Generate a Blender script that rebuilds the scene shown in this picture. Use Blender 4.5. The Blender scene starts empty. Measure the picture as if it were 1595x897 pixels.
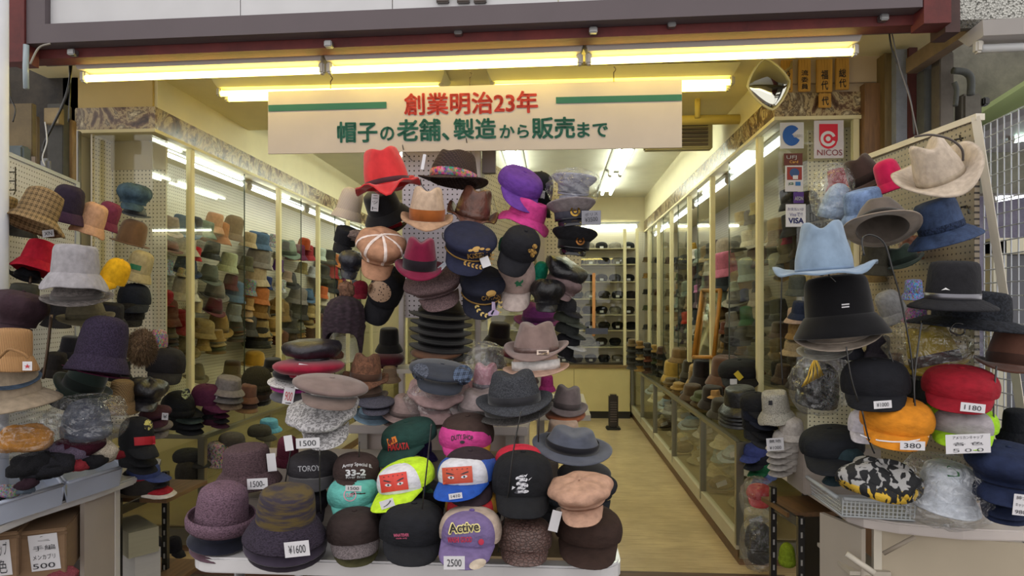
import bpy, math, random
import numpy as np
from mathutils import Vector, Matrix, Euler
from mathutils.bvhtree import BVHTree
R = math.radians
random.seed(7)
SC = bpy.context.scene
COL = SC.collection
# ------------------------------------------------------------------ camera
TH, FP, CX, HY, CH = R(3.72), 1000.0, 797.5, 483.0, 1.5
cam = bpy.data.objects.new('camera', bpy.data.cameras.new('camera'))
COL.objects.link(cam)
cam.location = (0, 0, CH); cam.rotation_euler = (R(90), 0, TH)
cam.data.sensor_width = 36; cam.data.lens = FP / 1595 * 36
cam.data.shift_y = (HY - 448.5) / 1595
SC.camera = cam
# ------------------------------------------------------------------ light of the covered street, exposure
w = bpy.data.worlds.new('street_daylight'); SC.world = w; w.use_nodes = True
w.node_tree.nodes['Background'].inputs[0].default_value = (1, .965, .945, 1)
w.node_tree.nodes['Background'].inputs[1].default_value = 0.7
SC.view_settings.view_transform = 'Standard'; SC.view_settings.look = 'None'
SC.view_settings.gamma = 1; SC.view_settings.exposure = 1.1
SC.view_settings.use_curve_mapping = False
SC.cycles.max_bounces = 6; SC.cycles.transparent_max_bounces = 24
SC.cycles.diffuse_bounces = 3; SC.cycles.glossy_bounces = 3
SC.cycles.use_light_tree = True
TUBE_E = 5.5      # strength of the fluorescent tubes

# ------------------------------------------------------------------ pixel -> place
cS, cC = math.sin(TH), math.cos(TH)
def P(px, py, d):
    r = (px - CX) / FP * d
    return Vector((r*cC - d*cS, r*cS + d*cC, CH + (HY - py) / FP * d))
def PY(px, py, Y):
    t = (px - CX) / FP
    return P(px, py, Y / (t*cS + cC))
def PX(px, py, X):
    t = (px - CX) / FP
    return P(px, py, X / (t*cC - cS))
def dX(px, X): return X / ((px - CX) / FP * cC - cS)
def dY(px, Y): return Y / ((px - CX) / FP * cS + cC)
def proj(V):
    d = -V[:, 0]*cS + V[:, 1]*cC
    r = V[:, 0]*cC + V[:, 1]*cS
    return CX + FP*r/d, HY - FP*(V[:, 2]-CH)/d, d

# ------------------------------------------------------------------ materials
def lin(h):
    if not isinstance(h, str): return tuple(h)
    c = [int(h[i:i+2], 16)/255 for i in (0, 2, 4)]
    return tuple(x/12.92 if x <= .04045 else ((x+.055)/1.055)**2.4 for x in c)
MC = {}
class NT:
    def __init__(s, name):
        s.m = bpy.data.materials.new(name); s.m.use_nodes = True
        s.t = s.m.node_tree; s.b = s.t.nodes['Principled BSDF']
        s.tc = s.t.nodes.new('ShaderNodeTexCoord')
    def n(s, typ, **kw):
        o = s.t.nodes.new('ShaderNode'+typ)
        for k, v in kw.items():
            if k[0] == '_':
                o.inputs[k[1:].replace('_', ' ')].default_value = v
            else: setattr(o, k, v)
        return o
    def l(s, a, b): s.t.links.new(a, b)
    def base(s, col, rough=.8, metal=0, spec=None):
        s.b.inputs['Base Color'].default_value = (*lin(col), 1)
        s.b.inputs['Roughness'].default_value = rough
        s.b.inputs['Metallic'].default_value = metal
        if spec is not None: s.b.inputs['Specular IOR Level'].default_value = spec
    def mixc(s, fac, a, b, out=True):
        m = s.n('Mix', data_type='RGBA')
        if hasattr(fac, 'links'): s.l(fac, m.inputs[0])
        else: m.inputs[0].default_value = fac
        for i, c in ((6, a), (7, b)):
            if hasattr(c, 'links'): s.l(c, m.inputs[i])
            else: m.inputs[i].default_value = (*lin(c), 1)
        if out: s.l(m.outputs[2], s.b.inputs['Base Color'])
        return m.outputs[2]
    def ramp(s, fac, lo, hi):
        r = s.n('MapRange'); s.l(fac, r.inputs[0])
        r.inputs[1].default_value = lo; r.inputs[2].default_value = hi
        return r.outputs[0]
    def noise(s, scale, detail=2, rough=.5, vec=None, dist=0):
        o = s.n('TexNoise', _Scale=scale, _Detail=detail, _Roughness=rough, _Distortion=dist)
        s.l(vec or s.tc.outputs['Object'], o.inputs['Vector']); return o.outputs[0]
    def bump(s, h, strength=.4, dist=.002):
        o = s.n('Bump'); o.inputs['Strength'].default_value = strength; o.inputs['Distance'].default_value = dist
        s.l(h, o.inputs['Height']); s.l(o.outputs[0], s.b.inputs['Normal'])
def shade(h, f):
    return tuple(min(1, x*f) for x in lin(h))
def mat(col, kind='plain', c2=None):
    key = (col, kind, c2)
    if key in MC: return MC[key]
    t = NT('%s_%s' % (kind, col if isinstance(col, str) else 'mix')); O = t.tc.outputs['Object']
    t.base(col, .75)
    if kind == 'plain':
        t.mixc(t.noise(6, 3), shade(col, .88), shade(col, 1.06)); t.b.inputs['Roughness'].default_value = .6
    elif kind == 'felt':
        a = t.noise(25, 3); t.mixc(t.ramp(a, .3, .7), shade(col, .82), shade(col, 1.15))
        t.bump(t.noise(500, 2), .5, .001); t.b.inputs['Roughness'].default_value = .95
        t.b.inputs['Specular IOR Level'].default_value = .2
        t.b.inputs['Sheen Weight'].default_value = .25; t.b.inputs['Sheen Roughness'].default_value = .4
    elif kind == 'cloth':
        a = t.noise(40, 4); t.mixc(t.ramp(a, .3, .7), shade(col, .8), shade(col, 1.15))
        t.bump(t.noise(28, 3, .6), .5, .012); t.b.inputs['Specular IOR Level'].default_value = .25
        t.b.inputs['Roughness'].default_value = .85
    elif kind in ('tweed', 'herring'):
        v = t.n('TexVoronoi', _Scale=380 if kind == 'tweed' else 190); t.l(O, v.inputs['Vector'])
        bw = t.n('RGBToBW'); t.l(v.outputs['Color'], bw.inputs[0])
        t.mixc(t.ramp(bw.outputs[0], .25 if kind == 'tweed' else .4, .75 if kind == 'tweed' else .6), c2 or shade(col, .45), col)
        t.bump(bw.outputs[0], .5, .002); t.b.inputs['Roughness'].default_value = .95
    elif kind in ('knit', 'chunky'):
        v = t.n('TexVoronoi', _Scale=52 if kind == 'chunky' else 190, feature='SMOOTH_F1'); mp = t.n('Mapping'); mp.inputs['Scale'].default_value = (1, 1, 1.7)
        t.l(O, mp.inputs[0]); t.l(mp.outputs[0], v.inputs['Vector'])
        t.mixc(t.ramp(v.outputs[0], .1, .7), shade(col, 1.25), c2 or shade(col, .5))
        inv = t.n('Math', operation='MULTIPLY'); inv.inputs[1].default_value = -1; t.l(v.outputs[0], inv.inputs[0])
        t.bump(inv.outputs[0], .9, .006 if kind == 'chunky' else .003); t.b.inputs['Roughness'].default_value = .95
    elif kind == 'corduroy':
        wv = t.n('TexWave', bands_direction='X', _Scale=45, _Distortion=.6); t.l(O, wv.inputs['Vector'])
        t.mixc(wv.outputs[1], shade(col, .65), shade(col, 1.2)); t.bump(wv.outputs[1], .6, .003)
    elif kind == 'straw':
        w1 = t.n('TexWave', bands_direction='Z', _Scale=48, _Distortion=1.5); t.l(O, w1.inputs['Vector'])
        w2 = t.n('TexWave', bands_direction='DIAGONAL', _Scale=38, _Distortion=2); t.l(O, w2.inputs['Vector'])
        mm = t.n('Math', operation='MULTIPLY'); t.l(w1.outputs[1], mm.inputs[0]); t.l(w2.outputs[1], mm.inputs[1])
        t.mixc(mm.outputs[0], c2 or shade(col, .45), shade(col, 1.25)); t.bump(mm.outputs[0], .8, .004)
    elif kind == 'denim':
        a = t.noise(18, 5, .7); t.mixc(t.ramp(a, .35, .7), shade(col, .6), shade(col, 1.5))
        wv = t.n('TexWave', bands_direction='DIAGONAL', _Scale=160); t.l(O, wv.inputs['Vector']); t.bump(wv.outputs[1], .3, .001)
    elif kind == 'leather':
        a = t.noise(30, 5, .6); t.mixc(t.ramp(a, .35, .65), shade(col, .7), shade(col, 1.5)); t.bump(t.noise(22, 5, .6), .7, .012)
        t.b.inputs['Roughness'].default_value = .33
    elif kind == 'gloss':
        t.b.inputs['Roughness'].default_value = .15; t.mixc(t.noise(9, 2), shade(col, .9), shade(col, 1.1))
    elif kind == 'snake':
        v = t.n('TexVoronoi', _Scale=75, feature='DISTANCE_TO_EDGE'); t.l(O, v.inputs['Vector'])
        t.mixc(t.ramp(v.outputs[0], .0, .12), shade(col, .35), col); t.bump(t.ramp(v.outputs[0], 0, .2), .6, .003)
        t.b.inputs['Roughness'].default_value = .45
    elif kind == 'plaid':
        s = t.n('SeparateXYZ'); t.l(O, s.inputs[0]); last = None
        for ax, sc in (('X', 230), ('Z', 230), ('X', 80), ('Z', 80)):
            m = t.n('Math', operation='SINE'); m0 = t.n('Math', operation='MULTIPLY'); m0.inputs[1].default_value = sc*4
            t.l(s.outputs[ax], m0.inputs[0]); t.l(m0.outputs[0], m.inputs[0])
            if last is None: last = m.outputs[0]
            else:
                ad = t.n('Math', operation='ADD'); t.l(last, ad.inputs[0]); t.l(m.outputs[0], ad.inputs[1]); last = ad.outputs[0]
        t.mixc(t.ramp(last, -.8, 1.6), col, c2 or shade(col, .3)); t.bump(t.noise(300), .3, .001)
    elif kind == 'leopard':
        v = t.n('TexVoronoi', _Scale=75); t.l(O, v.inputs['Vector'])
        a = t.ramp(v.outputs[0], .22, .30); t.mixc(a, c2 or '2a1710', col)
    elif kind == 'floral':
        v = t.n('TexVoronoi', _Scale=110); t.l(O, v.inputs['Vector'])
        bw = t.n('HueSaturation'); bw.inputs['Saturation'].default_value = 1.1; t.l(v.outputs['Color'], bw.inputs['Color'])
        a = t.noise(60, 2); c = t.mixc(t.ramp(a, .48, .55), col, c2 or '30303c', False); t.mixc(.25, c, bw.outputs[0])
    elif kind == 'blotch':
        a = t.noise(42, 2, .5, dist=1); t.mixc(t.ramp(a, .47, .53), col, c2)
    elif kind == 'stripes':
        mp = t.n('Mapping'); mp.inputs['Scale'].default_value = (9, 9, 70); t.l(O, mp.inputs[0])
        c = t.mixc(t.ramp(t.noise(1, 3, .6, vec=mp.outputs[0]), .42, .58), col, c2); t.bump(t.noise(300), .6, .002)
        t.b.inputs['Roughness'].default_value = .95
    elif kind == 'letters':     # knitted blocks of grey and yellow
        s = t.n('SeparateXYZ'); t.l(O, s.inputs[0])
        a = t.noise(38, 1, .4, dist=.6); g = t.ramp(a, .51, .54)
        z1 = t.n('Math', operation='GREATER_THAN'); z1.inputs[1].default_value = .045; t.l(s.outputs['Z'], z1.inputs[0])
        cc = t.mixc(z1.outputs[0], 'd8b23a', 'a5a5a5', False); t.mixc(g, '17191d', cc); t.bump(t.noise(260), .7, .003)
    elif kind == 'mesh':
        ch = t.n('TexChecker'); ch.inputs['Scale'].default_value = 420; t.l(O, ch.inputs['Vector'])
        t.mixc(ch.outputs[1], shade(col, .45), shade(col, 1.15))
    elif kind == 'fur':
        a = t.noise(45, 5, .75); t.mixc(t.ramp(a, .32, .68), c2 or shade(col, .3), shade(col, 1.3)); t.bump(t.noise(160, 4), 1, .01)
        t.b.inputs['Roughness'].default_value = 1
    elif kind == 'metal':
        t.base(col, .35, .85); t.bump(t.noise(60), .05)
    elif kind == 'chrome':
        t.base(col, .04, 1)
    elif kind == 'glow':
        t.base(col, .5); t.b.inputs['Emission Color'].default_value = (*lin(col), 1); t.b.inputs['Emission Strength'].default_value = c2 or 5
    elif kind == 'marble':
        a = t.noise(3.6, 6, .65, dist=2.2)
        cr = t.n('ValToRGB'); t.l(a, cr.inputs[0]); e = cr.color_ramp.elements
        e[0].position = .36; e[0].color = (*lin('3c2a22'), 1); e[1].position = .66; e[1].color = (*lin('cdbf9c'), 1)
        for p_, c_ in ((.46, '6e5542'), (.52, 'b9a67e'), (.56, '5a4a3c')):
            q = e.new(p_); q.color = (*lin(c_), 1)
        t.l(cr.outputs[0], t.b.inputs['Base Color']); t.b.inputs['Roughness'].default_value = .25
    elif kind == 'wood':
        mp = t.n('Mapping'); mp.inputs['Scale'].default_value = (1, 1, .12) if c2 != 'x' else (.12, 1, 1); t.l(O, mp.inputs[0])
        a = t.noise(38, 6, .6, vec=mp.outputs[0], dist=.8); t.mixc(t.ramp(a, .3, .7), shade(col, .6), shade(col, 1.2)); t.b.inputs['Roughness'].default_value = .5
        t.bump(a, .15)
    elif kind == 'peg':
        s = t.n('SeparateXYZ'); t.l(O, s.inputs[0]); ds = []
        for ax in 'XZ':
            f = t.n('Math', operation='MULTIPLY'); f.inputs[1].default_value = 1/.0254; t.l(s.outputs[ax], f.inputs[0])
            g = t.n('Math', operation='FRACT'); t.l(f.outputs[0], g.inputs[0])
            h = t.n('Math', operation='SUBTRACT'); h.inputs[1].default_value = .5; t.l(g.outputs[0], h.inputs[0])
            k = t.n('Math', operation='POWER'); k.inputs[1].default_value = 2; t.l(h.outputs[0], k.inputs[0]); ds.append(k.outputs[0])
        ad = t.n('Math', operation='ADD'); t.l(ds[0], ad.inputs[0]); t.l(ds[1], ad.inputs[1])
        hole = t.n('Math', operation='LESS_THAN'); hole.inputs[1].default_value = .026; t.l(ad.outputs[0], hole.inputs[0])
        n0 = t.mixc(t.noise(4, 3), shade(col, .9), shade(col, 1.03), False); t.mixc(hole.outputs[0], n0, '2c2622')
        t.b.inputs['Roughness'].default_value = .45
    elif kind == 'dirty':
        a = t.noise(3.5, 6, .7); t.mixc(t.ramp(a, .35, .7), c2 or shade(col, .5), col); t.bump(t.noise(40, 4), .2, .004); t.b.inputs['Roughness'].default_value = .7
    elif kind == 'pebble':
        v = t.n('TexVoronoi', _Scale=110, feature='F1'); t.l(O, v.inputs['Vector'])
        t.mixc(t.ramp(v.outputs[0], .55, .85), col, c2 or '5a5a54'); t.bump(v.outputs[0], 1, .02)
    elif kind == 'floor':
        a = t.noise(2.2, 6, .65); mp = t.n('Mapping'); mp.inputs['Scale'].default_value = (.5, 8, 1); t.l(O, mp.inputs[0])
        b = t.noise(9, 4, .7, vec=mp.outputs[0]); c = t.mixc(t.ramp(a, .3, .72), shade(col, .78), shade(col, 1.12), False)
        t.mixc(t.ramp(b, .45, .75), c, shade(col, .62)); t.b.inputs['Roughness'].default_value = .22
        t.bump(b, .05)
    elif kind == 'card':
        mp = t.n('Mapping'); mp.inputs['Scale'].default_value = (.2, .2, 3); t.l(O, mp.inputs[0])
        a = t.noise(20, 3, vec=mp.outputs[0]); t.mixc(a, shade(col, .85), shade(col, 1.1)); t.b.inputs['Roughness'].default_value = .85
    if kind in ('tweed', 'herring', 'knit', 'plaid', 'denim', 'corduroy', 'straw'):
        t.b.inputs['Specular IOR Level'].default_value = .2
    MC[key] = t.m
    return t.m
def clear_mat(name, tint, gloss, rough, noise=False, milk=0.0):
    if name in MC: return MC[name]
    m = bpy.data.materials.new(name); m.use_nodes = True; t = m.node_tree; t.nodes.clear()
    out = t.nodes.new('ShaderNodeOutputMaterial'); tr = t.nodes.new('ShaderNodeBsdfTransparent'); gl = t.nodes.new('ShaderNodeBsdfGlossy')
    tr.inputs[0].default_value = (*tint, 1); gl.inputs['Roughness'].default_value = rough
    fr = t.nodes.new('ShaderNodeLayerWeight'); fr.inputs['Blend'].default_value = gloss
    pw = t.nodes.new('ShaderNodeMath'); pw.operation = 'POWER'; pw.inputs[1].default_value = 3.5; ma = t.nodes.new('ShaderNodeMath'); ma.operation = 'MULTIPLY_ADD'; ma.inputs[1].default_value = .34; ma.inputs[2].default_value = gloss*.35
    fr.inputs['Blend'].default_value = .5; t.links.new(fr.outputs['Facing'], pw.inputs[0]); t.links.new(pw.outputs[0], ma.inputs[0])
    mx = t.nodes.new('ShaderNodeMixShader'); t.links.new(ma.outputs[0], mx.inputs[0])
    t.links.new(tr.outputs[0], mx.inputs[1]); t.links.new(gl.outputs[0], mx.inputs[2]); last = mx
    if milk:
        df = t.nodes.new('ShaderNodeBsdfDiffuse'); df.inputs[0].default_value = (.85, .87, .9, 1)
        m2 = t.nodes.new('ShaderNodeMixShader'); m2.inputs[0].default_value = milk
        t.links.new(mx.outputs[0], m2.inputs[1]); t.links.new(df.outputs[0], m2.inputs[2]); last = m2
    if noise:
        tc = t.nodes.new('ShaderNodeTexCoord'); nz = t.nodes.new('ShaderNodeTexNoise'); nz.inputs['Scale'].default_value = 16; nz.inputs['Detail'].default_value = 3; nz.inputs['Distortion'].default_value = 1.5
        bp = t.nodes.new('ShaderNodeBump'); bp.inputs['Distance'].default_value = .03; bp.inputs['Strength'].default_value = 1
        t.links.new(tc.outputs['Object'], nz.inputs[0]); t.links.new(nz.outputs[0], bp.inputs['Height'])
        t.links.new(bp.outputs[0], gl.inputs['Normal']); t.links.new(bp.outputs[0], fr.inputs['Normal'])
    t.links.new(last.outputs[0], out.inputs[0]); MC[name] = m; return m
GLASS = clear_mat('showcase_glass', (.965, .975, .95), .10, .01)
BAG = clear_mat('clear_plastic', (.95, .96, .97), .28, .07, True, .03)
WHITE = mat('d2d0cf'); PAPER = mat('cdccd0'); INK = mat('22232a'); CREAM = mat('cdbf96')
ALU = mat('8c8877', 'metal'); CHAN = mat('d6cba0', 'plain'); BLACK = mat('131315', 'felt')

# ------------------------------------------------------------------ objects
def tag(o, label=None, cat=None, group=None, kind=None):
    if label: o['label'] = label
    if cat: o['category'] = cat
    if group: o['group'] = group
    if kind: o['kind'] = kind
    return o
def empty(name, loc, label=None, cat=None, group=None):
    o = bpy.data.objects.new(name, None); COL.objects.link(o); o.location = loc; o.empty_display_size = .05
    return tag(o, label, cat, group)
def link(name, me, parent=None, m=None, M=None):
    o = bpy.data.objects.new(name, me); COL.objects.link(o)
    if m is not None and not me.materials: me.materials.append(m)
    if M is not None: o.matrix_world = M
    if parent is not None:
        o.parent = parent; o.matrix_parent_inverse = parent_world(parent).inverted()
    return o
PW = {}
def parent_world(p):
    M = p.matrix_basis.copy() if p.parent is None else None
    if M is None:
        M = parent_world(p.parent) @ p.matrix_parent_inverse @ p.matrix_basis
    return M
def mesh(name, V, Fc, smooth=False):
    me = bpy.data.meshes.new(name); me.from_pydata([tuple(v) for v in V], [], Fc)
    if smooth: me.polygons.foreach_set('use_smooth', [True]*len(me.polygons))
    me.update(); return me
BOXF = [(0, 3, 2, 1), (4, 5, 6, 7), (0, 1, 5, 4), (1, 2, 6, 5), (2, 3, 7, 6), (3, 0, 4, 7)]
def bevbox(sx, sy, sz, b):
    V = []; idx = {}
    import itertools
    if b <= 0:
        V = [(x*sx/2, y*sy/2, z*sz/2) for z in (-1, 1) for x, y in ((-1, -1), (1, -1), (1, 1), (-1, 1))]
        return V, BOXF
    import bmesh
    bm = bmesh.new(); bmesh.ops.create_cube(bm, size=1)
    for v in bm.verts: v.co = (v.co.x*sx, v.co.y*sy, v.co.z*sz)
    bmesh.ops.bevel(bm, geom=bm.edges[:], offset=b, segments=2, affect='EDGES')
    bm.verts.index_update()
    V = [tuple(v.co) for v in bm.verts]; Fc = [tuple(v.index for v in f.verts) for f in bm.faces]; bm.free()
    return V, Fc
def bx(name, xr, yr, zr, m, parent=None, b=0.0, kind=None):
    c = ((xr[0]+xr[1])/2, (yr[0]+yr[1])/2, (zr[0]+zr[1])/2)
    V, Fc = bevbox(abs(xr[1]-xr[0]), abs(yr[1]-yr[0]), abs(zr[1]-zr[0]), b)
    o = link(name, mesh(name, V, Fc), parent, m, Matrix.Translation(c))
    if kind: o['kind'] = kind
    return o
def slab(name, A, B, z0, z1, th, m, parent=None, z0b=None, z1b=None, b=0, kind=None):
    """upright board from A to B (plan), heights may differ at B; local x runs along it"""
    A = Vector((A[0], A[1])); B = Vector((B[0], B[1])); L = (B-A).length; ang = math.atan2(B.y-A.y, B.x-A.x)
    if z0b is None: z0b = z0
    if z1b is None: z1b = z1
    h = th/2
    V = [(0, -h, 0), (L, -h, z0b-z0), (L, h, z0b-z0), (0, h, 0), (0, -h, z1-z0), (L, -h, z1b-z0), (L, h, z1b-z0), (0, h, z1-z0)]
    M = Matrix.Translation((A.x, A.y, z0)) @ Matrix.Rotation(ang, 4, 'Z')
    o = link(name, mesh(name, V, BOXF), parent, m, M)
    if kind: o['kind'] = kind
    return o
def tube(name, pts, r, m, parent=None, n=8, cap=True):
    pts = [Vector(p) for p in pts]; V = []; Fc = []; up = Vector((0, 0, 1)); prev = None
    O = pts[0].copy()
    for i, p in enumerate(pts):
        t = (pts[min(i+1, len(pts)-1)] - pts[max(i-1, 0)]).normalized()
        if prev is None:
            a = t.cross(up) if abs(t.z) < .95 else t.cross(Vector((1, 0, 0)))
        else: a = prev - t*prev.dot(t)
        a.normalize(); prev = a; b_ = t.cross(a)
        for k in range(n):
            q = 2*math.pi*k/n; V.append(p - O + a*math.cos(q)*r + b_*math.sin(q)*r)
    for i in range(len(pts)-1):
        for k in range(n):
            k2 = (k+1) % n; Fc.append((i*n+k, i*n+k2, (i+1)*n+k2, (i+1)*n+k))
    if cap: Fc.append(tuple(range(n))[::-1]); Fc.append(tuple((len(pts)-1)*n+k for k in range(n)))
    return link(name, mesh(name, V, Fc, True), parent, m, Matrix.Translation(O))
def smoothline(pts, k=5):
    out = []
    for i in range(len(pts)-1):
        p0 = pts[max(i-1, 0)]; p1 = pts[i]; p2 = pts[i+1]; p3 = pts[min(i+2, len(pts)-1)]
        for j in range(k):
            t = j/k; out.append(tuple(.5*((2*b)+(-a+c)*t+(2*a-5*b+4*c-d)*t*t+(-a+3*b-3*c+d)*t**3) for a, b, c, d in zip(p0, p1, p2, p3)))
    out.append(pts[-1]); return out

# ------------------------------------------------------------------ marks laid on a surface
def text2d(s, bold=0.0):
    key = ('T', s, bold)
    if key in MC: return MC[key]
    cu = bpy.data.curves.new('lettering', 'FONT'); cu.body = s; cu.size = 1; cu.resolution_u = 3
    ob = bpy.data.objects.new('lettering', cu); COL.objects.link(ob)
    me = bpy.data.meshes.new_from_object(ob)
    V = np.array([v.co[:2] for v in me.vertices]) if len(me.vertices) else np.zeros((1, 2)); Fc = [tuple(p.vertices) for p in me.polygons]
    bpy.data.objects.remove(ob); bpy.data.curves.remove(cu); bpy.data.meshes.remove(me)
    if bold and len(Fc):
        n0 = len(V); sh = [(0, 0)]+[(bold*math.cos(a*math.pi/3), bold*math.sin(a*math.pi/3)) for a in range(6)]
        V = np.concatenate([V+np.array(s_) for s_ in sh]); F0 = list(Fc); Fc = [tuple(i+n0*k for i in f) for k in range(len(sh)) for f in F0]
    mn = V.min(0); mx = V.max(0); V = (V-mn)/np.maximum(mx-mn, 1e-6)
    MC[key] = (V, Fc, mx-mn); return MC[key]
def grid2d(nx=8, ny=8, fn=None):
    V = []; Fc = []
    for j in range(ny+1):
        for i in range(nx+1):
            V.append((i/nx, j/ny))
    for j in range(ny):
        for i in range(nx):
            a = j*(nx+1)+i; Fc.append((a, a+1, a+nx+2, a+nx+1))
    V = np.array(V)
    if fn == 'disc':
        q = V*2-1; x, y = q[:, 0].copy(), q[:, 1].copy()
        q[:, 0] = x*np.sqrt(1-y*y/2); q[:, 1] = y*np.sqrt(1-x*x/2); V = q/2+.5
    return V, Fc
def to_px(V, box, rot=0, arch=0):
    x0, y0, x1, y1 = box; cx, cy = (x0+x1)/2, (y0+y1)/2
    X = (V[:, 0]-.5)*(x1-x0); Y = -(V[:, 1]-.5)*(y1-y0)
    if arch: Y = Y + arch*((V[:, 0]-.5)*2)**2
    c, s = math.cos(R(rot)), math.sin(R(rot))
    return np.stack([cx+X*c-Y*s, cy+X*s+Y*c], 1)
def surf(root):
    """BVH of the meshes under root in world space"""
    V = []; Fc = []
    objs = [root]+list(root.children)
    for o in objs:
        if o.type != 'MESH' or o.name.split('.')[0] in ('price_tag', 'lettering', 'plastic_bag'): continue
        M = parent_world(o) ; n = len(V)
        V += [M @ v.co for v in o.data.vertices]; Fc += [tuple(i+n for i in p.vertices) for p in o.data.polygons]
    return BVHTree.FromPolygons(V, Fc), V
BV = {}
def decal(root, name, V2, Fc, m, off=.002, label=None, flat=False, parent=None):
    if root.name not in BV: BV[root.name] = surf(root)
    bvh, W = BV[root.name]; C0 = Vector((0, 0, CH)); out = []; last = None
    dmid = (sum(W, Vector())/len(W)); dm = -dmid.x*cS+dmid.y*cC
    hits = []
    for px, py in V2:
        dr = (P(px, py, 1)-C0).normalized(); h = bvh.ray_cast(C0, dr)
        hits.append((dr, h[3] if h[0] is not None else None))
    good = [h for _, h in hits if h is not None]; TOL = .08 if root.name.split('.')[0] not in ('hanging_banner',) else 9
    med = sorted(good)[len(good)//2] if good else dm
    near = min(good) if good else dm
    for (dr, h), (px, py) in zip(hits, V2):
        if flat:
            f = Vector((-cS, cC, 0)); q = C0 + dr*((near*1.0-off)/1.0) if False else P(px, py, flatd(near, dr)-off)
            out.append(q)
        else:
            k = h if h is not None and abs(h-med) < TOL else (last if last is not None else med)
            last = k; out.append(C0+dr*(k-off))
    O = sum(out, Vector())/len(out)
    o = link(name, mesh(name, [v-O for v in out], Fc), parent or root, m, Matrix.Translation(O))
    if label: o['label'] = label
    return o
def flatd(near, dr): return near*(dr.x*-cS+dr.y*cC)
def dtext(root, s, box, m, rot=0, bold=0.0, arch=0, off=.002, name='lettering', parent=None):
    V, Fc, _ = text2d(s, bold); return decal(root, name, to_px(V, box, rot, arch), Fc, m, off, parent=parent)
def dpatch(root, name, box, m, rot=0, disc=False, off=.0015, n=8, label=None):
    V, Fc = grid2d(n, n, 'disc' if disc else None); return decal(root, name, to_px(V, box, rot), Fc, m, off, label)
def price(root, box, text=None, rot=0, col=None, tcol=None):
    """a stiff card hanging in front of the hat"""
    V, Fc = grid2d(1, 1)
    V2 = to_px(V, box, rot)
    if root.name not in BV: BV[root.name] = surf(root)
    bvh, W = BV[root.name]; C0 = Vector((0, 0, CH)); ds = []
    for px, py in to_px(grid2d(4, 4)[0], box, rot):
        dr = (P(px, py, 1)-C0).normalized(); h = bvh.ray_cast(C0, dr)
        if h[0] is not None: ds.append(h[3]*(-dr.x*cS+dr.y*cC))
    d = (min(ds) if ds else min(-v.x*cS+v.y*cC for v in W)) - .006
    pts = [P(a, b, d) for a, b in V2] + [P(a, b, d+.0025) for a, b in V2]
    O = sum(pts, Vector())/8
    F6 = [(0, 1, 3, 2), (4, 6, 7, 5), (0, 4, 5, 1), (1, 5, 7, 3), (3, 7, 6, 2), (2, 6, 4, 0)]
    t = link('price_tag', mesh('price_tag', [p-O for p in pts], F6), root, col or PAPER, Matrix.Translation(O))
    if text:
        lines = text.split('\n'); x0, y0, x1, y1 = box; n = len(lines)
        c, s = math.cos(R(rot)), math.sin(R(rot)); cx, cy = (x0+x1)/2, (y0+y1)/2
        for i, ln in enumerate(lines):
            Vt, Ft, _ = text2d(ln, .0); hh = (y1-y0)/n; a = y0+hh*(i+.24); b_ = y0+hh*(i+.78)
            q = to_px(Vt, (x0+(x1-x0)*.16, a, x1-(x1-x0)*.16, b_))
            q = [(cx+(u-cx)*c-(v-cy)*s, cy+(u-cx)*s+(v-cy)*c) for u, v in q]
            W3 = [P(u, v, d-.0015) for u, v in q]; O2 = sum(W3, Vector())/len(W3)
            link('lettering', mesh('lettering', [p-O2 for p in W3], Ft), t, tcol or INK, Matrix.Translation(O2))
    return t
# ------------------------------------------------------------------ hat shapes (front of every hat is local -Y)
def lathe(prof, n=32, ax=.9, ay=1.04, fn=None, t0=0, t1=360, closed_tip=True):
    full = abs(t1-t0-360) < 1e-6; m = n if full else n+1
    ts = np.radians(np.linspace(t0, t1, n+1))[:m]
    V = []
    for r, z in prof:
        for t in ts:
            x = r*ax*math.cos(t); y = r*ay*math.sin(t)
            V.append(fn(x, y, z, r, t) if fn else (x, y, z))
    Fc = []; k = len(prof)
    for i in range(k-1):
        for j in range(n):
            a = i*m+j; b = i*m+(j+1) % m
            Fc.append((a, b, b+m, a+m))
    return np.array(V), Fc
def shell(prof, th=.003):
    """outer profile from the rim up to the crown centre, then the inside back down"""
    inner = [(max(r-th, 0), z-th if i > 1 else z) for i, (r, z) in enumerate(prof)][::-1]
    return prof + inner
def brimprof(r0, w, z0, drop, th=.004, rings=0):
    top = []; N = 6
    for i in range(N+1):
        q = i/N; rg = (.0012 if (i % 2 and rings) else 0)
        top.append((r0+w*q, z0-drop*(q**1.3)+rg))
    bot = [(r, z-th) for r, z in top[::-1]]
    return top+bot
def ring(r, z0, z1, th=.003):
    return [(r, z0), (r+th, z0), (r+th*.8, z1), (r, z1)]
def g(x, s): return math.exp(-(x/s)**2)
def ss(a, b, x):
    q = min(1, max(0, (x-a)/(b-a))); return q*q*(3-2*q)
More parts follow.
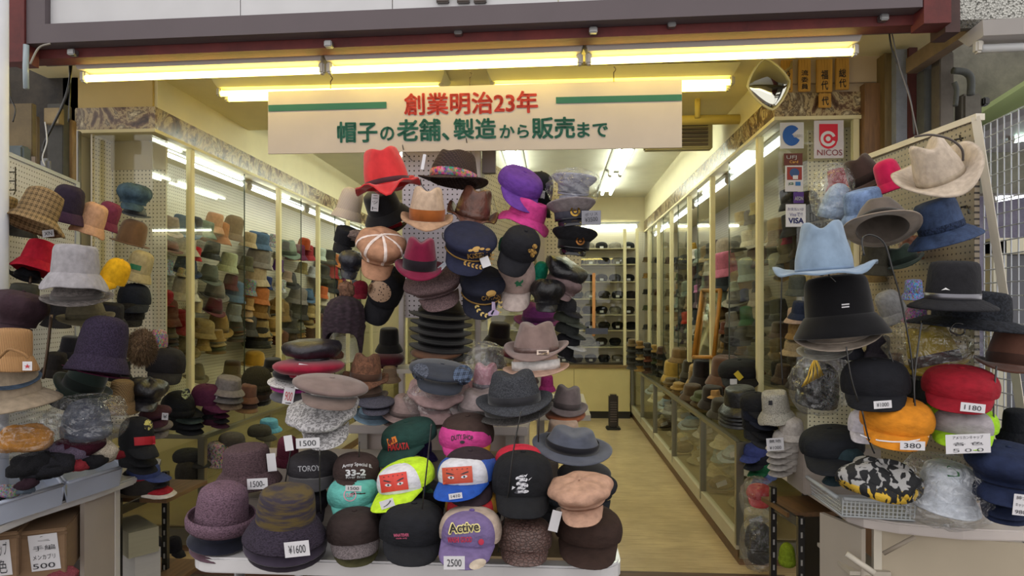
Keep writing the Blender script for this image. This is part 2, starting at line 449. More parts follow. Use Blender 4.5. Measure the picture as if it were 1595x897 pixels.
def visor(rb=.088, L=.075, ax=.9, ay=1.04, half=62, curve=.022, drop=.018, z=.006, N=12, M=5):
    V = []; Fc = []
    for lay in (0, 1):
        for j in range(M+1):
            v = j/M
            for i in range(N+1):
                u = i/N*2-1; t = R(-90+u*half)
                x = rb*ax*math.cos(t); y = rb*ay*math.sin(t)
                reach = L*(max(0, 1-abs(u)**2.6))**.55
                x2 = x*(1+.10*v*(1-abs(u)))
                y2 = y - v*reach
                V.append((x2, y2, z - curve*u*u*(.4+.6*v) - drop*v*v*(reach/L) - lay*.003))
    m = (M+1)*(N+1)
    for j in range(M):
        for i in range(N):
            a = j*(N+1)+i
            Fc.append((a, a+1, a+N+2, a+N+1)); Fc.append((m+a, m+a+N+1, m+a+N+2, m+a+1))
    for i in range(N):
        a = M*(N+1)+i; Fc.append((a, a+1, m+a+1, m+a)); Fc.append((i, m+i, m+i+1, i+1))
    return np.array(V), Fc
def ball(c, r, n=8, sz=1.0, noise=0, seed=0):
    V = []; Fc = []; rng = random.Random(seed); k = max(4, n//2)
    for i in range(k+1):
        f = math.pi*i/k
        for j in range(n):
            t = 2*math.pi*j/n; q = r*(1+noise*(rng.random()-.5))
            V.append((c[0]+q*math.sin(f)*math.cos(t), c[1]+q*math.sin(f)*math.sin(t), c[2]+q*sz*math.cos(f)))
    for i in range(k):
        for j in range(n):
            Fc.append((i*n+j, (i+1)*n+j, (i+1)*n+(j+1) % n, i*n+(j+1) % n))
    return np.array(V), Fc
def seams(rb, prof_fn, angs, r=.0018):
    """thin raised tapes over the crown along meridians"""
    out = []
    for a in angs:
        V = []; Fc = []; N = 10; t = R(a)
        for i in range(N+1):
            x, y, z = prof_fn(i/N, t); d = np.array([-math.sin(t), math.cos(t), 0])
            c = np.array([x, y, z]); up = np.array([math.cos(t)*.6, math.sin(t)*.6, .5])
            for e in (-1, 1): V.append(c + d*e*r*3); 
            V.append(c+up*r*2)
        for i in range(N):
            b = i*3
            Fc += [(b, b+3, b+5, b+2), (b+2, b+5, b+4, b+1)]
        out.append((np.array(V), Fc))
    return out
def curve_prof(ctrl, n=14):
    """Catmull-Rom through (r,z) control points"""
    return smoothline([(a, b) for a, b in ctrl], max(1, n//(len(ctrl)-1)))
BIG = {'n': 36}
def make(kind, n, o):
    """returns (nominal width, [(part, V, F, slot, smooth)])"""
    L = []
    def add(p, vf, slot, sm=True): L.append((p, vf[0], vf[1], slot, sm))
    wob = o.get('wob', 0); ph = o.get('ph', 0)
    if kind in ('bucket', 'cloche', 'roll', 'bell', 'wide', 'bowler'):
        rb, rt, h, bw, dr = dict(bucket=(.098, .09, .10, .040, .044), cloche=(.098, .088, .115, .027, .042), roll=(.1, .092, .115, .03, -.012),
                                 bell=(.085, .075, .10, .042, .045), wide=(.098, .09, .10, .062, .034), bowler=(.094, .085, .11, .036, -.002))[kind]
        bw *= o.get('bw', 1); dr = o.get('dr', dr)
        rnd = kind in ('cloche', 'roll', 'bowler')
        ct = [(rb, 0), (rb*.985, .03), (rt*1.03, h*.62), (rt*(.92 if rnd else .985), h*.86), (rt*(.6 if rnd else .84), h*(.99 if rnd else .985)), (rt*.35, h*1.02), (0, h*1.02)]
        def cf(x, y, z, r, t):
            q = ss(.02, h, z)
            k = 1+wob*.045*math.sin(5*t+ph+z*60)*q
            dent = -.010*wob*g(x-.02, .04)*g(y+.02, .05)*ss(h*.8, h, z)
            return (x*k, y*k, z+dent+wob*.004*math.sin(3*t+ph)*q)
        add('crown', lathe(shell(curve_prof(ct)), n, fn=cf), 'main')
        def bf(x, y, z, r, t):
            q = ss(rb, rb+bw, r)
            return (x, y, z+q*wob*(.009*math.sin(3*t+ph)+.006*math.sin(5*t+2*ph)) + q*o.get('side', 0)*(math.cos(t)**2))
        if kind == 'roll':
            pr = [(rb, 0), (rb+bw*.6, -.006), (rb+bw, .004), (rb+bw*1.1, .02), (rb+bw*.9, .034), (rb+bw*.72, .032), (rb+bw*.8, .018), (rb+bw*.6, .004), (rb, .004)]
            pr = [(a, b) for a, b in pr][::-1]
            add('brim', lathe(pr, n, fn=bf), 'brim')
        else:
            add('brim', lathe(brimprof(rb-.002, bw+.002, .004, dr, rings=1), n, fn=bf), 'brim')
        if o.get('band'): add('hat_band', lathe(ring(rb*.985, .004, o.get('bh', .02)+.004), n, fn=cf), 'band')
        W = 2*(rb+bw)*.9
    elif kind in ('fedora', 'cowboy', 'trilby'):
        rb, rt, h, bw = dict(fedora=(.094, .083, .112, .044), cowboy=(.096, .078, .12, .085), trilby=(.094, .08, .105, .036))[kind]
        bw *= o.get('bw', 1)
        ct = [(rb, 0), (rb*.98, .03), (rt*1.02, h*.6), (rt*.96, h*.86), (rt*.82, h*.97), (rt*.45, h*1.0), (0, h*1.0)]
        def cf(x, y, z, r, t):
            q = ss(h*.45, h, z); f = ss(.03, -.08, y) if False else (1-ss(-.07, .03, y))
            x2 = x*(1-.22*q*f - .05*q)
            z2 = z - (.034 if kind == 'cowboy' else .022)*g(x2, .026)*ss(h*.62, h, z)*(.6+.4*(1-f))
            side = g(y+.05, .035)*ss(.35, .8, abs(x)/rb)*q
            k = 1+wob*.03*math.sin(6*t+ph)*q
            return (x2*(1-.12*side)*k, y*k, z2)
        add('crown', lathe(shell(curve_prof(ct)), n, fn=cf), 'main')
        fl = o.get('flop', 0); up = o.get('up', .02 if kind != 'cowboy' else .05)
        def bf(x, y, z, r, t):
            q = ss(rb*.9, rb+bw, r); c2 = math.cos(t)**2; back = max(0, math.sin(t)); fr = max(0, -math.sin(t))
            return (x*(1-.06*q*(kind == 'cowboy')), y, z + q*(up*c2 + up*.8*back - .014*fr*(0 if fl else 1)) + q*fl*(.016*math.sin(4*t+ph)+.010*math.sin(7*t+ph*2)-.012) + q*wob*.006*math.sin(5*t+ph))
        add('brim', lathe(brimprof(rb-.002, bw+.002, .003, .006, .004), n, fn=bf), 'brim')
        if o.get('band', 1): add('hat_band', lathe(ring(rb*.978, .004, o.get('bh', .028)+.004), n), 'band')
        W = 2*(rb+bw)*.9
    elif kind in ('cap', 'trucker'):
        rb, h = .09, .118
        ct = [(rb, 0), (rb*1.02, .03), (rb*.97, h*.55), (rb*.82, h*.81), (rb*.48, h*.965), (0, h)]
        pr = shell(curve_prof(ct, 15))
        def cf(x, y, z, r, t):
            a = math.degrees(t) % 60; a = min(a, 60-a) if True else a
            a = abs(((math.degrees(t)+90) % 60)-0); a = min(a, 60-a)
            k = 1-.03*g(a, 3.2)*(r > .004)
            fr = max(0, -math.sin(t))
            k2 = 1+.05*fr*ss(.03, h, z)*(r > .02)+wob*.03*math.sin(4*t+ph)*ss(.02, h, z)
            return (x*k, y*k*k2, z+.006*fr*(r > .02)*ss(.05, h, z))
        if kind == 'cap': add('crown', lathe(pr, n, fn=cf), 'main')
        else:
            nn = n//3
            add('front_panel', lathe(pr, nn+2, fn=cf, t0=-150, t1=-30), 'front')
            add('mesh_panel', lathe(pr, 2*nn, fn=cf, t0=-30, t1=210), 'main')
        add('visor', visor(curve=o.get('vc', .022), drop=o.get('vd', .036), L=o.get('vl', .075), z=.01), 'visor')
        add('button', ball((0, 0, h+.001), .008, 8, .6), 'button')
        W = .175
    elif kind in ('news', 'flat', 'army'):
        if kind == 'news': ct = [(.088, 0), (.092, .018), (.112, .038), (.120, .06), (.106, .088), (.06, .104), (0, .106)]; vl = .05
        elif kind == 'flat': ct = [(.09, 0), (.104, .012), (.116, .03), (.108, .055), (.075, .074), (.03, .082), (0, .082)]; vl = .045
        else: ct = [(.09, 0), (.094, .03), (.096, .06), (.094, .074), (.084, .081), (.04, .084), (0, .084)]; vl = .05
        def cf(x, y, z, r, t):
            fr = max(0, -math.sin(t)); sh = (.035 if kind == 'flat' else .012)*ss(.01, .08, z)
            k = 1+(.02+.014*wob)*math.sin(8*t+ph)*ss(.01, .04, z)*ss(.0, .05, r)*(kind == 'news') + wob*.03*math.sin(3*t+ph)*ss(.01, .05, z)
            return (x*k, y*k-sh, z*(1-(.35 if kind == 'flat' else 0)*fr*ss(.0, .08, r))+wob*.004*math.sin(5*t+ph)*ss(.02, .06, z))
        pr = curve_prof(ct)
        add('crown', lathe(shell(pr), n, fn=cf), 'main')
        add('visor', visor(rb=.09 if kind != 'flat' else .098, L=vl+.02, curve=.018, drop=.034, z=.004, half=58), 'visor')
        if o.get('piping'):
            def pf(q, t):
                i = q*(len(pr)-1); a = int(min(i, len(pr)-2)); f = i-a
                r = pr[a][0]*(1-f)+pr[a+1][0]*f; z = pr[a][1]*(1-f)+pr[a+1][1]*f
                X = cf(r*.9*math.cos(t), r*1.04*math.sin(t), z, r, t); return (X[0]*1.012, X[1]*1.012, X[2]+.001)
            for vf in seams(.09, pf, (-160, -120, -75, -30, 20), .0022): add('piping', vf, 'band')
        if kind != 'army': add('button', ball((0, -.012 if kind == 'news' else -.03, ct[-1][1]+.001), .008, 8, .5), 'main')
        W = dict(news=.225, flat=.215, army=.18)[kind]
    elif kind == 'beret':
        ct = [(.075, 0), (.08, .01), (.118, .018), (.136, .036), (.126, .054), (.07, .066), (0, .068)]
        def cf(x, y, z, r, t):
            q = ss(.08, .13, r); return (x*(1+wob*.03*math.sin(3*t+ph)*q), y, z+wob*.005*math.sin(4*t+ph)*q)
        add('crown', lathe(shell(curve_prof(ct)), n, fn=cf), 'main')
        add('head_band', lathe(ring(.076, -.006, .012), n), 'band'); W = .245
    elif kind in ('beanie', 'pompom'):
        ct = [(.088, 0), (.094, .04), (.09, .09), (.07, .135), (.03, .16), (0, .162)]
        def cf(x, y, z, r, t):
            k = 1+.02*math.cos(20*t)*(r > .01)+wob*.05*math.sin(3*t+ph)*ss(.03, .12, z)
            return (x*k, y*k, z)
        add('crown', lathe(shell(curve_prof(ct)), max(n, 40), fn=cf), 'main')
        add('cuff', lathe([(.088, 0), (.098, -.002), (.1, .02), (.098, .045), (.09, .046)], max(n, 40), fn=cf), 'band')
        if kind == 'pompom': add('pompom', ball((0, 0, .185), .036, 14, 1, .3, 3), 'pom', False)
        W = .185
    elif kind == 'officer':
        rb = .09
        add('head_band', lathe([(rb, 0), (rb+.002, .0), (rb+.003, .042), (rb, .044), (rb-.004, .044)], n), 'band')
        ct = [(rb, .04), (.105, .052), (.128, .078), (.132, .086), (.12, .094), (.06, .098), (0, .098)]
        def cf(x, y, z, r, t):
            fr = max(0, -math.sin(t)); q = ss(.095, .13, r)
            return (x, y, z+q*(.022*fr-.006))
        add('crown', lathe(curve_prof(ct), n, fn=cf), 'main')
        add('chin_strap', lathe(ring(rb+.003, .002, .010, .002), n//2, t0=-165, t1=-15), 'visor')
        add('visor', visor(L=.05, curve=.02, drop=.03, z=.002, half=60), 'visor'); W = .24
    elif kind == 'captain':
        ct = [(.09, 0), (.092, .03), (.1, .05), (.102, .075), (.085, .1), (.04, .11), (0, .111)]
        def cf(x, y, z, r, t): return (x, y*(1+.06*ss(.03, .1, z)*max(0, -math.sin(t))), z)
        add('crown', lathe(shell(curve_prof(ct)), n, fn=cf), 'main')
        add('cord', lathe(ring(.0925, .004, .012, .003), n//2, t0=-160, t1=-20), 'band')
        add('visor', visor(L=.07, curve=.02, drop=.03, z=.004, half=64), 'visor'); W = .19
    elif kind == 'earflap':
        ct = [(.092, 0), (.1, .05), (.094, .1), (.07, .14), (.03, .16), (0, .162)]
        rng = random.Random(5)
        def cf(x, y, z, r, t):
            low = 1-ss(0, .05, z)
            k = 1+.08*math.sin(13*t)*math.sin(z*190+(int(z*60) % 2)*3)*(r > .02)
            return (x*k, y*k, z-low*(.115*abs(math.cos(t+.15))**7))
        add('crown', lathe(shell(curve_prof(ct, 30)), 48, fn=cf), 'main')
        add('pompom', ball((0, 0, .19), .036, 16, 1, .3, 3), 'pom', False)
        for s in (-1, 1):
            V = []; Fc = []
            add('tie', (np.array([(s*.085+dx, dy, z) for z in (-.11, -.30) for dx, dy in ((-.006, -.006), (.006, -.006), (.006, .006), (-.006, .006))]), [(0, 1, 5, 4), (1, 2, 6, 5), (2, 3, 7, 6), (3, 0, 4, 7), (4, 5, 6, 7)]), 'band')
        W = .19
    elif kind == 'furhat':
        rng = random.Random(4)
        add('crown', ball((0, 0, .07), .09, 20, .95), 'main')
        V = []; Fc = []
        for i in range(2600):
            z = rng.uniform(-1, 1); t = rng.uniform(0, 6.283); s = math.sqrt(1-z*z)
            nrm = np.array([s*math.cos(t), s*math.sin(t), z*.95]); b = nrm*.088+np.array([0, 0, .07])
            tip = b+nrm*rng.uniform(.012, .028)+np.array([rng.uniform(-.012, .012), rng.uniform(-.012, .012), rng.uniform(-.02, .004)])
            sd = np.cross(nrm, [rng.random(), rng.random(), rng.random()]); sd = sd/np.linalg.norm(sd)*.004
            k = len(V); V += [b+sd, b-sd, tip]; Fc.append((k, k+1, k+2))
        add('fur', (np.array(V), Fc), 'band', False); W = .2
    elif kind == 'blob':     # a knitted thing lying folded in a heap
        V = []; Fc = []; N = 30; K = 14
        for i in range(K+1):
            f = math.pi*i/K
            for j in range(N):
                t = 2*math.pi*j/N
                q = 1+.13*math.sin(3*t+ph+2*f)+.07*math.sin(7*t+ph*3)*math.sin(4*f+ph)
                V.append((.14*q*math.sin(f)*math.cos(t), .09*q*math.sin(f)*math.sin(t), .05+.05*math.cos(f)*q+.006*math.sin(9*t+ph)*math.sin(f)))
        for i in range(K):
            for j in range(N): Fc.append((i*N+j, (i+1)*N+j, (i+1)*N+(j+1) % N, i*N+(j+1) % N))
        add('knit', (np.array(V), Fc), 'main')
        add('cuff', lathe([(.118, .03), (.150, .02), (.152, .045), (.12, .055)], N, 1, .66, fn=lambda x, y, z, r, t: (x*(1+.06*math.sin(3*t+ph)), y*(1+.06*math.sin(3*t+ph)), z+.012*math.sin(2*t+ph))), 'band'); W = .3
    return W, L

MESHC = {}
OCC = []
def hat(kind, x0, y0, x1, y1, col, mk='felt', label='', d=None, yaw=0, pitch=8, roll=0, n=28, cat='hat', group=None, name=None,
        band=None, brim=None, visor=None, front=None, pom=None, button=None, stack=0, scol=None, dz=.028, slabel=None, k=None, **o):
    def nz(v): return (v, mk) if isinstance(v, str) or isinstance(v[0], float) else v
    main = nz(col)
    def sp(v, dflt): return dflt if v is None else nz(v)
    dark = (shade(main[0], .45), 'felt')
    slots = dict(main=main, band=sp(band, main if kind in ('beanie', 'pompom', 'beret', 'blob') else dark), brim=sp(brim, main), visor=sp(visor, main), front=sp(front, main), pom=sp(pom, main), button=sp(button, main))
    if kind not in ('fedora', 'cowboy', 'trilby'): o['band'] = band
    okey = tuple(sorted((a, str(b)) for a, b in o.items()))
    mk_ = (kind, n, okey)
    if mk_ not in MESHC: MESHC[mk_] = make(kind, n, o)
    W, L = MESHC[mk_]
    pw = x1-x0; ph_ = y1-y0
    if d is None: d = W*FP/pw
    OCC.append((x0, y0, x1, y1))
    cx, cy = (x0+x1)/2, (y0+y1)/2
    C = P(cx, cy, d); a = math.atan2(-C.x, C.y)
    Rm = Matrix.Rotation(a, 3, 'Z') @ Matrix.Rotation(R(roll), 3, 'Y') @ Matrix.Rotation(R(pitch), 3, 'X') @ Matrix.Rotation(R(yaw), 3, 'Z')
    Rn = np.array(Rm); A = np.concatenate([q[1] for q in L if q[0] != 'tie']); 
    s = pw*d/FP/W; kk = k or 1.0; T = np.array(C)
    for it in range(7):
        Wd = (A*np.array([s, s, s*kk])) @ Rn.T + T
        u, v, _ = proj(Wd)
        w_, h_ = u.max()-u.min(), v.max()-v.min()
        s *= pw/w_
        if k is None:
            kk = min(1.45, max(.5, kk*(ph_/h_*w_/pw)**.9))
        mx, my = (u.max()+u.min())/2, (v.max()+v.min())/2
        if k is not None or kk in (1.45, .5): my = v.max()-ph_/2     # keep the lower edge
        T = T + np.array(P(cx, cy, d)-P(mx, my, d))
    M = Matrix.Translation(T.tolist()) @ Rm.to_4x4() @ Matrix.Diagonal((s, s, s*kk, 1))
    nm = name or dict(bucket='bucket_hat', cloche='cloche_hat', roll='rolled_brim_hat', bell='bell_hat', wide='wide_brim_hat', bowler='bowler_hat', fedora='fedora', cowboy='cowboy_hat',
                      trilby='trilby', cap='cap', trucker='mesh_cap', news='newsboy_cap', flat='flat_cap', army='work_cap', beret='beret', beanie='knit_hat', pompom='pompom_hat', officer='officer_cap',
                      captain='captain_cap', earflap='earflap_hat', furhat='fur_hat', blob='knit_hat')[kind]
    cat = 'cap' if kind in ('cap', 'trucker', 'news', 'flat', 'army', 'officer', 'captain') and cat == 'hat' else cat
    def inst(M, slots, label, grp):
        root = bpy.data.objects.new(nm, None); COL.objects.link(root); root.empty_display_size = .04
        root.matrix_basis = M
        loc, rot, sc_ = M.decompose(); root.location = loc; root.rotation_euler = rot.to_euler(); root.scale = sc_
        tag(root, label, cat, grp)
        for pi, (pn, V, Fc, slot, sm) in enumerate(L):
            ck = mk_+(pi, slots[slot])
            if ck not in MESHC:
                me = mesh(pn, V, Fc, sm); me.materials.append(mat(*slots[slot])); MESHC[ck] = me
            p = bpy.data.objects.new(pn, MESHC[ck]); COL.objects.link(p); p.parent = root
            if pn == 'fur': p['kind'] = 'stuff'
        return root
    root = inst(M, slots, label, group)
    up = Rm @ Vector((0, 0, 1))
    for i in range(stack):
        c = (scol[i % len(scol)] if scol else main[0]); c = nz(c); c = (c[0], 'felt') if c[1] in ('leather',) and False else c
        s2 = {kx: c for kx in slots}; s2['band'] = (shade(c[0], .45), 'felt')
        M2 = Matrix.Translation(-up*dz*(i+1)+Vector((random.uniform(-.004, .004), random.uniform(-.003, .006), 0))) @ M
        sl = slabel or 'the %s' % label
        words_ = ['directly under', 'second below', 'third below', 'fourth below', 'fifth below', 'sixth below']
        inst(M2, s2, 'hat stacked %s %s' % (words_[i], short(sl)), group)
    return root
def short(s):
    w = s.replace('the the', 'the').split()
    return ' '.join(w[:12])
def bag(x0, y0, x1, y1, d, label, depth=.12, ph=0, twist=False, n=26):
    """crumpled clear plastic bag"""
    rng = random.Random(int(x0*7+y0)); hx = (x1-x0)*d/FP/2; hz = (y1-y0)*d/FP/2; V = []; Fc = []; K = 16
    for i in range(K+1):
        f = math.pi*i/K
        for j in range(n):
            t = 2*math.pi*j/n
            q = 1+.06*math.sin(5*t+ph+3*f)+.07*rng.uniform(-1, 1)
            sf = math.sin(f)**.55 if not twist else math.sin(f)**.8
            V.append((hx*q*sf*math.cos(t), depth*q*sf*math.sin(t), hz*math.cos(f)*(1+.04*rng.uniform(-1, 1))))
    for i in range(K):
        for j in range(n): Fc.append((i*n+j, (i+1)*n+j, (i+1)*n+(j+1) % n, i*n+(j+1) % n))
    C = P((x0+x1)/2, (y0+y1)/2, d); a = math.atan2(-C.x, C.y)
    o = link('plastic_bag', mesh('plastic_bag', V, Fc), None, BAG, Matrix.Translation(C) @ Matrix.Rotation(a, 4, 'Z'))
    return tag(o, label, 'plastic bag')
# ================================================================== SETTING
ST = 'structure'
CY0, CYE = 3.87, 9.3         # front of the showcases, back wall
XL, XR = -2.51, 1.32         # upper showcase faces
GL, GR = -2.18, 1.09         # lower glass counter faces
ZT = 2.63                    # underside of the marble band
bx('floor', (-3.2, 3.2), (3.70, 9.5), (-.04, 0), mat('cbb388', 'floor'), kind=ST)
bx('floor_street', (-7, 7), (-3, 3.66), (-.08, -.04), mat('6b5f55', 'dirty'), kind=ST)
bx('trim_1', (-2.4, 1.3), (3.62, 3.72), (-.05, .004), mat('5a3c28', 'wood', 'x'), kind=ST)
YEL = mat('ddd3ae'); YEL2 = mat('c9bd8c')
bx('ceiling', (-3.2, 2.2), (5.1, 9.4), (3.12, 3.2), mat('d8d5c6'), kind=ST)
bx('ceiling_front', (-3.2, 2.2), (3.1, 5.1), (2.97, 3.2), mat('ebdfae'), kind=ST)
bx('wall_back', (-3.2, 2.2), (CYE, CYE+.1), (0, 3.2), mat('cfc3a0'), kind=ST)
bx('wall_left', (-3.1, -3.0), (CY0, CYE), (0, 3.2), YEL, kind=ST)
bx('wall_right', (1.95, 2.05), (CY0, CYE), (0, 3.2), YEL, kind=ST)
bx('trim_2', (-3.0, XL+.02), (CY0+.02, CYE), (ZT+.14, 3.12), YEL, kind=ST)      # bulkheads over the showcases
bx('trim_3', (XR-.02, 1.95), (CY0+.02, CYE), (ZT+.14, 3.12), YEL, kind=ST)
MB = mat('8a7a63', 'marble')
bx('trim_4', (-3.0, XL-.012), (CY0-.02, CY0+.02), (ZT, ZT+.14), MB, kind=ST)
bx('trim_5', (XL-.012, XL+.03), (CY0-.02, CYE), (ZT, ZT+.14), MB, kind=ST)
bx('trim_6', (XR+.012, 1.95), (CY0-.02, CY0+.02), (ZT, ZT+.14), MB, kind=ST)
bx('trim_7', (XR-.03, XR+.012), (CY0-.02, CYE), (ZT, ZT+.14), MB, kind=ST)
bx('trim_8', (-3.05, XL+.035), (CY0-.03, CYE), (ZT-.02, ZT), CHAN, kind=ST)
bx('trim_9', (XR-.035, 1.95), (CY0-.03, CYE), (ZT-.02, ZT), CHAN, kind=ST)
# facade over the opening -------------------------------------------------
zb = 1.5
def facadebox(name, X0, X1, Y0, Y1, z0, z1, m, kind=ST, parent=None, tilt=.012):
    dz = tilt*(X1-X0)
    V = [(x, y, z+(tilt*(x+2.4))) for z in (z0, z1) for x, y in ((X0, Y0), (X1, Y0), (X1, Y1), (X0, Y1))]
    O = Vector(((X0+X1)/2, (Y0+Y1)/2, (z0+z1)/2))
    o = link(name, mesh(name, [Vector(v)-O for v in V], BOXF), parent, m, Matrix.Translation(O))
    if kind: o['kind'] = kind
    return o
DK = mat('544a4e'); RED = mat('6a2724', 'dirty', '471716')
CA, CB, CCx = PY(12, 0, 2.8).x, PY(41, 0, 2.8).x, PY(70, 0, 2.8).x
facadebox('trim_10', CB, 1.545, 2.80, 2.87, 2.725, 2.812, DK)
facadebox('trim_11', CB, CCx, 2.80, 2.87, 2.812, 3.4, DK)
facadebox('trim_12', CA-.2, 1.70, 2.88, 2.96, 2.685, 2.80, RED)
facadebox('trim_13', CA, CB-.002, 2.79, 2.875, 2.64, 3.4, RED)
facadebox('trim_14', 1.55, 1.66, 2.80, 2.90, 2.655, 3.4, RED)
facadebox('trim_15', -2.6, 2.2, 2.96, 3.14, 2.755, 2.79, mat('6f6a60', 'dirty'))
fs = empty('fascia_sign', (-.4, 2.83, 2.85), 'white panelled shop fascia sign above the dark grey beam', 'sign')
xs = [CCx, -1.42, -.72, .02, .75, 1.56]
for i in range(5):
    facadebox('panel', xs[i]+.002, xs[i+1]-.002, 2.83, 2.85, 2.80, 3.4, mat('bdbdbf'), None, fs)
fp = mat('4a403a', 'gloss')
for px in (690, 722, 748):      # feet of the raised letters, the rest is above the frame
    p = PY(px, 4, 2.82); bx('raised_letter', (p.x-.028, p.x+.028), (2.805, 2.83), (p.z-.004, p.z+.12), fp, fs, .004)
# wall behind and beside the opening --------------------------------------
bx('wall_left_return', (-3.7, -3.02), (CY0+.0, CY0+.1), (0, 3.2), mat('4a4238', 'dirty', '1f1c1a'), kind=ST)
bx('wall_front_left', (-3.05, XL), (CY0, CY0+.04), (ZT+.14, 3.12), mat('bda66c'), kind=ST)
bx('wall_front_right', (XR, 2.0), (CY0, CY0+.04), (ZT+.14, 3.12), mat('bfa98a'), kind=ST)
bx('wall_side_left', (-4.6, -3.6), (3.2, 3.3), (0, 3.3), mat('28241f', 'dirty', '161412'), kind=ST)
bx('trim_16', (-3.12, -3.04), (CY0-.08, CY0), (0, 2.78), mat('6d543c', 'wood'), kind=ST)
def post(name, px0, px1, Y, z0, z1, m, label, th=.06, cat='post', b=.004):
    a = PY(px0, 480, Y); c = PY(px1, 480, Y)
    return tag(bx(name, (a.x, c.x), (Y, Y+th), (z0, z1), m, None, b), label, cat)
bx('trim_17', (PY(1347, 0, 3.8).x, PY(1378, 0, 3.8).x), (3.8, 3.86), (0, 2.8), mat('7a5836', 'wood'), kind=ST)
bx('trim_18', (PY(1378, 0, 3.75).x, PY(1396, 0, 3.75).x), (3.75, 3.84), (0, 2.95), mat('6f5d3a', 'wood'), kind=ST)
bx('trim_19', (PY(1396, 0, 3.7).x, PY(1413, 0, 3.7).x), (3.7, 3.8), (0, 2.95), mat('8d93a0', 'dirty', '6d7078'), kind=ST)
bx('trim_20', (PY(1413, 0, 3.7).x, PY(1426, 0, 3.7).x), (3.68, 3.78), (0, 2.95), mat('562522', 'dirty'), kind=ST)
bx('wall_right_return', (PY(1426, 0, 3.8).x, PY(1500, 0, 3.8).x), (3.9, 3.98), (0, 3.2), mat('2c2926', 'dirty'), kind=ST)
post('downpipe', 1440, 1462, 3.6, 0, 2.8, mat('5f6263', 'dirty'), 'grey steel column behind the right pegboard beside the dark gap', .08)
post('steel_post', 1464, 1486, 3.5, 0, 2.85, mat('6a635b', 'dirty'), 'brown grey square steel post right of the dark gap', .08)
# left corner clutter
tag(tube('white_pipe', [P(-14, 480, 2.6)+Vector((0, 0, -1.1)), P(-14, 480, 2.6)+Vector((0, 0, 1.9))], .058, mat('c9ccd4'), None, 16), 'thick white pipe at the extreme left edge of the shopfront', 'pipe')
post('metal_post', 73, 98, 3.55, 0, 2.7, mat('53524f', 'dirty'), 'grey weathered metal post behind the left pegboard', .07)
post('wooden_post', 48, 56, 3.45, 0, 2.6, mat('6b5a48', 'wood'), 'thin wooden batten left of the grey weathered metal post', .03)
post('steel_tube', 60, 74, 3.4, 0, 2.35, mat('8a8c92', 'dirty'), 'pale steel tube between the batten and the grey weathered post', .04, b=.015)
post('wooden_plank', 98, 112, 3.6, 0, 2.62, mat('8b6f4c', 'wood'), 'brown wooden plank right of the grey weathered metal post', .04)
post('metal_rail', 117, 122, 3.75, 0, 2.6, mat('8d8a84', 'metal'), 'narrow metal rail in the dark recess left of the showcase', .03)
tag(bx('plywood_board', (PY(12, 0, 3.15).x, PY(50, 0, 3.15).x), (3.15, 3.18), (2.30, 2.57), mat('6d5c3c', 'dirty'), None, .003), 'stained plywood board in the upper left corner under the red beam', 'board')
tag(bx('wall_bracket', (PY(68, 0, 3.5).x, PY(92, 0, 3.5).x), (3.5, 3.54), (2.57, 2.66), mat('a08c66', 'dirty'), None, .003), 'small wooden bracket nailed across the grey metal post', 'bracket')
tag(bx('electric_box', (PY(12, 0, 3.1).x, PY(45, 0, 3.1).x), (3.06, 3.12), (2.10, 2.33), mat('5c6668', 'dirty'), None, .01), 'dull grey green electrical box behind the left pegboard', 'box')
tb = tube('tape_roll', [PY(41, 70, 2.78), PY(40, 105, 2.78), PY(41, 138, 2.78)], .012, mat('8d9aa0', 'gloss'))
tag(tb, 'grey blue taped cable end hanging beside the red column', 'cable')
def cable(pts, d, r, m, label, name='cable', cat='cable', k=5):
    pts = smoothline(pts, k)
    o = tube(name, [P(p[0], p[1], p[2] if len(p) > 2 else d) for p in pts], r, m)
    return tag(o, label, cat)
BK = mat('1a1918', 'gloss')
cable([(112, 85), (108, 130), (97, 165), (80, 200), (68, 225), (66, 238)], 3.3, .006, BK, 'thick black cable sagging in front of the grey metal post')
cable([(108, 92), (109, 140), (107, 190)], 3.3, .004, BK, 'black cord hanging from the left lamp end')
cable([(13, 110), (16, 150), (24, 170), (20, 190)], 2.95, .003, BK, 'thin black wire in front of the stained plywood')
cable([(70, 190), (73, 220), (66, 245), (70, 258)], 3.2, .003, mat('b9b9b9'), 'pale wire curling down at the grey metal post')
cable([(47, 100), (60, 75), (78, 68)], 2.85, .004, mat('8d8880'), 'short grey wire tied beside the red column top')

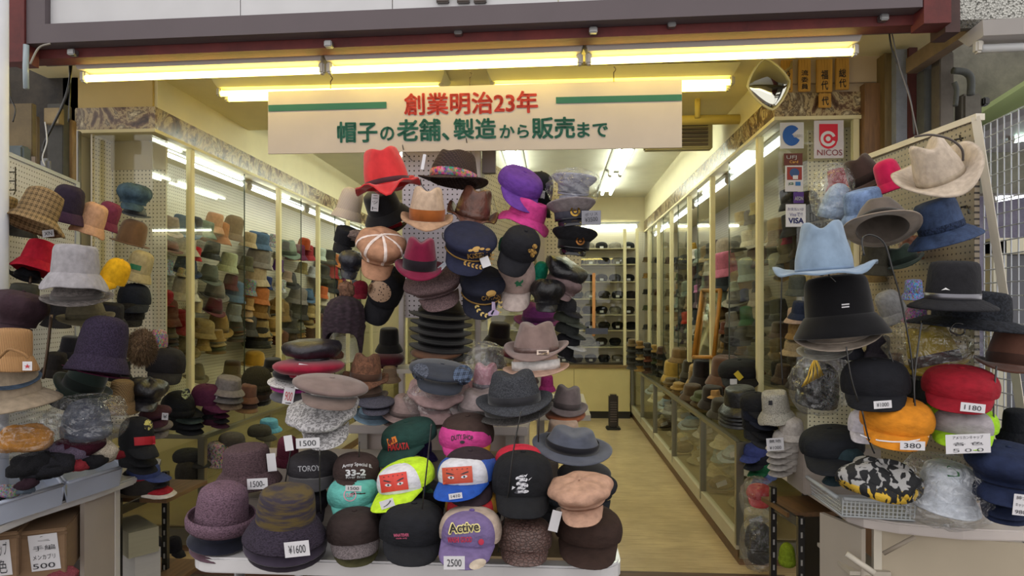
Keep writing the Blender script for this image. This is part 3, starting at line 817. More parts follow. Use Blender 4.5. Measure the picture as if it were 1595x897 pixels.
# lamps ---------------------------------------------------------------------
def lamp(name, A, B, r, housing, label, twin=0, glow=('fff6c8', 5.5), hw=.07, hz=.05, soc=mat('b8b4ab')):
    """fluorescent batten from A to B; the tube hangs under the housing"""
    A, B = Vector(A), Vector(B); mid = (A+B)/2; L = (B-A); ln = L.length; ang = math.atan2(L.y, L.x); sl = math.atan2(L.z, math.hypot(L.x, L.y))
    root = empty(name, mid, label, 'lamp')
    M = Matrix.Translation(mid) @ Matrix.Rotation(ang, 4, 'Z') @ Matrix.Rotation(-sl, 4, 'Y')
    h = ln/2; e = h
    V = [(-e*.985, -hw*.6, .02), (e*.985, -hw*.6, .02), (e*.985, hw*.6, .02), (-e*.985, hw*.6, .02), (-e-.02, -hw, .02+hz), (e+.02, -hw, .02+hz), (e+.02, hw, .02+hz), (-e-.02, hw, .02+hz)]
    link('reflector', mesh('reflector', V, BOXF), root, housing, M)
    offs = (-twin, twin) if twin else (0,)
    for o_ in offs:
        a = M @ Vector((-h+.025, o_, -.012)); b = M @ Vector((h-.025, o_, -.012))
        tube('light_tube', [a, b], r, mat(glow[0], 'glow', glow[1]), root, 10)
        for sx in (-1, 1):
            V, Fc = bevbox(.03, .04, .055, .008)
            link('end_socket', mesh('end_socket', V, Fc), root, soc, M @ Matrix.Translation((sx*(h-.014), o_, -.004)))
    return root
HW = mat('a9a29c')
for a, b, t in ((-2.33, -1.10, 'left'), (-1.09, .135, 'middle'), (.15, 1.385, 'right')):
    z = lambda x: 2.655+.010*(x+2.4)
    lamp('tube_lamp', (a, 3.03, z(a)), (b, 3.03, z(b)), .016, HW, 'long bare tube lamp under the beam, %s of the three in front' % t, glow=('ffe87e', 6.0), hw=.066, hz=.082)
for xa, xb, t in ((345, 693, 'left of the two behind the banner'), (765, 1140, 'right of the two behind the banner')):
    Y = 3.95; a = PY(xa, 130, Y); b = PY(xb, 130, Y)
    lamp('ceiling_lamp', (a.x, Y, 2.87), (b.x, Y, 2.87), .017, mat('c9c29a'), 'yellowish twin tube ceiling lamp, %s' % t, twin=.05, glow=('ffe56a', 6.0), hw=.12, hz=.06)
IW = mat('c6c8c2')
nm = ['nearest', 'second', 'third']
for X, t in ((.70, 'right row'), (-.42, 'middle row'), (-1.45, 'left row')):
    for i, Y in enumerate((4.75, 6.05, 7.35)):
        lamp('ceiling_lamp', (X, Y+.1, 3.06), (X, Y+1.3, 3.06), .017, IW, 'cool white twin tube ceiling lamp in the %s, %s' % (t, ['nearest the street', 'second from the street', 'farthest in'][i]), twin=.055, glow=('f8ffec', 8.0), hw=.11, hz=.03)
lamp('wall_lamp', (.0, 9.22, 2.70), (1.2, 9.22, 2.70), .017, IW, 'tube lamp across the back wall above the rear showcase', glow=('f8ffec', 8), hw=.05, hz=.03)
for i, Y in enumerate((4.05, 5.35, 6.65, 7.95)):
    lamp('showcase_lamp', (XL-.10, Y, 2.565), (XL-.10, Y+1.2, 2.565), .014, IW, 'tube lamp inside the left showcase top, %s from the street' % ['nearest', 'second', 'third', 'fourth'][i], glow=('f2fbff', 5), hw=.03, hz=.02)
    lamp('showcase_lamp', (XR+.10, Y, 2.565), (XR+.10, Y+1.2, 2.565), .014, IW, 'tube lamp inside the right showcase top, %s from the street' % ['nearest', 'second', 'third', 'fourth'][i], glow=('f2fbff', 3.5), hw=.03, hz=.02)
# ceiling pipe, grille
q = tube('ceiling_pipe', [(.55, 4.6, 2.84), (1.32, 4.6, 2.84)], .035, mat('cdb96a')); tag(q, 'fat cream pipe running across under the shop ceiling', 'pipe')
q = tube('ceiling_pipe', [(1.0, 4.55, 2.84), (1.0, 4.55, 2.97)], .02, mat('cdb96a')); tag(q, 'short cream pipe rising from the fat ceiling pipe', 'pipe')
gr = empty('ceiling_grille', (.95, 5.0, 2.8), 'metal framed ventilation grille on the ceiling step near the pipe', 'vent')
bx('frame', (.70, 1.22), (5.02, 5.10), (2.74, 2.96), mat('b8b08c'), gr, .01)
for i in range(6): bx('louver', (.74, 1.18), (5.0, 5.03), (2.765+i*.03, 2.782+i*.03), mat('75695a'), gr)

# banner ------------------------------------------------------------------
bn = empty('hanging_banner', PY(740, 180, 3.15), 'wide white banner board with red and green Japanese lettering', 'sign')
a = PY(418, 143, 3.15); b = PY(1062, 124, 3.15); a2 = PY(418, 240, 3.15); b2 = PY(1062, 230, 3.15)
slab('board', (a.x, 3.15), (b.x, 3.15), a2.z, a.z, .008, mat('b8aa99'), bn, b2.z, b.z)
dtext_root = bn
GRN = mat('0e5a48'); RDT = mat('b0281c')
dtext(bn, '創業明治23年', (629, 143, 838, 178), RDT, -1.2, .03, off=.004)
for t, box in (('帽子', (525, 189, 588, 222)), ('の', (592, 197, 614, 219)), ('老舗、', (618, 185, 700, 220)), ('製造', (706, 184, 773, 217)), ('から', (778, 194, 824, 215)), ('販売', (828, 182, 896, 216)), ('まで', (899, 190, 947, 214))):
    dtext(bn, t, box, GRN, -1, .03, off=.004)
dpatch(bn, 'green_line', (418, 161, 602, 171), GRN, -1.6, off=.004, n=1); dpatch(bn, 'green_line', (866, 149, 1062, 159), GRN, -1.3, off=.004, n=1)
for px, y0, y1 in ((515, 118, 138), (732, 112, 133), (956, 104, 127)):
    h = tube('hook', smoothline([PY(px, y0, 3.12), PY(px+3, y0+4, 3.12), PY(px, y0+9, 3.12), PY(px, y0+10, 3.14), PY(px, y1, 3.14)], 4), .0025, mat('4a4038', 'metal'), bn, 6)

# showcases ---------------------------------------------------------------
PEG = mat('d5cdb8', 'peg'); PEGW = mat('c4c2c8', 'peg')
def showcase(side):
    L = side == 'left'; X = XL if L else XR; sgn = -1 if L else 1; back = X+sgn*.40 if L else X+sgn*.55
    root = empty('%s_showcase' % side if False else 'glass_showcase', (X, 6.5, .75), 'tall wall showcase with sliding glass along the %s side of the shop' % side, 'showcase')
    PB = PEG if L else mat('9c917c', 'peg')
    slab('pegboard', (back, CYE-.05) if L else (back, CY0), (back, CY0) if L else (back, CYE-.05), .75, ZT-.02, .01, PB, root)
    yy = [CY0+.0, CY0+.42, 5.72, 6.7, 7.7, 8.7] if L else [CY0, 4.22, 5.45, 6.35, 7.3, 8.2, 9.0]
    for i, y in enumerate(yy[1:]):
        bx('post', (X-.02, X+.02), (y-.022, y+.022), (.74, ZT-.02), CHAN, root, .003)
    for i in range(len(yy)-1):
        if L and i == 2: pass
        y0, y1 = yy[i]+.022, yy[i+1]-.022
        if i == 0:
            bx('glass_pane', (X-.003, X+.003), (y0-.02, y1), (.76, ZT-.02), GLASS, root)
        else:       # two sliding leaves, one pushed over the other so that part stands open
            m = y0+(y1-y0)*.56
            bx('glass_pane', (X-.012, X-.006), (y0, m), (.76, ZT-.02), GLASS, root)
            if i not in (1, 2, 3): bx('glass_pane', (X+.006, X+.012), (m-.05, y1-(y1-y0)*.05), (.76, ZT-.02), GLASS, root)
            bx('pane_edge', (X-.013, X-.005), (m-.004, m), (.76, ZT-.02), mat('2d3a30', 'gloss'), root)
    bx('track', (X-.03, X+.03), (CY0, CYE-.05), (.735, .76), ALU, root)
    if L: slab('end_pegboard', (X-.40, CY0+.18), (X-.02, CY0+.18), .75, 2.42, .01, PEG, root); bx('end_pane', (X-.38, X-.0), (CY0-.003, CY0+.003), (1.5, ZT-.02), GLASS, root); bx('end_panel', (X-.40, X-.02), (CY0+.17, CY0+.19), (2.42, ZT-.02), mat('b3a68c'), root)
    else:
        bx('end_pane', (X, X+.42), (CY0-.003, CY0+.003), (.76, ZT-.02), GLASS, root)
        slab('end_pegboard', (X+.25, CY0+.22), (X+.6, CY0+.12), .75, ZT-.02, .01, PEG, root); bx('post', (X+.42, X+.45), (CY0-.02, CY0+.02), (.74, ZT-.02), CHAN, root)
    bx('inner_shelf', (min(X+sgn*.04, back), max(X+sgn*.04, back)), (CY0+.03, CYE-.06), (1.18, 1.186), GLASS, root)
    return root
sl_ = showcase('left'); sr_ = showcase('right')
def counter(side):
    L = side == 'left'; X = GL if L else GR; far = -3.0 if L else 1.93; s = -1 if L else 1
    root = empty('glass_counter', (X, 6.3, 0), 'low aluminium framed glass counter along the %s side of the aisle' % side, 'counter')
    y0 = 3.86; yy = [y0, 4.78, 5.9, 7.0, 8.0, 9.0]
    bx('base', (min(X, far), max(X, far)), (y0, CYE-.05), (0, .09), mat('6b4f33', 'wood', 'x'), root)
    bx('bottom_rail', (X-.02, X+.02), (y0, CYE-.05), (.09, .18), mat('b9af92', 'plain'), root)
    bx('top_rail', (X-.02, X+.02), (y0, CYE-.05), (.70, .725), ALU, root)
    bx('end_rail', (min(X, far), max(X, far)), (y0-.01, y0+.02), (.70, .725), ALU, root)
    bx('end_bottom_rail', (min(X, far), max(X, far)), (y0-.01, y0+.02), (.04, .14), ALU, root)
    bx('top_glass', (min(X, far), max(X, far)), (y0, CYE-.05), (.722, .73), GLASS, root)
    bx('back_panel', (far+(.015 if L else -.025), far+(.025 if L else -.015)), (y0, CYE-.06), (.1, .72), mat('b8a77c'), root)
    bx('glass_shelf', (min(X, far)+.03, max(X, far)-.03), (y0+.05, CYE-.1), (.42, .426), GLASS, root)
    bx('floor_board', (min(X, far)+.02, max(X, far)-.02), (y0+.03, CYE-.06), (.14, .15), mat('8a7850'), root)
    for i, y in enumerate(yy):
        bx('post', (X-.022, X+.022), (y-.02, y+.02), (.12, .72), ALU, root, .003)
        if i < len(yy)-1: bx('glass_pane', (X-.003, X+.003), (y+.02, yy[i+1]-.02), (.16, .70), GLASS, root)
    bx('post', (far+(.2 if L else -.2)-.02, far+(.2 if L else -.2)+.02), (y0-.02, y0+.02), (.12, .72), ALU, root)
    return root
cl_ = counter('left'); cr_ = counter('right')
# rear showcase
rs = empty('rear_showcase', (.1, 9.0, 0), 'glass fronted showcase with shelves of dark caps across the back wall', 'showcase')
bx('base_cabinet', (-2.1, 1.05), (8.95, 9.28), (.1, .70), mat('cdbd86'), rs)
bx('plinth', (-2.1, 1.05), (8.97, 9.28), (0, .10), mat('1c1a18'), rs)
for x in (-1.2, -.5, .28): bx('door_joint', (x-.004, x+.004), (8.945, 8.952), (.12, .68), mat('8a7c50'), rs)
bx('counter_edge', (-2.1, 1.1), (8.93, 9.28), (.70, .74), mat('7d6540', 'wood', 'x'), rs)
slab('pegboard', (-2.1, 9.27), (1.3, 9.27), .74, 2.62, .01, PEG, rs)
for x in (-2.08, -.9, .98, 1.15): bx('post', (x-.02, x+.02), (8.95, 8.99), (.74, 2.62), CHAN, rs)
SHZ = [.99, 1.22, 1.44, 1.66, 1.90, 2.14, 2.36]
for z in SHZ: bx('shelf', (-2.1, 1.15), (8.98, 9.27), (z-.012, z), mat('b3a988'), rs)
bx('glass_pane', (-2.06, -.92), (8.955, 8.961), (.75, 2.30), GLASS, rs); bx('glass_pane', (-.88, .96), (8.955, 8.961), (.75, 2.30), GLASS, rs)
o = bx('orange_pole', (PY(925, 0, 8.7).x-.02, PY(925, 0, 8.7).x+.02), (8.7, 8.73), (1.15, 2.0), mat('c98a55')); tag(o, 'thin orange brown pole standing before the rear showcase', 'pole')
o = bx('blue_label', (PY(912, 0, 8.6).x, PY(947, 0, 8.6).x), (8.6, 8.62), (1.18, 1.26), mat('45475e')); tag(o, 'blue grey label strip in front of the rear shelves', 'sign')
# mirror with wooden frame leaning on the right showcase
m0 = P(1104, 505, 5.6)
fm = empty('framed_mirror', P(1104, 560, 5.6), 'standing mirror in a golden wood frame by the right showcase', 'mirror')
c0, c1 = P(1094, 452, 5.75), P(1080, 556, 5.65); c2_, c3 = P(1122, 452, 5.35), P(1112, 556, 5.25)
WD = mat('a8711f', 'wood')
for a, b in ((c0, c1), (c2_, c3), (c0, c2_), (c1, c3)): tube('frame_bar', [a, b], .018, WD, fm, 6)
n_ = Vector((.01, .02, 0)); link('mirror_glass', mesh('mirror_glass', [c0+n_-c0, c1+n_-c0, c3+n_-c0, c2_+n_-c0], [(0, 1, 2, 3)]), fm, mat('cfcfc8', 'chrome'), Matrix.Translation(c0))
# small heater on the floor
p = P(955, 655, 8.1)
ht = empty('tower_heater', (p.x, p.y, 0), 'narrow dark tower heater standing on the floor at the rear', 'heater')
bx('body', (p.x-.06, p.x+.06), (p.y-.06, p.y+.06), (.03, .44), mat('2e2724', 'gloss'), ht, .02)
bx('foot', (p.x-.09, p.x+.09), (p.y-.09, p.y+.09), (0, .03), mat('1b1918'), ht, .01)
for i in range(9): bx('slot', (p.x-.04, p.x+.04), (p.y-.064, p.y-.058), (.1+i*.03, .11+i*.03), mat('5f5650', 'metal'), ht)
# diamond mirror -----------------------------------------------------------
dm = empty('corner_mirror', P(1197, 131, 3.45), 'rounded diamond shaped security mirror in pale frame under the lamps', 'mirror')
V = []; Fc = []; N = 32; C = P(1197, 131, 3.45); ex = (P(1229, 127, 3.45)-C); ey = (P(1191, 92, 3.45)-C)
def supq(t, k=1.36):
    c, s = math.cos(t), math.sin(t); q = (abs(c)**k+abs(s)**k)**(-1/k); return c*q, s*q
nrm = Vector((.12, -1, -.45)).normalized()
rim = []
for i in range(N):
    a, b = supq(2*math.pi*i/N); rim.append(ex*a+ey*b)
for j, (s, dz) in enumerate(((1, 0), (.95, .006), (.8, .014), (.5, .024), (.2, .028), (.01, .028))):
    V += [v*s+nrm*dz for v in rim]
for j in range(5):
    for i in range(N): Fc.append((j*N+i, j*N+(i+1) % N, (j+1)*N+(i+1) % N, (j+1)*N+i))
link('mirror_glass', mesh('mirror_glass', V, Fc, True), dm, mat('c8c8bc', 'chrome'), Matrix.Translation(C))
tube('frame', [C+v*1.02+nrm*.004 for v in rim+[rim[0]]], .006, mat('bfb58c'), dm, 6)
V2, F2 = [v*1.0-nrm*.004 for v in rim], [tuple(range(N))]; link('backing', mesh('backing', V2, F2), dm, mat('6b6450'), Matrix.Translation(C))
tube('arm', [C-nrm*.01, P(1232, 105, 3.6), P(1234, 90, 3.8)], .008, mat('b8a87a', 'metal'), dm, 6)
# wooden plaques -----------------------------------------------------------
tag(bx('notice_board', (PY(1196, 0, 3.84).x, PY(1396, 0, 3.84).x), (3.84, 3.86), (2.82, 3.02), mat('b6a184'), None, .003), 'cream board over the right showcase behind the wooden plaques', 'board')
PLQ = mat('b98a35', 'wood')
for i, (x0, x1, y0, y1, t, lab) in enumerate(((1217, 1235, 93, 143, '理事', 'leftmost wooden plaque, partly behind the diamond mirror'), (1244, 1263, 92, 142, '流\n委\n員', 'wooden plaque with three characters, second from the mirror'), (1272, 1297, 92, 143, '福\n代', 'wooden plaque with larger characters, third from the mirror'),
                                            (1302, 1323, 90, 139, '総\n代', 'rightmost wooden plaque of the upper row'), (1276, 1295, 145, 167, '代', 'small square wooden plaque hanging below the others'))):
    Y = 3.80 if i < 4 else 3.81; A = PY(x0, y0, Y); B = PY(x1, y1, Y)
    pl = empty('wooden_plaque', ((A.x+B.x)/2, Y, B.z), lab, 'sign'); bx('board', (A.x, B.x), (Y, Y+.014), (B.z, A.z), PLQ, pl, .003)
    tl = t.split('\n') if i else ['役', '員']
    if i and i < 4: dtext(pl, '博多', ((x0+x1)/2-3, y0+4, (x0+x1)/2+5, y0+13), INK, 0, .01) if False else None
    yy0 = y0+(16 if i < 4 else 4)
    hh = (y1-2-yy0)/len(tl)
    for j, ch in enumerate(tl): dtext(pl, ch, ((x0+x1)/2-5.5, yy0+hh*j+1, (x0+x1)/2+5.5, yy0+hh*(j+1)-1), INK, 0, .02)
# window stickers ----------------------------------------------------------
def sticker(x0, y0, x1, y1, base, label, Y=3.855, rot=0):
    A, B = PY(x0, y0, Y), PY(x1, y1, Y)
    r_ = empty('window_sticker', ((A.x+B.x)/2, Y, B.z), label, 'sticker')
    bx('sheet', (A.x, B.x), (Y, Y+.0025), (B.z, A.z), base, r_); return r_
s_ = sticker(1215, 191, 1252, 231, mat('bdbcbf'), 'grey sticker with a blue notched disc on the right showcase glass')
V, Fc = grid2d(1, 1); N = 26; V = [(.5, .5)]+[(.5+.5*math.cos(R(8+a*318/N)), .5-.5*math.sin(R(8+a*318/N+0))) for a in range(N+1)]
dn = lambda q: (1219+(q[0])*28, 195+(q[1])*32)
decal(s_, 'emblem', [dn((.5+.5*math.cos(R(25+a*295/N)), .5+.5*math.sin(R(25+a*295/N)))) for a in range(N+1)]+[dn((.52, .45))], [(N+1, a, a+1) for a in range(N)], mat('0f4f9c'), .003)
dtext(s_, 'CARD', (1236, 209, 1249, 214), PAPER, 0, .02, off=.005)
s_ = sticker(1268, 188, 1314, 246, mat('c2bbbf'), 'pale sticker with a red shield and wide red C emblem')
V = [(1276, 193), (1305, 193), (1305, 218), (1302, 226), (1297, 230), (1290.5, 232), (1284, 230), (1279, 226), (1276, 218)]
decal(s_, 'shield', V, [tuple(range(9))[::-1]], mat('c8102e'), .003)
ringpts = lambda cx, cy, ro, ri, a0, a1, n=22: ([(cx+ro*math.cos(R(a0+(a1-a0)*i/n)), cy+ro*math.sin(R(a0+(a1-a0)*i/n))) for i in range(n+1)]+[(cx+ri*math.cos(R(a0+(a1-a0)*i/n)), cy+ri*math.sin(R(a0+(a1-a0)*i/n))) for i in range(n+1)], [(i, i+1, n+2+i, n+1+i) for i in range(n)])
v, f = ringpts(1290, 216, 12, 7.5, 20, 340); decal(s_, 'letter_ring', v, f, PAPER, .004)
v, f = ringpts(1290, 216, 3.8, 0, 0, 360); decal(s_, 'dot', v, f, PAPER, .004)
dtext(s_, 'NICOS', (1273, 233, 1312, 242), mat('7c1a2c'), 0, 0, off=.004)
s_ = sticker(1221, 239, 1250, 257, mat('5a2418'), 'brown bank card sticker with white lettering')
dtext(s_, 'UFJ', (1225, 242, 1241, 249), PAPER, 0, .01, off=.004); dtext(s_, 'Card', (1230, 250, 1243, 254), mat('d9a74a'), 0, 0, off=.004)
s_ = sticker(1223, 258, 1251, 298, mat('c9c7cb'), 'white card sticker with red picture square and small logos')
dpatch(s_, 'picture', (1226, 260, 1249, 280), mat('8c2a22'), off=.003, n=1); dpatch(s_, 'globe', (1230, 262, 1245, 276), mat('2c4a7c'), disc=True, off=.004); dpatch(s_, 'centre', (1235, 273, 1243, 279), PAPER, off=.005, n=1)
dtext(s_, 'JCB', (1228, 284, 1236, 289), mat('1c6a3c'), 0, .03, off=.004); dpatch(s_, 'logo', (1239, 283, 1247, 289), mat('2f6fae'), off=.004, n=1)
s_ = sticker(1236, 299, 1252, 316, mat('4b2a7c'), 'small violet sticker with white lettering'); dtext(s_, 'AEON', (1238, 306, 1251, 312), PAPER, 0, .03, off=.004)
s_ = sticker(1224, 318, 1255, 353, mat('d4d4da'), 'white card sticker with bold blue letters at the bottom')
dtext(s_, 'お支払いは', (1227, 323, 1252, 328), mat('57548a'), 0, 0, off=.004); dtext(s_, 'Visaで!!', (1230, 331, 1250, 337), mat('57548a'), 0, 0, off=.004); dtext(s_, 'VISA', (1228, 339, 1252, 348), mat('1a2a7c'), 0, .03, off=.004)

# wing pegboards -----------------------------------------------------------
A = P(-60, 210, 2.72); B = P(118, 286, 3.8)
wl = empty('wing_pegboard', (A.x, A.y, 0), 'white pegboard panel standing along the left side of the shopfront', 'pegboard')
slab('board', (A.x, A.y), (B.x, B.y), .70, 2.23, .02, PEGW, wl, .7, 2.24)
slab('top_trim', (A.x+.01, A.y-.02), (B.x+.01, B.y-.02), 2.23, 2.25, .03, mat('b9bdc6'), wl, 2.24, 2.26)
slab('end_trim', (B.x, B.y-.02), (B.x+.03, B.y-.02), .7, 2.255, .03, mat('b9bdc6'), wl)
for px, py, d in ((10, 268, 3.05), ):
    for dx in (0, 14): tube('peg_hook', [P(px+dx, py-8, d), P(px+dx, py+30, d-.02), P(px+dx-2, py+34, d-.12)], .003, mat('4a4640', 'metal'), wl, 5)
    for dy in (0, 14, 28): tube('peg_hook', [P(px-1, py+dy, d-.01), P(px+15, py+dy, d-.01)], .003, mat('4a4640', 'metal'), wl, 5)
A = P(1343, 250, 3.3); B = P(1522, 183, 2.5)
wr = empty('wing_pegboard', (A.x, A.y, 0), 'white framed pegboard panel leaning along the right side of the shopfront', 'pegboard')
slab('board', (A.x, A.y), (B.x, B.y), .75, 2.255, .02, mat('8b7f6c', 'peg'), wr, .75, 2.235)
slab('top_trim', (A.x-.01, A.y-.02), (B.x, B.y-.02), 2.255, 2.28, .035, mat('c9c2b2'), wr, 2.235, 2.26)
Bz = Vector((B.x, B.y, 0))
V = [P(1512, 183, 2.5), P(1526, 180, 2.47), P(1573, 480, 2.44), P(1560, 482, 2.47), P(1608, 720, 2.41), P(1594, 722, 2.44)]; bk = Vector((.03, .04, 0))
W_ = V+[v+bk for v in V]; O = W_[0]
link('end_trim', mesh('end_trim', [v-O for v in W_], [(0, 1, 2, 3), (3, 2, 4, 5), (6, 9, 8, 7), (9, 11, 10, 8), (1, 7, 8, 2), (2, 8, 10, 4), (0, 3, 9, 6), (3, 5, 11, 9)]), wr, mat('c4bdae'), Matrix.Translation(O))
for px, py in ((1495, 215), (1505, 320)):
    tube('peg_hook', [P(px, py-4, 2.56), P(px+4, py+12, 2.5)], .004, BK, wr, 5); tube('peg_hook', [P(px-9, py+3, 2.56), P(px+6, py, 2.54)], .004, BK, wr, 5)
# wire grid and the neighbour ------------------------------------------------
wg = empty('wire_grid', P(1580, 700, 2.75), 'white wire grid panel at the right edge in front of the next shop', 'grid')
GW = mat('b8bec6', 'gloss')
GA = P(1533, 450, 3.05); GB = P(1680, 450, 2.45)
for i in range(13):
    t = i/12; p = GA.lerp(GB, t); tube('wire', [(p.x, p.y, .5), (p.x, p.y, 2.38)], .0032, GW, wg, 5, False)
for i in range(31):
    z = .5+i*.0626; tube('wire', [(GA.x, GA.y-.004, z), (GB.x, GB.y-.004, z)], .0032, GW, wg, 5, False)
bx('wall_neighbour', (3.1, 6.5), (6.4, 6.5), (0, 4.2), mat('a9a6ba', 'dirty', '7c7890'), kind=ST)
bx('ceiling_neighbour', (2.6, 6.5), (3.4, 6.5), (2.58, 2.62), mat('b9b8c2'), kind=ST)
bx('wall_neighbour_side', (2.15, 2.2), (4.0, 6.4), (0, 3.2), mat('8b8677', 'dirty'), kind=ST)
bx('floor_neighbour', (2.2, 6.5), (3.66, 6.5), (-.05, -.01), mat('77726c', 'dirty'), kind=ST)
lamp('tube_lamp', P(1545, 309, 4.6), P(1680, 285, 4.3), .02, IW, 'cool tube lamp glowing inside the next shop behind the wire grid', glow=('eef0ff', 6), hw=.06, hz=.03)
lamp('tube_lamp', P(1572, 216, 4.0), P(1700, 192, 3.9), .02, IW, 'greenish tube lamp near the canopy of the next shop', glow=('dcffe8', 6), hw=.06, hz=.03)
lamp('tube_lamp', P(1518, 72, 2.75), P(1760, 62, 2.65), .018, mat('b5b1ae'), 'unlit tube lamp in a pale fitting at the upper right corner', glow=('b8babc', .0001), hw=.10, hz=.05)
nf = empty('metal_cabinet', P(1575, 700, 3.3), 'pale metal framed cabinet behind the wire grid at the right edge', 'cabinet')
a = PY(1546, 0, 3.35).x
bx('frame_post', (a, a+.07), (3.35, 3.41), (.3, 1.85), mat('b7b39f'), nf, .004); bx('frame_rail', (a, a+.9), (3.35, 3.41), (1.78, 1.86), mat('c2bda6'), nf, .004)
bx('panel', (a+.07, a+.9), (3.40, 3.42), (.8, 1.78), mat('3f4048', 'gloss'), nf); bx('lower_panel', (a+.07, a+.9), (3.38, 3.41), (.3, .95), mat('a39c8e'), nf)
cy = empty('green_canopy', P(1550, 170, 4.4), 'sloping pale green canopy of the next shop at the upper right', 'canopy')
V = [P(1482, 205, 3.9), P(1720, 55, 3.6), P(1720, 140, 5.4), P(1482, 245, 5.4)]; V += [v+Vector((0, 0, .03)) for v in V]; O = V[0].copy()
link('sheet', mesh('sheet', [v-O for v in V], BOXF), cy, mat('a8b878'), Matrix.Translation(O))
tube('canopy_rib', [P(1500, 238, 4.2), P(1700, 120, 4.0)], .012, mat('4e5640'), cy, 6)
bx('wall_upper_right', (1.72, 2.12), (2.86, 2.95), (2.74, 3.5), mat('cfcfc8', 'pebble'), kind=ST)
bx('trim_21', (2.12, 2.2), (2.9, 3.0), (2.3, 3.5), mat('8388a0', 'dirty'), kind=ST)
bx('trim_22', (2.2, 4.5), (3.3, 3.4), (2.95, 3.8), mat('9aa0ba'), kind=ST)
bx('wall_canopy', (2.0, 7.5), (4.6, 4.7), (2.3, 4.4), mat('8f8a7c', 'dirty'), kind=ST)
bx('trim_23', (1.66, 1.72), (2.84, 2.95), (2.68, 3.5), mat('4c302c', 'dirty'), kind=ST)
p0, p1 = P(1455, 90, 3.3), P(1520, 70, 3.0); p0, p1 = P(1420, 90, 3.5), P(1515, 70, 3.0); slab('trim_24', (p0.x, p0.y), (p1.x, p1.y), 2.79, 2.87, .06, mat('8b7762', 'dirty'), kind=ST)
mb = empty('meter_box', P(1515, 180, 3.3), 'grey brown meter box with bent pipes on the right wall', 'box')
a, b = P(1500, 145, 3.35), P(1530, 245, 3.35); bx('box', (a.x, b.x), (a.y, a.y+.08), (b.z, a.z), mat('6f6a60', 'dirty'), mb, .012)
tube('pipe', smoothline([P(1484, 110, 3.3), P(1502, 112, 3.3), P(1512, 122, 3.3), P(1512, 148, 3.3)], 4), .018, mat('565a58', 'dirty'), mb)
tube('pipe', smoothline([P(1486, 128, 3.3), P(1490, 140, 3.3), P(1488, 165, 3.3)], 4), .012, mat('565a58', 'dirty'), mb)
bx('knob', (b.x, b.x+.03), (a.y-.01, a.y+.03), (b.z+.27, b.z+.31), BK, mb, .006)
# rope by the right facade
cable([(1384, 40), (1390, 80), (1408, 120), (1420, 165), (1424, 210)], 3.0, .004, mat('3c3a3a'), 'dark rope hanging from the beam down to the cream cowboy hat', 'hanging_rope', 'rope')
cable([(1388, 45), (1400, 100), (1416, 150), (1424, 185), (1430, 212)], 2.95, .0028, mat('6d6864'), 'thin grey string twisted along the dark rope', 'hanging_string', 'rope')
# brackets on the red beam
for px, py in ((512, 69), (714, 50), (924, 48), (1046, 38), (1376, 28), (1398, 14), (113, 82)):
    p = PY(px, py, 2.86)
    tag(bx('beam_clip', (p.x-.018, p.x+.018), (2.845, 2.88), (p.z-.014, p.z+.014), mat('8d8d8d', 'metal'), None, .004), 'small metal clip on the red beam, %s' % {512: 'second from the left', 714: 'third from the left', 924: 'middle one', 1046: 'right of the middle', 1376: 'with the rope', 1398: 'uppermost at the right', 113: 'leftmost over the lamp end'}[px], 'clip', 'small metal clips along the red beam')
# centre gondola -----------------------------------------------------------
go = empty('display_rack', P(690, 880, 3.3), 'white slotted display rack with pegboards in the middle of the entrance', 'rack')
YG = 3.35
x0, x1 = PY(627, 0, YG).x, PY(745, 0, YG).x
slab('pegboard', (x0, YG), (x1, YG), 1.46, PY(690, 229, YG).z, .012, mat('c9c2cc', 'peg'), go)
for x in (x0, x1): bx('upright', (x-.014, x+.014), (YG-.03, YG+.01), (0, 2.36 if x == x1 else 1.65), mat('bdb6b6'), go, .003)
bx('top_channel', (x0, x1+.02), (YG-.02, YG+.02), (PY(690, 229, YG).z, PY(690, 224, YG).z), mat('b8b2b8'), go)
q1 = P(838, 300, 4.3); slab('side_pegboard', (x1+.02, YG+.02), (q1.x, q1.y), 1.66, 2.30, .012, mat('c9c4ae', 'peg'), go)
bx('side_post', (x1+.02, x1+.09), (YG, YG+.04), (2.22, 2.36), mat('6c6468'), go)
q2 = P(905, 300, 4.3); slab('rear_pegboard', (q1.x, q1.y), (q2.x, q2.y), 1.62, 2.36, .012, mat('b9b39c', 'peg'), go)
bx('rear_upright', (PY(836, 0, 4.2).x, PY(848, 0, 4.2).x), (4.18, 4.22), (0, 2.3), mat('a8a298'), go)
for i in range(8): tube('wire', [P(748+i*9, 290+i*4, 3.4+.1*i), P(760+i*9, 330+i*4, 3.0+.1*i)], .0025, mat('b5b2b0', 'metal'), go, 5)
ga, gb = PY(545, 0, 2.9).x, PY(822, 0, 2.9).x
bx('shelf', (ga, gb), (2.88, 3.5), (.935, .975), mat('c2bab8'), go, .004)
bx('front_panel', (ga+.03, gb-.02), (2.93, 2.95), (.1, .935), mat('c9bcb8'), go)
bx('side_panel', (gb-.04, gb-.015), (2.9, 3.5), (.1, .935), mat('b8b0ae'), go)
for x in (ga+.06, gb-.08): bx('leg_post', (x-.02, x+.02), (2.9, 2.93), (0, .935), mat('aaa49e'), go)
bx('upper_shelf', (x0+.0, x1+.02), (3.05, 3.34), (1.195, 1.215), mat('b9b2a8'), go)
bx('cross_bar', (x0, gb), (3.2, 3.23), (.955, .985), mat('a9a29c'), go)
bx('deck', (ga, 0.2), (3.5, 4.4), (.90, .93), mat('a39c8e'), go)
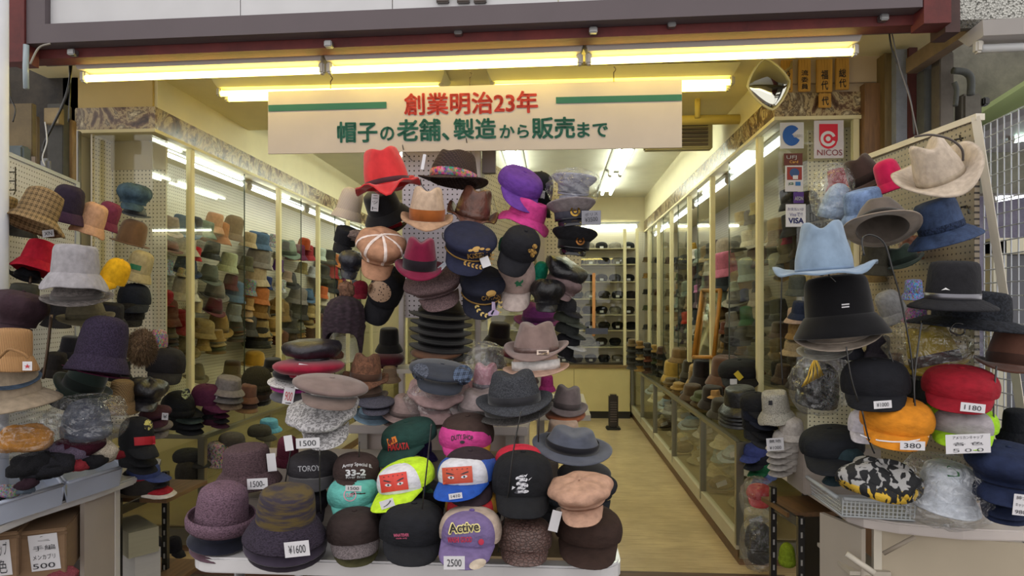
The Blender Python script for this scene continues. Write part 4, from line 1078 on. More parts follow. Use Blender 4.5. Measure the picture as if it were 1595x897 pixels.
# front table ---------------------------------------------------------------
def tabletop(name, outline, z1, th, m, parent, r=0):
    n = len(outline); V = [(x, y, z) for z in (z1-th, z1) for x, y in outline]; O = Vector((outline[0][0], outline[0][1], z1))
    Fc = [tuple(range(n))[::-1], tuple(range(n, 2*n))]+[(i, (i+1) % n, n+(i+1) % n, n+i) for i in range(n)]
    import bmesh
    bm = bmesh.new(); vs = [bm.verts.new(Vector(v)-O) for v in V]
    for f in Fc: bm.faces.new([vs[i] for i in f])
    bmesh.ops.recalc_face_normals(bm, faces=bm.faces[:])
    ed = [e for e in bm.edges if abs(e.verts[0].co.z-e.verts[1].co.z) < 1e-6]
    bmesh.ops.bevel(bm, geom=ed, offset=.006, segments=2, affect='EDGES')
    me = bpy.data.meshes.new(name); bm.to_mesh(me); bm.free()
    return link(name, me, parent, m, Matrix.Translation(O))
def rounded(x0, x1, y0, y1, r, n=6):
    pts = []
    for cx, cy, a0 in ((x0+r, y0+r, 180), (x1-r, y0+r, 270), (x1-r, y1-r, 0), (x0+r, y1-r, 90)):
        for i in range(n+1): pts.append((cx+r*math.cos(R(a0+90*i/n)), cy+r*math.sin(R(a0+90*i/n))))
    return pts
ZF = .715
fx0, fx1 = PY(291, 0, 1.99).x, PY(970, 0, 1.99).x
ft = empty('display_table', ((fx0+fx1)/2, 2.3, 0), 'white rounded low display table in the centre foreground', 'table')
tabletop('table_top', rounded(fx0, fx1, 1.97, 2.72, .09), ZF, .05, mat('c9c8ca', 'gloss'), ft)
for x in (fx0+.12, fx1-.12):
    for y in (2.1, 2.6): tube('leg', [(x, y, 0), (x, y, ZF-.045)], .018, mat('9a9a9c', 'metal'), ft)
o = bx('cardboard_sheet', (PY(600, 0, 2.0).x, PY(880, 0, 2.0).x), (2.02, 2.5), (ZF, ZF+.008), mat('a08a68', 'card')); tag(o, 'flat brown cardboard sheet under the front row of caps', 'cardboard')
for i, (a, b, y0, y1, z) in enumerate(((PY(330, 0, 2.2).x, PY(900, 0, 2.2).x, 2.27, 2.45, .10), (PY(340, 0, 2.4).x, PY(870, 0, 2.4).x, 2.47, 2.66, .20))):
    o = bx('display_riser', (a, b), (y0, y1), (ZF+.002, ZF+z), mat('8f857c', 'card'), None, .004); tag(o, ['low', 'tall'][i]+' plain riser box hidden behind the caps on the front table', 'box')
# right table -----------------------------------------------------------------
def floor_pt(px, py, z): d = (z-CH)*FP/(HY-py); p = P(px, py, d); return (p.x, p.y)
ol = [floor_pt(*q, ZF) for q in ((1690, 832), (1595, 827), (1500, 824), (1400, 815), (1345, 806), (1318, 797), (1298, 783), (1240, 747), (1200, 722))]
ol = ol+[(ol[-1][0]+.25, ol[-1][1]+.12), (ol[0][0]+.1, ol[0][1]+1.0)]
rt = empty('display_table', (1.2, 2.9, 0), 'white corner display table with a curved edge at the right', 'table')
tabletop('table_top', ol, ZF, .04, mat('c4bcb8', 'gloss'), rt)
pa = P(1280, 780, 2.62); pb = P(1345, 840, 2.42); pc = P(1372, 850, 2.45); pd = P(1680, 850, 2.2)
slab('front_panel', (pa.x, pa.y), (pb.x, pb.y), .02, ZF-.04, .02, mat('a9a093'), rt)
slab('side_panel', (pc.x, pc.y), (pd.x, pd.y), .02, ZF-.04, .02, mat('b3a792'), rt)
slab('edge_strip', (pc.x-.03, pc.y), (pc.x-.002, pc.y-.003), .02, ZF-.04, .024, mat('cfc8b8'), rt)
tube('bracket', [P(1318, 862, 2.40), P(1362, 893, 2.35)], .012, mat('c9c2b4'), rt, 6)
tube('bracket', [P(1376, 862, 2.38), P(1425, 836, 2.33)], .008, mat('9a8f80'), rt, 6)
bx('inner_shelf', (pb.x-.05, pc.x+.02), (pb.y+.0, pb.y+.3), (.50, .515), mat('b5ad9f'), rt)
# left table ---------------------------------------------------------------
ol = [floor_pt(*q, ZF) for q in ((-90, 857), (0, 817), (60, 793), (150, 765), (245, 730))]
ol = ol+[(ol[-1][0]-.12, ol[-1][1]+.22), (ol[0][0]-.9, ol[0][1]+1.2), (ol[0][0]-.7, ol[0][1])]
lt = empty('display_table', (-1.9, 3.0, 0), 'white display table with storage under it at the left', 'table')
tabletop('table_top', ol, ZF, .035, mat('c0bfc1', 'gloss'), lt)
pa = P(128, 780, 2.75); pb = P(180, 780, 2.95); slab('end_panel', (pa.x, pa.y), (pb.x, pb.y), .02, ZF-.035, .02, mat('a1968c'), lt)
bx('edge_strip', (pb.x, pb.x+.015), (pb.y-.02, pb.y+.01), (.02, ZF-.035), mat('c6c2bc'), lt)
slab('inner_shelf', (P(-40, 850, 2.6).x, P(-40, 850, 2.6).y), (P(140, 850, 2.95).x, P(140, 850, 2.95).y), .41, .425, .25, mat('b0a69c'), lt)
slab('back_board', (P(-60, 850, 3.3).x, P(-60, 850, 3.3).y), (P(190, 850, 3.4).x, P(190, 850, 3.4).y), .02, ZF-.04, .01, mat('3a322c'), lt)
# cartons under it
def carton(px0, px1, py0, py1, d, label, text, tb, rot=0, dep=.3, ang=.25):
    c = P((px0+px1)/2, py1, d); w_ = (px1-px0)*d/FP; h_ = (py1-py0)*d/FP
    r_ = empty('cardboard_box', c, label, 'box'); M = Matrix.Translation(c+Vector((0, 0, h_/2))) @ Matrix.Rotation(math.atan2(-c.x, c.y)-ang, 4, 'Z')
    V, Fc = bevbox(w_, dep, h_, .004); link('carton', mesh('carton', V, Fc), r_, mat('7d634a', 'card'), M @ Matrix.Translation((0, dep/2, 0)))
    V, Fc = bevbox(w_+.01, .004, .012, 0); link('lid_edge', mesh('lid_edge', V, Fc), r_, mat('6b533c', 'card'), M @ Matrix.Translation((0, -.002, h_/2-.02)))
    dpatch(r_, 'paper_label', tb, PAPER, rot, n=2, off=.003); ls = text.split('\n'); hh = (tb[3]-tb[1])/len(ls)
    for i, t in enumerate(ls): dtext(r_, t, (tb[0]+5, tb[1]+hh*i+3, tb[2]-6, tb[1]+hh*(i+1)-3), INK, rot, .0, off=.006)
carton(-50, 20, 832, 905, 2.45, 'cardboard box cut by the left edge under the table', 'キャップ\n各色', (-22, 842, 17, 897), -6)
carton(22, 96, 826, 905, 2.55, 'brown cardboard box with handwritten sheet under the left table', '冬\n手編\nメンカブリ\n500', (46, 832, 92, 888), -7)
carton(70, 130, 768, 842, 2.85, 'brown cardboard box farther back on the shelf under the left table', '手袋\nニット\n500', (84, 793, 116, 830), -7)
o = hat('blob', 66, 880, 124, 910, '8e4a52', 'knit', 'dusty pink knit lump on the floor under the left table', d=2.6)
# black slotted racks left and right
def rack(pp, label, zshelf, wood, d_=.012):
    r_ = empty('slotted_rack', Vector((pp[0][0].x, pp[0][0].y, 0)), label, 'rack')
    for a, z in pp:
        bx('upright', (a.x-.014, a.x+.014), (a.y-.012, a.y+.012), (0, z), mat('1d1c1c', 'gloss'), r_)
        for i in range(int(z/.06)): bx('slot', (a.x-.004, a.x+.004), (a.y-.0135, a.y-.0115), (.03+i*.06, .055+i*.06), mat('8d8a86'), r_)
    return r_
l1, l2, l3 = P(184, 800, 3.0), P(258, 780, 3.35), P(275, 770, 3.7)
lr = rack(((l1, .62), (l2, .66)), 'black slotted angle rack with a wooden shelf at the left', 0, 0)
for z in (.56, .13): slab('shelf_board', (l1.x, l1.y+.14), (l2.x, l2.y+.14), z, z+.02, .3, mat('6e5236', 'wood', 'x'), lr); slab('shelf_rail', (l1.x, l1.y), (l2.x, l2.y), z-.02, z+.02, .012, mat('1d1c1c', 'gloss'), lr)
a = P(186, 872, 3.12); b = P(229, 872, 3.22)
wb = empty('shoe_box', Vector((a.x, a.y, .15)), 'pale grey shoe box with lid on the lower rack shelf at the left', 'box')
slab('box', (a.x+.01, a.y), (b.x, b.y), .15, .34, .26, mat('a9a6a0', 'card'), wb); slab('lid', (a.x, a.y-.008), (b.x+.01, b.y-.008), .33, .45, .28, mat('8f8a72', 'card'), wb)
r1, r2 = P(1204, 790, 3.05), P(1247, 810, 2.8)
rr = rack(((r1, .66), (r2, .60)), 'black slotted angle rack with a wooden shelf at the right', 0, 0)
slab('shelf_board', (r1.x+.1, r1.y+.1), (r2.x+.1, r2.y+.1), .57, .59, .26, mat('70502f', 'wood', 'x'), rr)
slab('shelf_rail', (r1.x, r1.y), (r2.x, r2.y), .55, .59, .012, mat('3d3c3a', 'gloss'), rr)
slab('backing', (r1.x+.25, r1.y+.3), (r2.x+.3, r2.y+.3), .0, .68, .012, mat('2e2822'), rr)
o = hat('beanie', 1212, 815, 1240, 885, '8ca32a', 'cloth', 'lime green cloth cap bag behind the right black rack', d=3.3, n=18)
# trays
def tray(A, B, C_, D, z, h, m, label, holes=False, name='plastic_tray'):
    """open tray with floor corners A B C D (world xy)"""
    r_ = empty(name, Vector((A[0], A[1], z)), label, 'tray')
    P4 = [Vector((*q, 0)) for q in (A, B, C_, D)]; c = sum(P4, Vector())/4
    V = [tuple(q+Vector((0, 0, z+.003))) for q in P4]; link('base', mesh('base', V, [(0, 1, 2, 3)]), r_, m, Matrix())
    nm_ = ['side', 'end', 'side', 'end']
    for i in range(4):
        a, b = P4[i], P4[(i+1) % 4]; out = (a+b)/2-c; out.normalize(); fl = out*.02
        if not holes:
            V = [a+Vector((0, 0, z)), b+Vector((0, 0, z)), b+fl+Vector((0, 0, z+h)), a+fl+Vector((0, 0, z+h))]
            V += [v-out*.005 for v in V]; O = V[0].copy()
            link(nm_[i], mesh(nm_[i], [v-O for v in V], [(0, 1, 2, 3), (7, 6, 5, 4), (0, 4, 5, 1), (3, 2, 6, 7), (0, 3, 7, 4), (1, 5, 6, 2)]), r_, m, Matrix.Translation(O))
        else:
            L = (b-a).length; n = int(L/.014); 
            tube('lower_bar', [a+Vector((0, 0, z+.004)), b+Vector((0, 0, z+.004))], .004, m, r_, 5)
            V = []; Fc = []
            for k in range(n+1):
                q = a.lerp(b, k/n); t = (b-a).normalized()*.0025; kk = len(V)
                V += [q-t+Vector((0, 0, z)), q+t+Vector((0, 0, z)), q+t+fl*.6+Vector((0, 0, z+h)), q-t+fl*.6+Vector((0, 0, z+h))]; Fc.append((kk, kk+1, kk+2, kk+3))
            for k in range(1, 5):
                zz = h*k/5; kk = len(V); o_ = fl*.6*k/5
                V += [a+o_+Vector((0, 0, z+zz-.002)), b+o_+Vector((0, 0, z+zz-.002)), b+o_+Vector((0, 0, z+zz+.002)), a+o_+Vector((0, 0, z+zz+.002))]; Fc.append((kk, kk+1, kk+2, kk+3))
            O = V[0].copy(); g_ = link('mesh_side', mesh('mesh_side', [v-O for v in V], Fc), r_, m, Matrix.Translation(O)); g_['kind'] = 'stuff'
        tube('rim', [a+fl+Vector((0, 0, z+h)), b+fl+Vector((0, 0, z+h))], .008, m, r_, 6)
    return r_
TR = mat('aab2c4', 'gloss')
tA, tB = floor_pt(-60, 838, ZF), floor_pt(96, 787, ZF); off = Vector((-.42, .30))
tray(tA, tB, (tB[0]+off.x, tB[1]+off.y+.1), (tA[0]+off.x, tA[1]+off.y+.1), ZF+.002, .085, TR, 'pale blue grey plastic tray of dark knits, nearer of two at the left')
tA, tB = floor_pt(104, 784, ZF), floor_pt(186, 757, ZF)
tray(tA, tB, (tB[0]+off.x, tB[1]+off.y+.1), (tA[0]+off.x, tA[1]+off.y+.1), ZF+.002, .085, TR, 'pale blue grey plastic tray of knits, farther of two at the left')
TW = mat('b6bcc0', 'gloss')
tA, tB, tC, tD = floor_pt(1312, 806, ZF), floor_pt(1424, 813, ZF), floor_pt(1395, 765, ZF), floor_pt(1245, 757, ZF)
tray(tA, tB, tC, tD, ZF+.002, .075, TW, 'white perforated plastic basket on the right table', True, 'plastic_basket')
# ================================================================== HATS
# ---- hanging cluster in the middle
red = hat('fedora', 553, 227, 656, 306, 'c33436', 'felt', 'red felt floppy brim fedora with a thin dark band, top of the centre cluster', d=2.85, flop=.8, ph=-1.2, roll=-12, pitch=4, bh=.014, band='4a2a30', bw=1.0, n=40)
sf = hat('fedora', 651, 232, 761, 296, '4a3a36', 'straw', 'dark brown woven straw fedora with colourful patterned band', d=2.95, roll=6, pitch=-2, band=('b8404e', 'floral'), n=40, yaw=-20)
price(sf, (657, 240, 662, 264), None, 10)
hat('cloche', 515, 281, 566, 348, 'c2b2a2', 'corduroy', 'cream corduroy bucket hat at the left of the centre cluster', d=3.2, roll=14)
hat('blob', 537, 300, 572, 376, '7c6a64', 'chunky', 'grey and brown chunky braided knit hanging left in the centre cluster', d=3.1, name='knit_scarf', cat='scarf', n=24, pitch=0)
o = hat('bucket', 566, 290, 640, 358, '1d1c1f', 'felt', 'black felt hat with long white tag under the red fedora', d=3.12, roll=-24, pitch=25)
price(o, (578, 302, 590, 329), 'ニ\nッ\nト', 4); 
hat('trilby', 578, 328, 634, 366, '4d4440', 'tweed', 'dark grey tweed hat with crimson lining behind the newsboy cap', d=3.2, roll=-18, band='a82438')
bf = hat('fedora', 624, 289, 706, 361, 'b8a08a', 'cloth', 'beige fedora with wide caramel band in the centre cluster', d=2.76, band=('8c4e22', 'felt'), pitch=14, roll=2, wob=.5, bh=.036, n=40, brim=('a8876c', 'cloth'))
hat('fedora', 696, 288, 777, 358, '56352a', 'leather', 'brown crumpled leather fedora with stitched brim in the centre cluster', d=2.9, pitch=12, roll=14, wob=2, n=40, band=('4a2d24', 'leather'), bh=.02, up=.03)
hat('army', 518, 343, 560, 398, '19191d', 'cloth', 'black work cap at the left edge of the centre cluster', d=3.15, roll=18, pitch=20)
nb = hat('news', 553, 352, 634, 438, 'a47a60', 'cloth', 'tan newsboy cap with white piping in the centre cluster', d=2.76, pitch=34, roll=10, piping=1, band=('d8c8c0', 'cloth'), n=40, wob=.6)
mf = hat('fedora', 615, 356, 692, 438, '6d1533', 'felt', 'burgundy felt fedora with black band in the centre cluster', d=2.66, pitch=16, roll=4, band='1c161c', n=40, bh=.036)
decal(mf, 'feather', [(681, 417), (699, 402), (703, 405), (688, 421)], [(0, 1, 2, 3)], mat('b8bcc8'), .004)
c1_ = hat('captain', 691, 344, 775, 430, '1d2036', 'cloth', 'navy captain cap with gold leaves on the visor, upper of two', d=2.72, pitch=34, roll=12, band='8a6a38', n=40)
GOLD = mat('b08a48', 'plain')
def leaves(root, pts, m=GOLD, s=3.6, up=1):
    for (x, y, a) in pts:
        for sd in (-1, 1):
            aa = R(a+sd*38*up); dx, dy = math.cos(aa)*s, math.sin(aa)*s; nx, ny = -dy*.28, dx*.28
            decal(root, 'gold_leaf', [(x, y), (x+dx*.5+nx, y+dy*.5+ny), (x+dx, y+dy), (x+dx*.5-nx, y+dy*.5-ny)], [(0, 1, 2, 3)], m, .003)
leaves(c1_, [(722, 409, 12), (728, 411, 14), (734, 413, 10), (740, 415, 6), (746, 416, 0), (762, 411, -50), (765, 405, -65), (766, 399, -80)], s=6)
for i in range(4): dpatch(c1_, 'embroidery', (729+i*9, 388-i*1.2+(i % 2)*2, 737+i*9, 392-i*1.2+(i % 2)*2), GOLD, -8, n=2, disc=True, off=.003)
dtext(c1_, 'KISEN', (728, 394, 760, 402), GOLD, -6, .03, off=.003); dpatch(c1_, 'emblem', (735, 384, 748, 391), GOLD, -20, True, .003, 3)
price(c1_, (749, 400, 763, 416), None, -20)
hat('leather' if 0 else 'news', 527, 386, 568, 436, '25262f', 'leather', 'dark navy leather cap under the black work cap at the left', d=3.0, roll=10, pitch=20)
wc = hat('news', 628, 409, 724, 486, '7a6466', 'tweed', 'mottled mauve grey wool cap with stitched visor under the burgundy fedora', d=2.88, pitch=22, roll=-16, n=40)
c2h = hat('captain', 716, 412, 788, 498, '1b1d2b', 'cloth', 'dark navy captain cap with golden laurel visor, lower of two', d=2.8, pitch=36, roll=8, band='8a6a38', n=40)
leaves(c2h, [(742, 475, 70), (744, 481, 60), (749, 487, 45), (755, 490, 25), (778, 480, -70), (779, 473, -85), (776, 487, -50)], mat('c9ae68'), s=6)
dpatch(c2h, 'emblem', (757, 452, 773, 462), GOLD, -10, True, .003, 3); dtext(c2h, 'CAPTAIN', (750, 460, 780, 467), GOLD, -6, .03, off=.003)
decal(c2h, 'anchor_patch', [(766, 470), (771, 470), (772, 482), (778, 486), (776, 491), (761, 492), (760, 487), (766, 483)], [tuple(range(8))], mat('b6a4c4'), .003)
lp = hat('cap', 566, 400, 632, 508, '17171c', 'cloth', 'black earflap cap with leopard print front below the newsboy cap', d=3.0, pitch=45, roll=22, n=30)
dpatch(lp, 'leopard_panel', (572, 438, 610, 470), mat('a98c74', 'leopard'), 30, True, .004, 8)
hat('cap', 548, 436, 574, 466, '7c1c30', 'cloth', 'dark red cap brim peeking left of the leopard print cap', d=3.05, n=18)
hat('earflap', 500, 434, 571, 560, '2e2029', 'chunky', 'chunky purple brown knit earflap hat with brown pompom', d=2.9, pitch=0, roll=4, pom=('7c5a46', 'fur'), band=('33242c', 'knit'), k=1.0)
hat('blob', 505, 498, 536, 560, 'a2705e', 'fur', 'pinkish brown fluffy earflap in plastic under the pompom hat', d=2.95, name='fur_flap', cat='hat')
bag(506, 505, 562, 566, 3.02, 'crumpled clear bag hanging below the pompom hat', .06)
for i in range(6):
    hat('trilby', 637+(i % 2)*2, 462+i*13, 737-(i % 3), 500+i*13, '18171a' if i % 2 else '221f22', 'felt', 'flat black felt hat in the centre rack, %s in the stack from the top' % ['first', 'second', 'third', 'fourth', 'fifth', 'sixth'][i], d=3.2, pitch=2, roll=5, n=30, up=.01, group='black hats stacked in the centre rack')
hat('flat', 640, 538, 720, 575, '7a5846', 'felt', 'brown flat cap lying under the black hat stack', d=3.15)
hat('bucket', 584, 505, 628, 552, '201e1e', 'felt', 'black soft hat left of the white rack upright', d=3.25)
hat('beret', 580, 536, 630, 575, '4a1824', 'felt', 'dark wine beret left of the white rack upright', d=3.2)
hat('bell', 589, 562, 625, 598, 'b3977c', 'straw', 'small round beige hat beside the white rack upright', d=3.1, k=1)
# ---- right cluster
hat('cap', 775, 262, 846, 332, '5c3487', 'cloth', 'bright purple cap tipped forward in the right centre cluster', d=2.95, pitch=30, roll=26, yaw=20)
fk = hat('cap', 808, 266, 862, 340, '17191d', 'cloth', 'black cap with a white embroidered character beside the purple cap', d=3.1, pitch=14, roll=14, yaw=25)
dtext(fk, '福', (838, 296, 849, 309), PAPER, 8, .04, off=.003)
hat('bucket', 775, 303, 855, 370, 'b8387c', 'cloth', 'magenta pink bucket hat in the right centre cluster', d=2.9, pitch=10, roll=22, wob=1.4)
ge = hat('cap', 774, 350, 842, 432, '17171d', 'cloth', 'black cap with a gold crest, under the magenta bucket hat', d=2.74, pitch=36, roll=22)
for bxx in ((829, 380, 837, 388), (822, 388, 837, 396), (826, 394, 833, 401)): dpatch(ge, 'gold_crest', bxx, mat('b8924a', 'blotch', '6d4d20'), 20, True, .003, 4)
hat('cap', 776, 366, 806, 398, '0f4c3c', 'cloth', 'dark green cap peeking out behind the gold crest cap', d=3.0, n=18)
te = hat('cap', 774, 394, 834, 486, '94807a', 'cloth', 'taupe cap with pale visor and a green animal emblem', d=2.86, pitch=34, roll=4, visor=('b5a6a0', 'cloth'), n=36)
decal(te, 'green_emblem', [(801, 441), (806, 437), (809, 440), (815, 435), (815, 439), (811, 443), (814, 446), (808, 445), (804, 447), (804, 443)], [tuple(range(10))], mat('155c3c'), .003)
hat('cap', 828, 405, 854, 444, '1d9478', 'cloth', 'teal green cap squeezed between the taupe and leather caps', d=3.0, n=18, pitch=20, roll=16)
pc_ = hat('officer', 860, 268, 930, 318, '8d8e9c', 'cloth', 'silver grey officer cap wrapped in clear plastic', d=2.95, pitch=14, roll=6)
bag(853, 264, 934, 322, 2.9, 'clear plastic wrapping around the silver grey officer cap', .13)
oc = hat('officer', 851, 306, 928, 354, '7a7274', 'cloth', 'grey officer cap with gold badge on dark band', d=2.85, pitch=6, roll=-4, band='3b3b46', visor=('1e1e24', 'gloss'), n=36)
def badge(root, cx, cy, r, m=None):
    m = m or mat('a5833c', 'metal'); v, f = ringpts(cx, cy, r, r*.62, -50, 230, 16); decal(root, 'gold_badge', v, f, m, .005)
    v, f = ringpts(cx, cy, r*.35, 0, 0, 360, 10); decal(root, 'gold_badge', v, f, m, .005)
badge(oc, 896, 329, 8)
t = sticker(906, 328, 936, 350, mat('7b7b84'), 'grey crumpled card in plastic hanging on the grey officer cap', Y=2.75); dtext(t, 'ポリス', (911, 331, 931, 336), INK, -6, 0, off=.005); dtext(t, '¥3500', (911, 338, 931, 345), INK, -6, 0, off=.005)
ob_ = hat('officer', 860, 351, 931, 400, '17171b', 'cloth', 'black officer cap with wreath badge and glossy visor', d=2.85, pitch=4, roll=6, visor=('101014', 'gloss'), n=36)
badge(ob_, 904, 375, 7, mat('8a5c30', 'metal'))
hat('beret', 850, 388, 916, 446, '16161a', 'leather', 'black glossy leather beret under the black officer cap', d=2.9, pitch=16, roll=30, wob=1.5)
hat('news', 851, 424, 907, 470, '6f5d5e', 'cloth', 'taupe soft cap below the black leather beret', d=2.9, pitch=4, roll=20)
hat('news', 826, 434, 881, 487, '121215', 'leather', 'shiny black leather newsboy cap right of the taupe cap', d=2.8, pitch=6, roll=4, n=36, wob=1)
for i, (x0, y0, x1, y1, c, t) in enumerate(((862, 462, 908, 496, '202024', 'black cap with pale edge'), (862, 488, 915, 512, '3c4038', 'olive grey flat cap'), (864, 500, 913, 530, '2a2d2c', 'dark olive visor cap'), (866, 518, 914, 548, '1b1b20', 'black cap with white trim'), (868, 535, 900, 565, '141418', 'black cap lowest'))):
    hat('cap', x0, y0, x1, y1, c, 'cloth', t+' in the column below the taupe soft cap', d=2.95+.02*i, yaw=60, pitch=10, roll=10, n=20, visor=('9a9a96' if i == 3 else c, 'cloth'))
hat('beret', 778, 492, 832, 560, '5a1f2c', 'felt', 'wine coloured beret in the shadow behind the pink bagged fedora', d=3.3, k=.7)
hat('fedora', 800, 470, 880, 512, '6a2f6a', 'cloth', 'violet cloth hat behind the taupe buckle fedora', d=3.3)
# ---- mid shelf
lb = hat('beret', 438, 527, 533, 566, '221f26', 'leather', 'brown black leather beret on top of the beret stack', d=2.72, pitch=2, wob=1.2, n=40)
hat('beret', 424, 557, 537, 590, '84152e', 'felt', 'crimson beret second in the beret stack', d=2.7, pitch=2, n=40)
hat('beret', 424, 580, 502, 597, '1c1a1e', 'felt', 'thin black beret under the crimson one', d=2.75, k=.8)
hat('beret', 416, 587, 496, 607, 'c9c6c6', 'leopard', 'white and black leopard print beret in the beret stack', d=2.74)
hat('beret', 421, 598, 496, 614, '8c2a74', 'felt', 'magenta beret in the beret stack', d=2.74)
g1_ = hat('beret', 420, 606, 500, 630, '57565c', 'felt', 'grey beret lowest in the beret stack', d=2.73)
price(lb, (462, 568, 492, 608), '婦\n人', 10); price(g1_, (441, 604, 458, 630), '900', 10, None, mat('b52a36'))
wf = hat('flat', 455, 584, 574, 640, '6f5f5c', 'felt', 'taupe wool flat cap on top of the herringbone cap', d=2.3, pitch=6, roll=8, n=44, visor=('6a5b55', 'felt'))
hb = hat('news', 444, 612, 560, 702, 'b5b3b5', 'herring', 'black and white herringbone newsboy cap with price card', d=2.35, pitch=18, roll=-10, n=44, wob=1.2)
price(hb, (461, 682, 498, 698), '1500', -3); price(hb, (443, 678, 456, 702), None, -8)
hat('fedora', 533, 549, 606, 608, '7c543e', 'fur', 'shaggy brown fur fedora beside the taupe flat cap', d=2.75, pitch=4, roll=4, n=36, wob=.8, band=('4a3429', 'felt'))
hat('trilby', 546, 592, 605, 630, '5b4a40', 'felt', 'brown felt brim hat under the shaggy brown fedora', d=2.75, roll=-6, pitch=2)
hat('flat', 555, 626, 616, 648, '5a5966', 'tweed', 'blue grey flat cap below the shaggy brown fedora', d=2.7)
hat('trilby', 548, 634, 620, 663, '6f8698', 'cloth', 'pale blue hat brim lowest beside the white shelf edge', d=2.72, k=.7)
hat('flat', 588, 640, 640, 665, '8c7a76', 'cloth', 'greyish cap with pale edge on the shelf left of the bagged pink cap', d=2.75)
pf_ = hat('flat', 637, 558, 738, 616, '2c303a', 'felt', 'charcoal and blue patchwork flat cap on the centre shelf', d=2.6, pitch=10, roll=8, n=44)
dpatch(pf_, 'tweed_patch', (641, 566, 668, 592), mat('565b68', 'herring'), -50, True, .002, 8); dpatch(pf_, 'plaid_patch', (706, 568, 736, 600), mat('55637c', 'plaid', '2c3442'), 30, True, .002, 8)
hat('news', 634, 590, 732, 662, '9c8282', 'cloth', 'dusty pink newsboy cap in a clear bag under the patchwork cap', d=2.66, pitch=22, n=40, wob=1)
bag(632, 592, 734, 658, 2.66, 'clear bag around the dusty pink cap on the centre shelf', .14)
hat('blob', 612, 566, 655, 640, '4c3b3a', 'fur', 'dark brown fluffy hat beside the white rack upright', d=2.8, name='fur_hat', k=1.4)
for i in range(3):
    hat('trilby', 592+i*12, 640+i*5, 690+i*8, 664+i*4, ['8f7b78', '7b6462', 'a29490'][i], 'cloth', ['pinkish', 'brownish', 'light grey'][i]+' flat brim hat under the bagged dusty pink cap', d=2.72, k=.6)
pk = hat('fedora', 726, 540, 788, 622, 'b98592', 'cloth', 'pink fedora with grey band inside a clear bag', d=2.75, pitch=8, band='6d6670', n=36)
bag(722, 532, 790, 628, 2.72, 'crackled clear bag tied over the pink fedora', .14, twist=True)
dg = hat('fedora', 741, 574, 861, 650, '42444a', 'tweed', 'charcoal tweed fedora with black band in front of the shelf', d=2.4, pitch=2, roll=-4, n=44, band=('2a2a2e', 'felt'), k=None)
hat('trilby', 738, 620, 862, 664, '5b5857', 'tweed', 'grey striped brim hat directly under the charcoal tweed fedora', d=2.45, roll=-8, pitch=0, k=.7)
hat('trilby', 700, 624, 800, 662, '9a8c8c', 'cloth', 'pale lilac grey hat left of the charcoal tweed fedora', d=2.6, k=.7)
tf = hat('trilby', 785, 500, 886, 564, '7a6762', 'felt', 'taupe fedora with leather belt and metal buckle', d=2.6, pitch=2, roll=-2, n=44, up=.03, bh=.016, band=('5a4743', 'leather'), bw=1.15, yaw=-10)
dpatch(tf, 'buckle', (836, 545, 855, 553), mat('b9a89c', 'metal'), 0, False, .005, 2); dpatch(tf, 'buckle_hole', (839, 547, 852, 551), mat('4a3a36'), 0, False, .006, 2)
hat('trilby', 783, 538, 887, 588, 'bb9a88', 'cloth', 'peach hat with white band under the taupe buckle fedora', d=2.62, pitch=-2, roll=-4, band='d9d5d3', bh=.04, k=.8)
hat('bucket', 838, 576, 866, 612, '8c2a60', 'cloth', 'magenta hat behind the charcoal tweed fedora', d=3.0, n=18)
hat('fedora', 850, 598, 916, 650, '5d5353', 'felt', 'brown grey felt fedora in the side column by the aisle', d=2.6, pitch=4, roll=6)
hat('beret', 849, 630, 912, 662, '8c5236', 'felt', 'rust brown soft hat in the side column by the aisle', d=2.6, k=.9)
hat('bucket', 843, 648, 912, 696, 'a18a78', 'felt', 'beige felt hat in the side column by the aisle', d=2.52)
bgf = hat('trilby', 829, 661, 954, 726, '4a4e5a', 'felt', 'slate blue fedora with black band by the aisle', d=2.3, pitch=4, roll=6, n=44, band='16161c', bh=.04, bw=1.3)
hat('beret', 868, 712, 952, 762, '2a2a30', 'felt', 'black felt hat under the slate blue fedora', d=2.35, k=.9)
hat('news', 900, 736, 962, 800, '1f2127', 'cloth', 'dark cap at the right end behind the beige newsboy cap', d=2.3)
# ---- front table
row = dict(n=60)
c_ = hat('roll', 287, 747, 401, 842, '6a5361', 'knit', 'mauve knitted hat with rolled brim at the left of the front table', d=2.12, pitch=4, roll=4, **row)
hat('bucket', 290, 815, 392, 866, '20222f', 'felt', 'navy felt hat directly under the mauve rolled brim hat', d=2.13, k=.62, roll=4)
hat('bucket', 294, 830, 394, 878, '57424c', 'felt', 'plum felt hat lowest under the mauve rolled brim hat', d=2.14, k=.62, roll=4)
bh_ = hat('bucket', 331, 688, 440, 770, '544247', 'knit', 'grey brown knitted bucket hat behind the mauve rolled brim hat', d=2.3, roll=-3, pitch=2, dr=.05, **row)
price(bh_, (385, 745, 417, 762), '1500-', -3); price(bh_, (416, 706, 430, 734), None, -6)
hat('cloche', 426, 664, 470, 730, '5a2434', 'knit', 'burgundy ribbed knit hat behind the grey brown bucket hat', d=2.45)
sp_ = hat('bucket', 376, 750, 508, 868, '4a4c33' if 0 else '54482c', 'stripes', 'olive and purple striped cloche hat with price card on the front table', d=1.98, brim=('453a48', 'knit'), pitch=5, roll=3, dr=.06, bw=.95, n=48, c2=1) if 0 else None
MCX = ('544827', 'stripes', '3a323c')
def hat3(*a, main3, **k):
    return hat(*a, **k)
sp_ = hat('bucket', 376, 750, 509, 868, (('50421f', 'stripes', '2b2430')), 'felt', 'olive and purple striped cloche hat with price card on the front table', d=1.98, brim=('352e3b', 'knit'), band=None, pitch=5, roll=3, dr=.06, n=48)
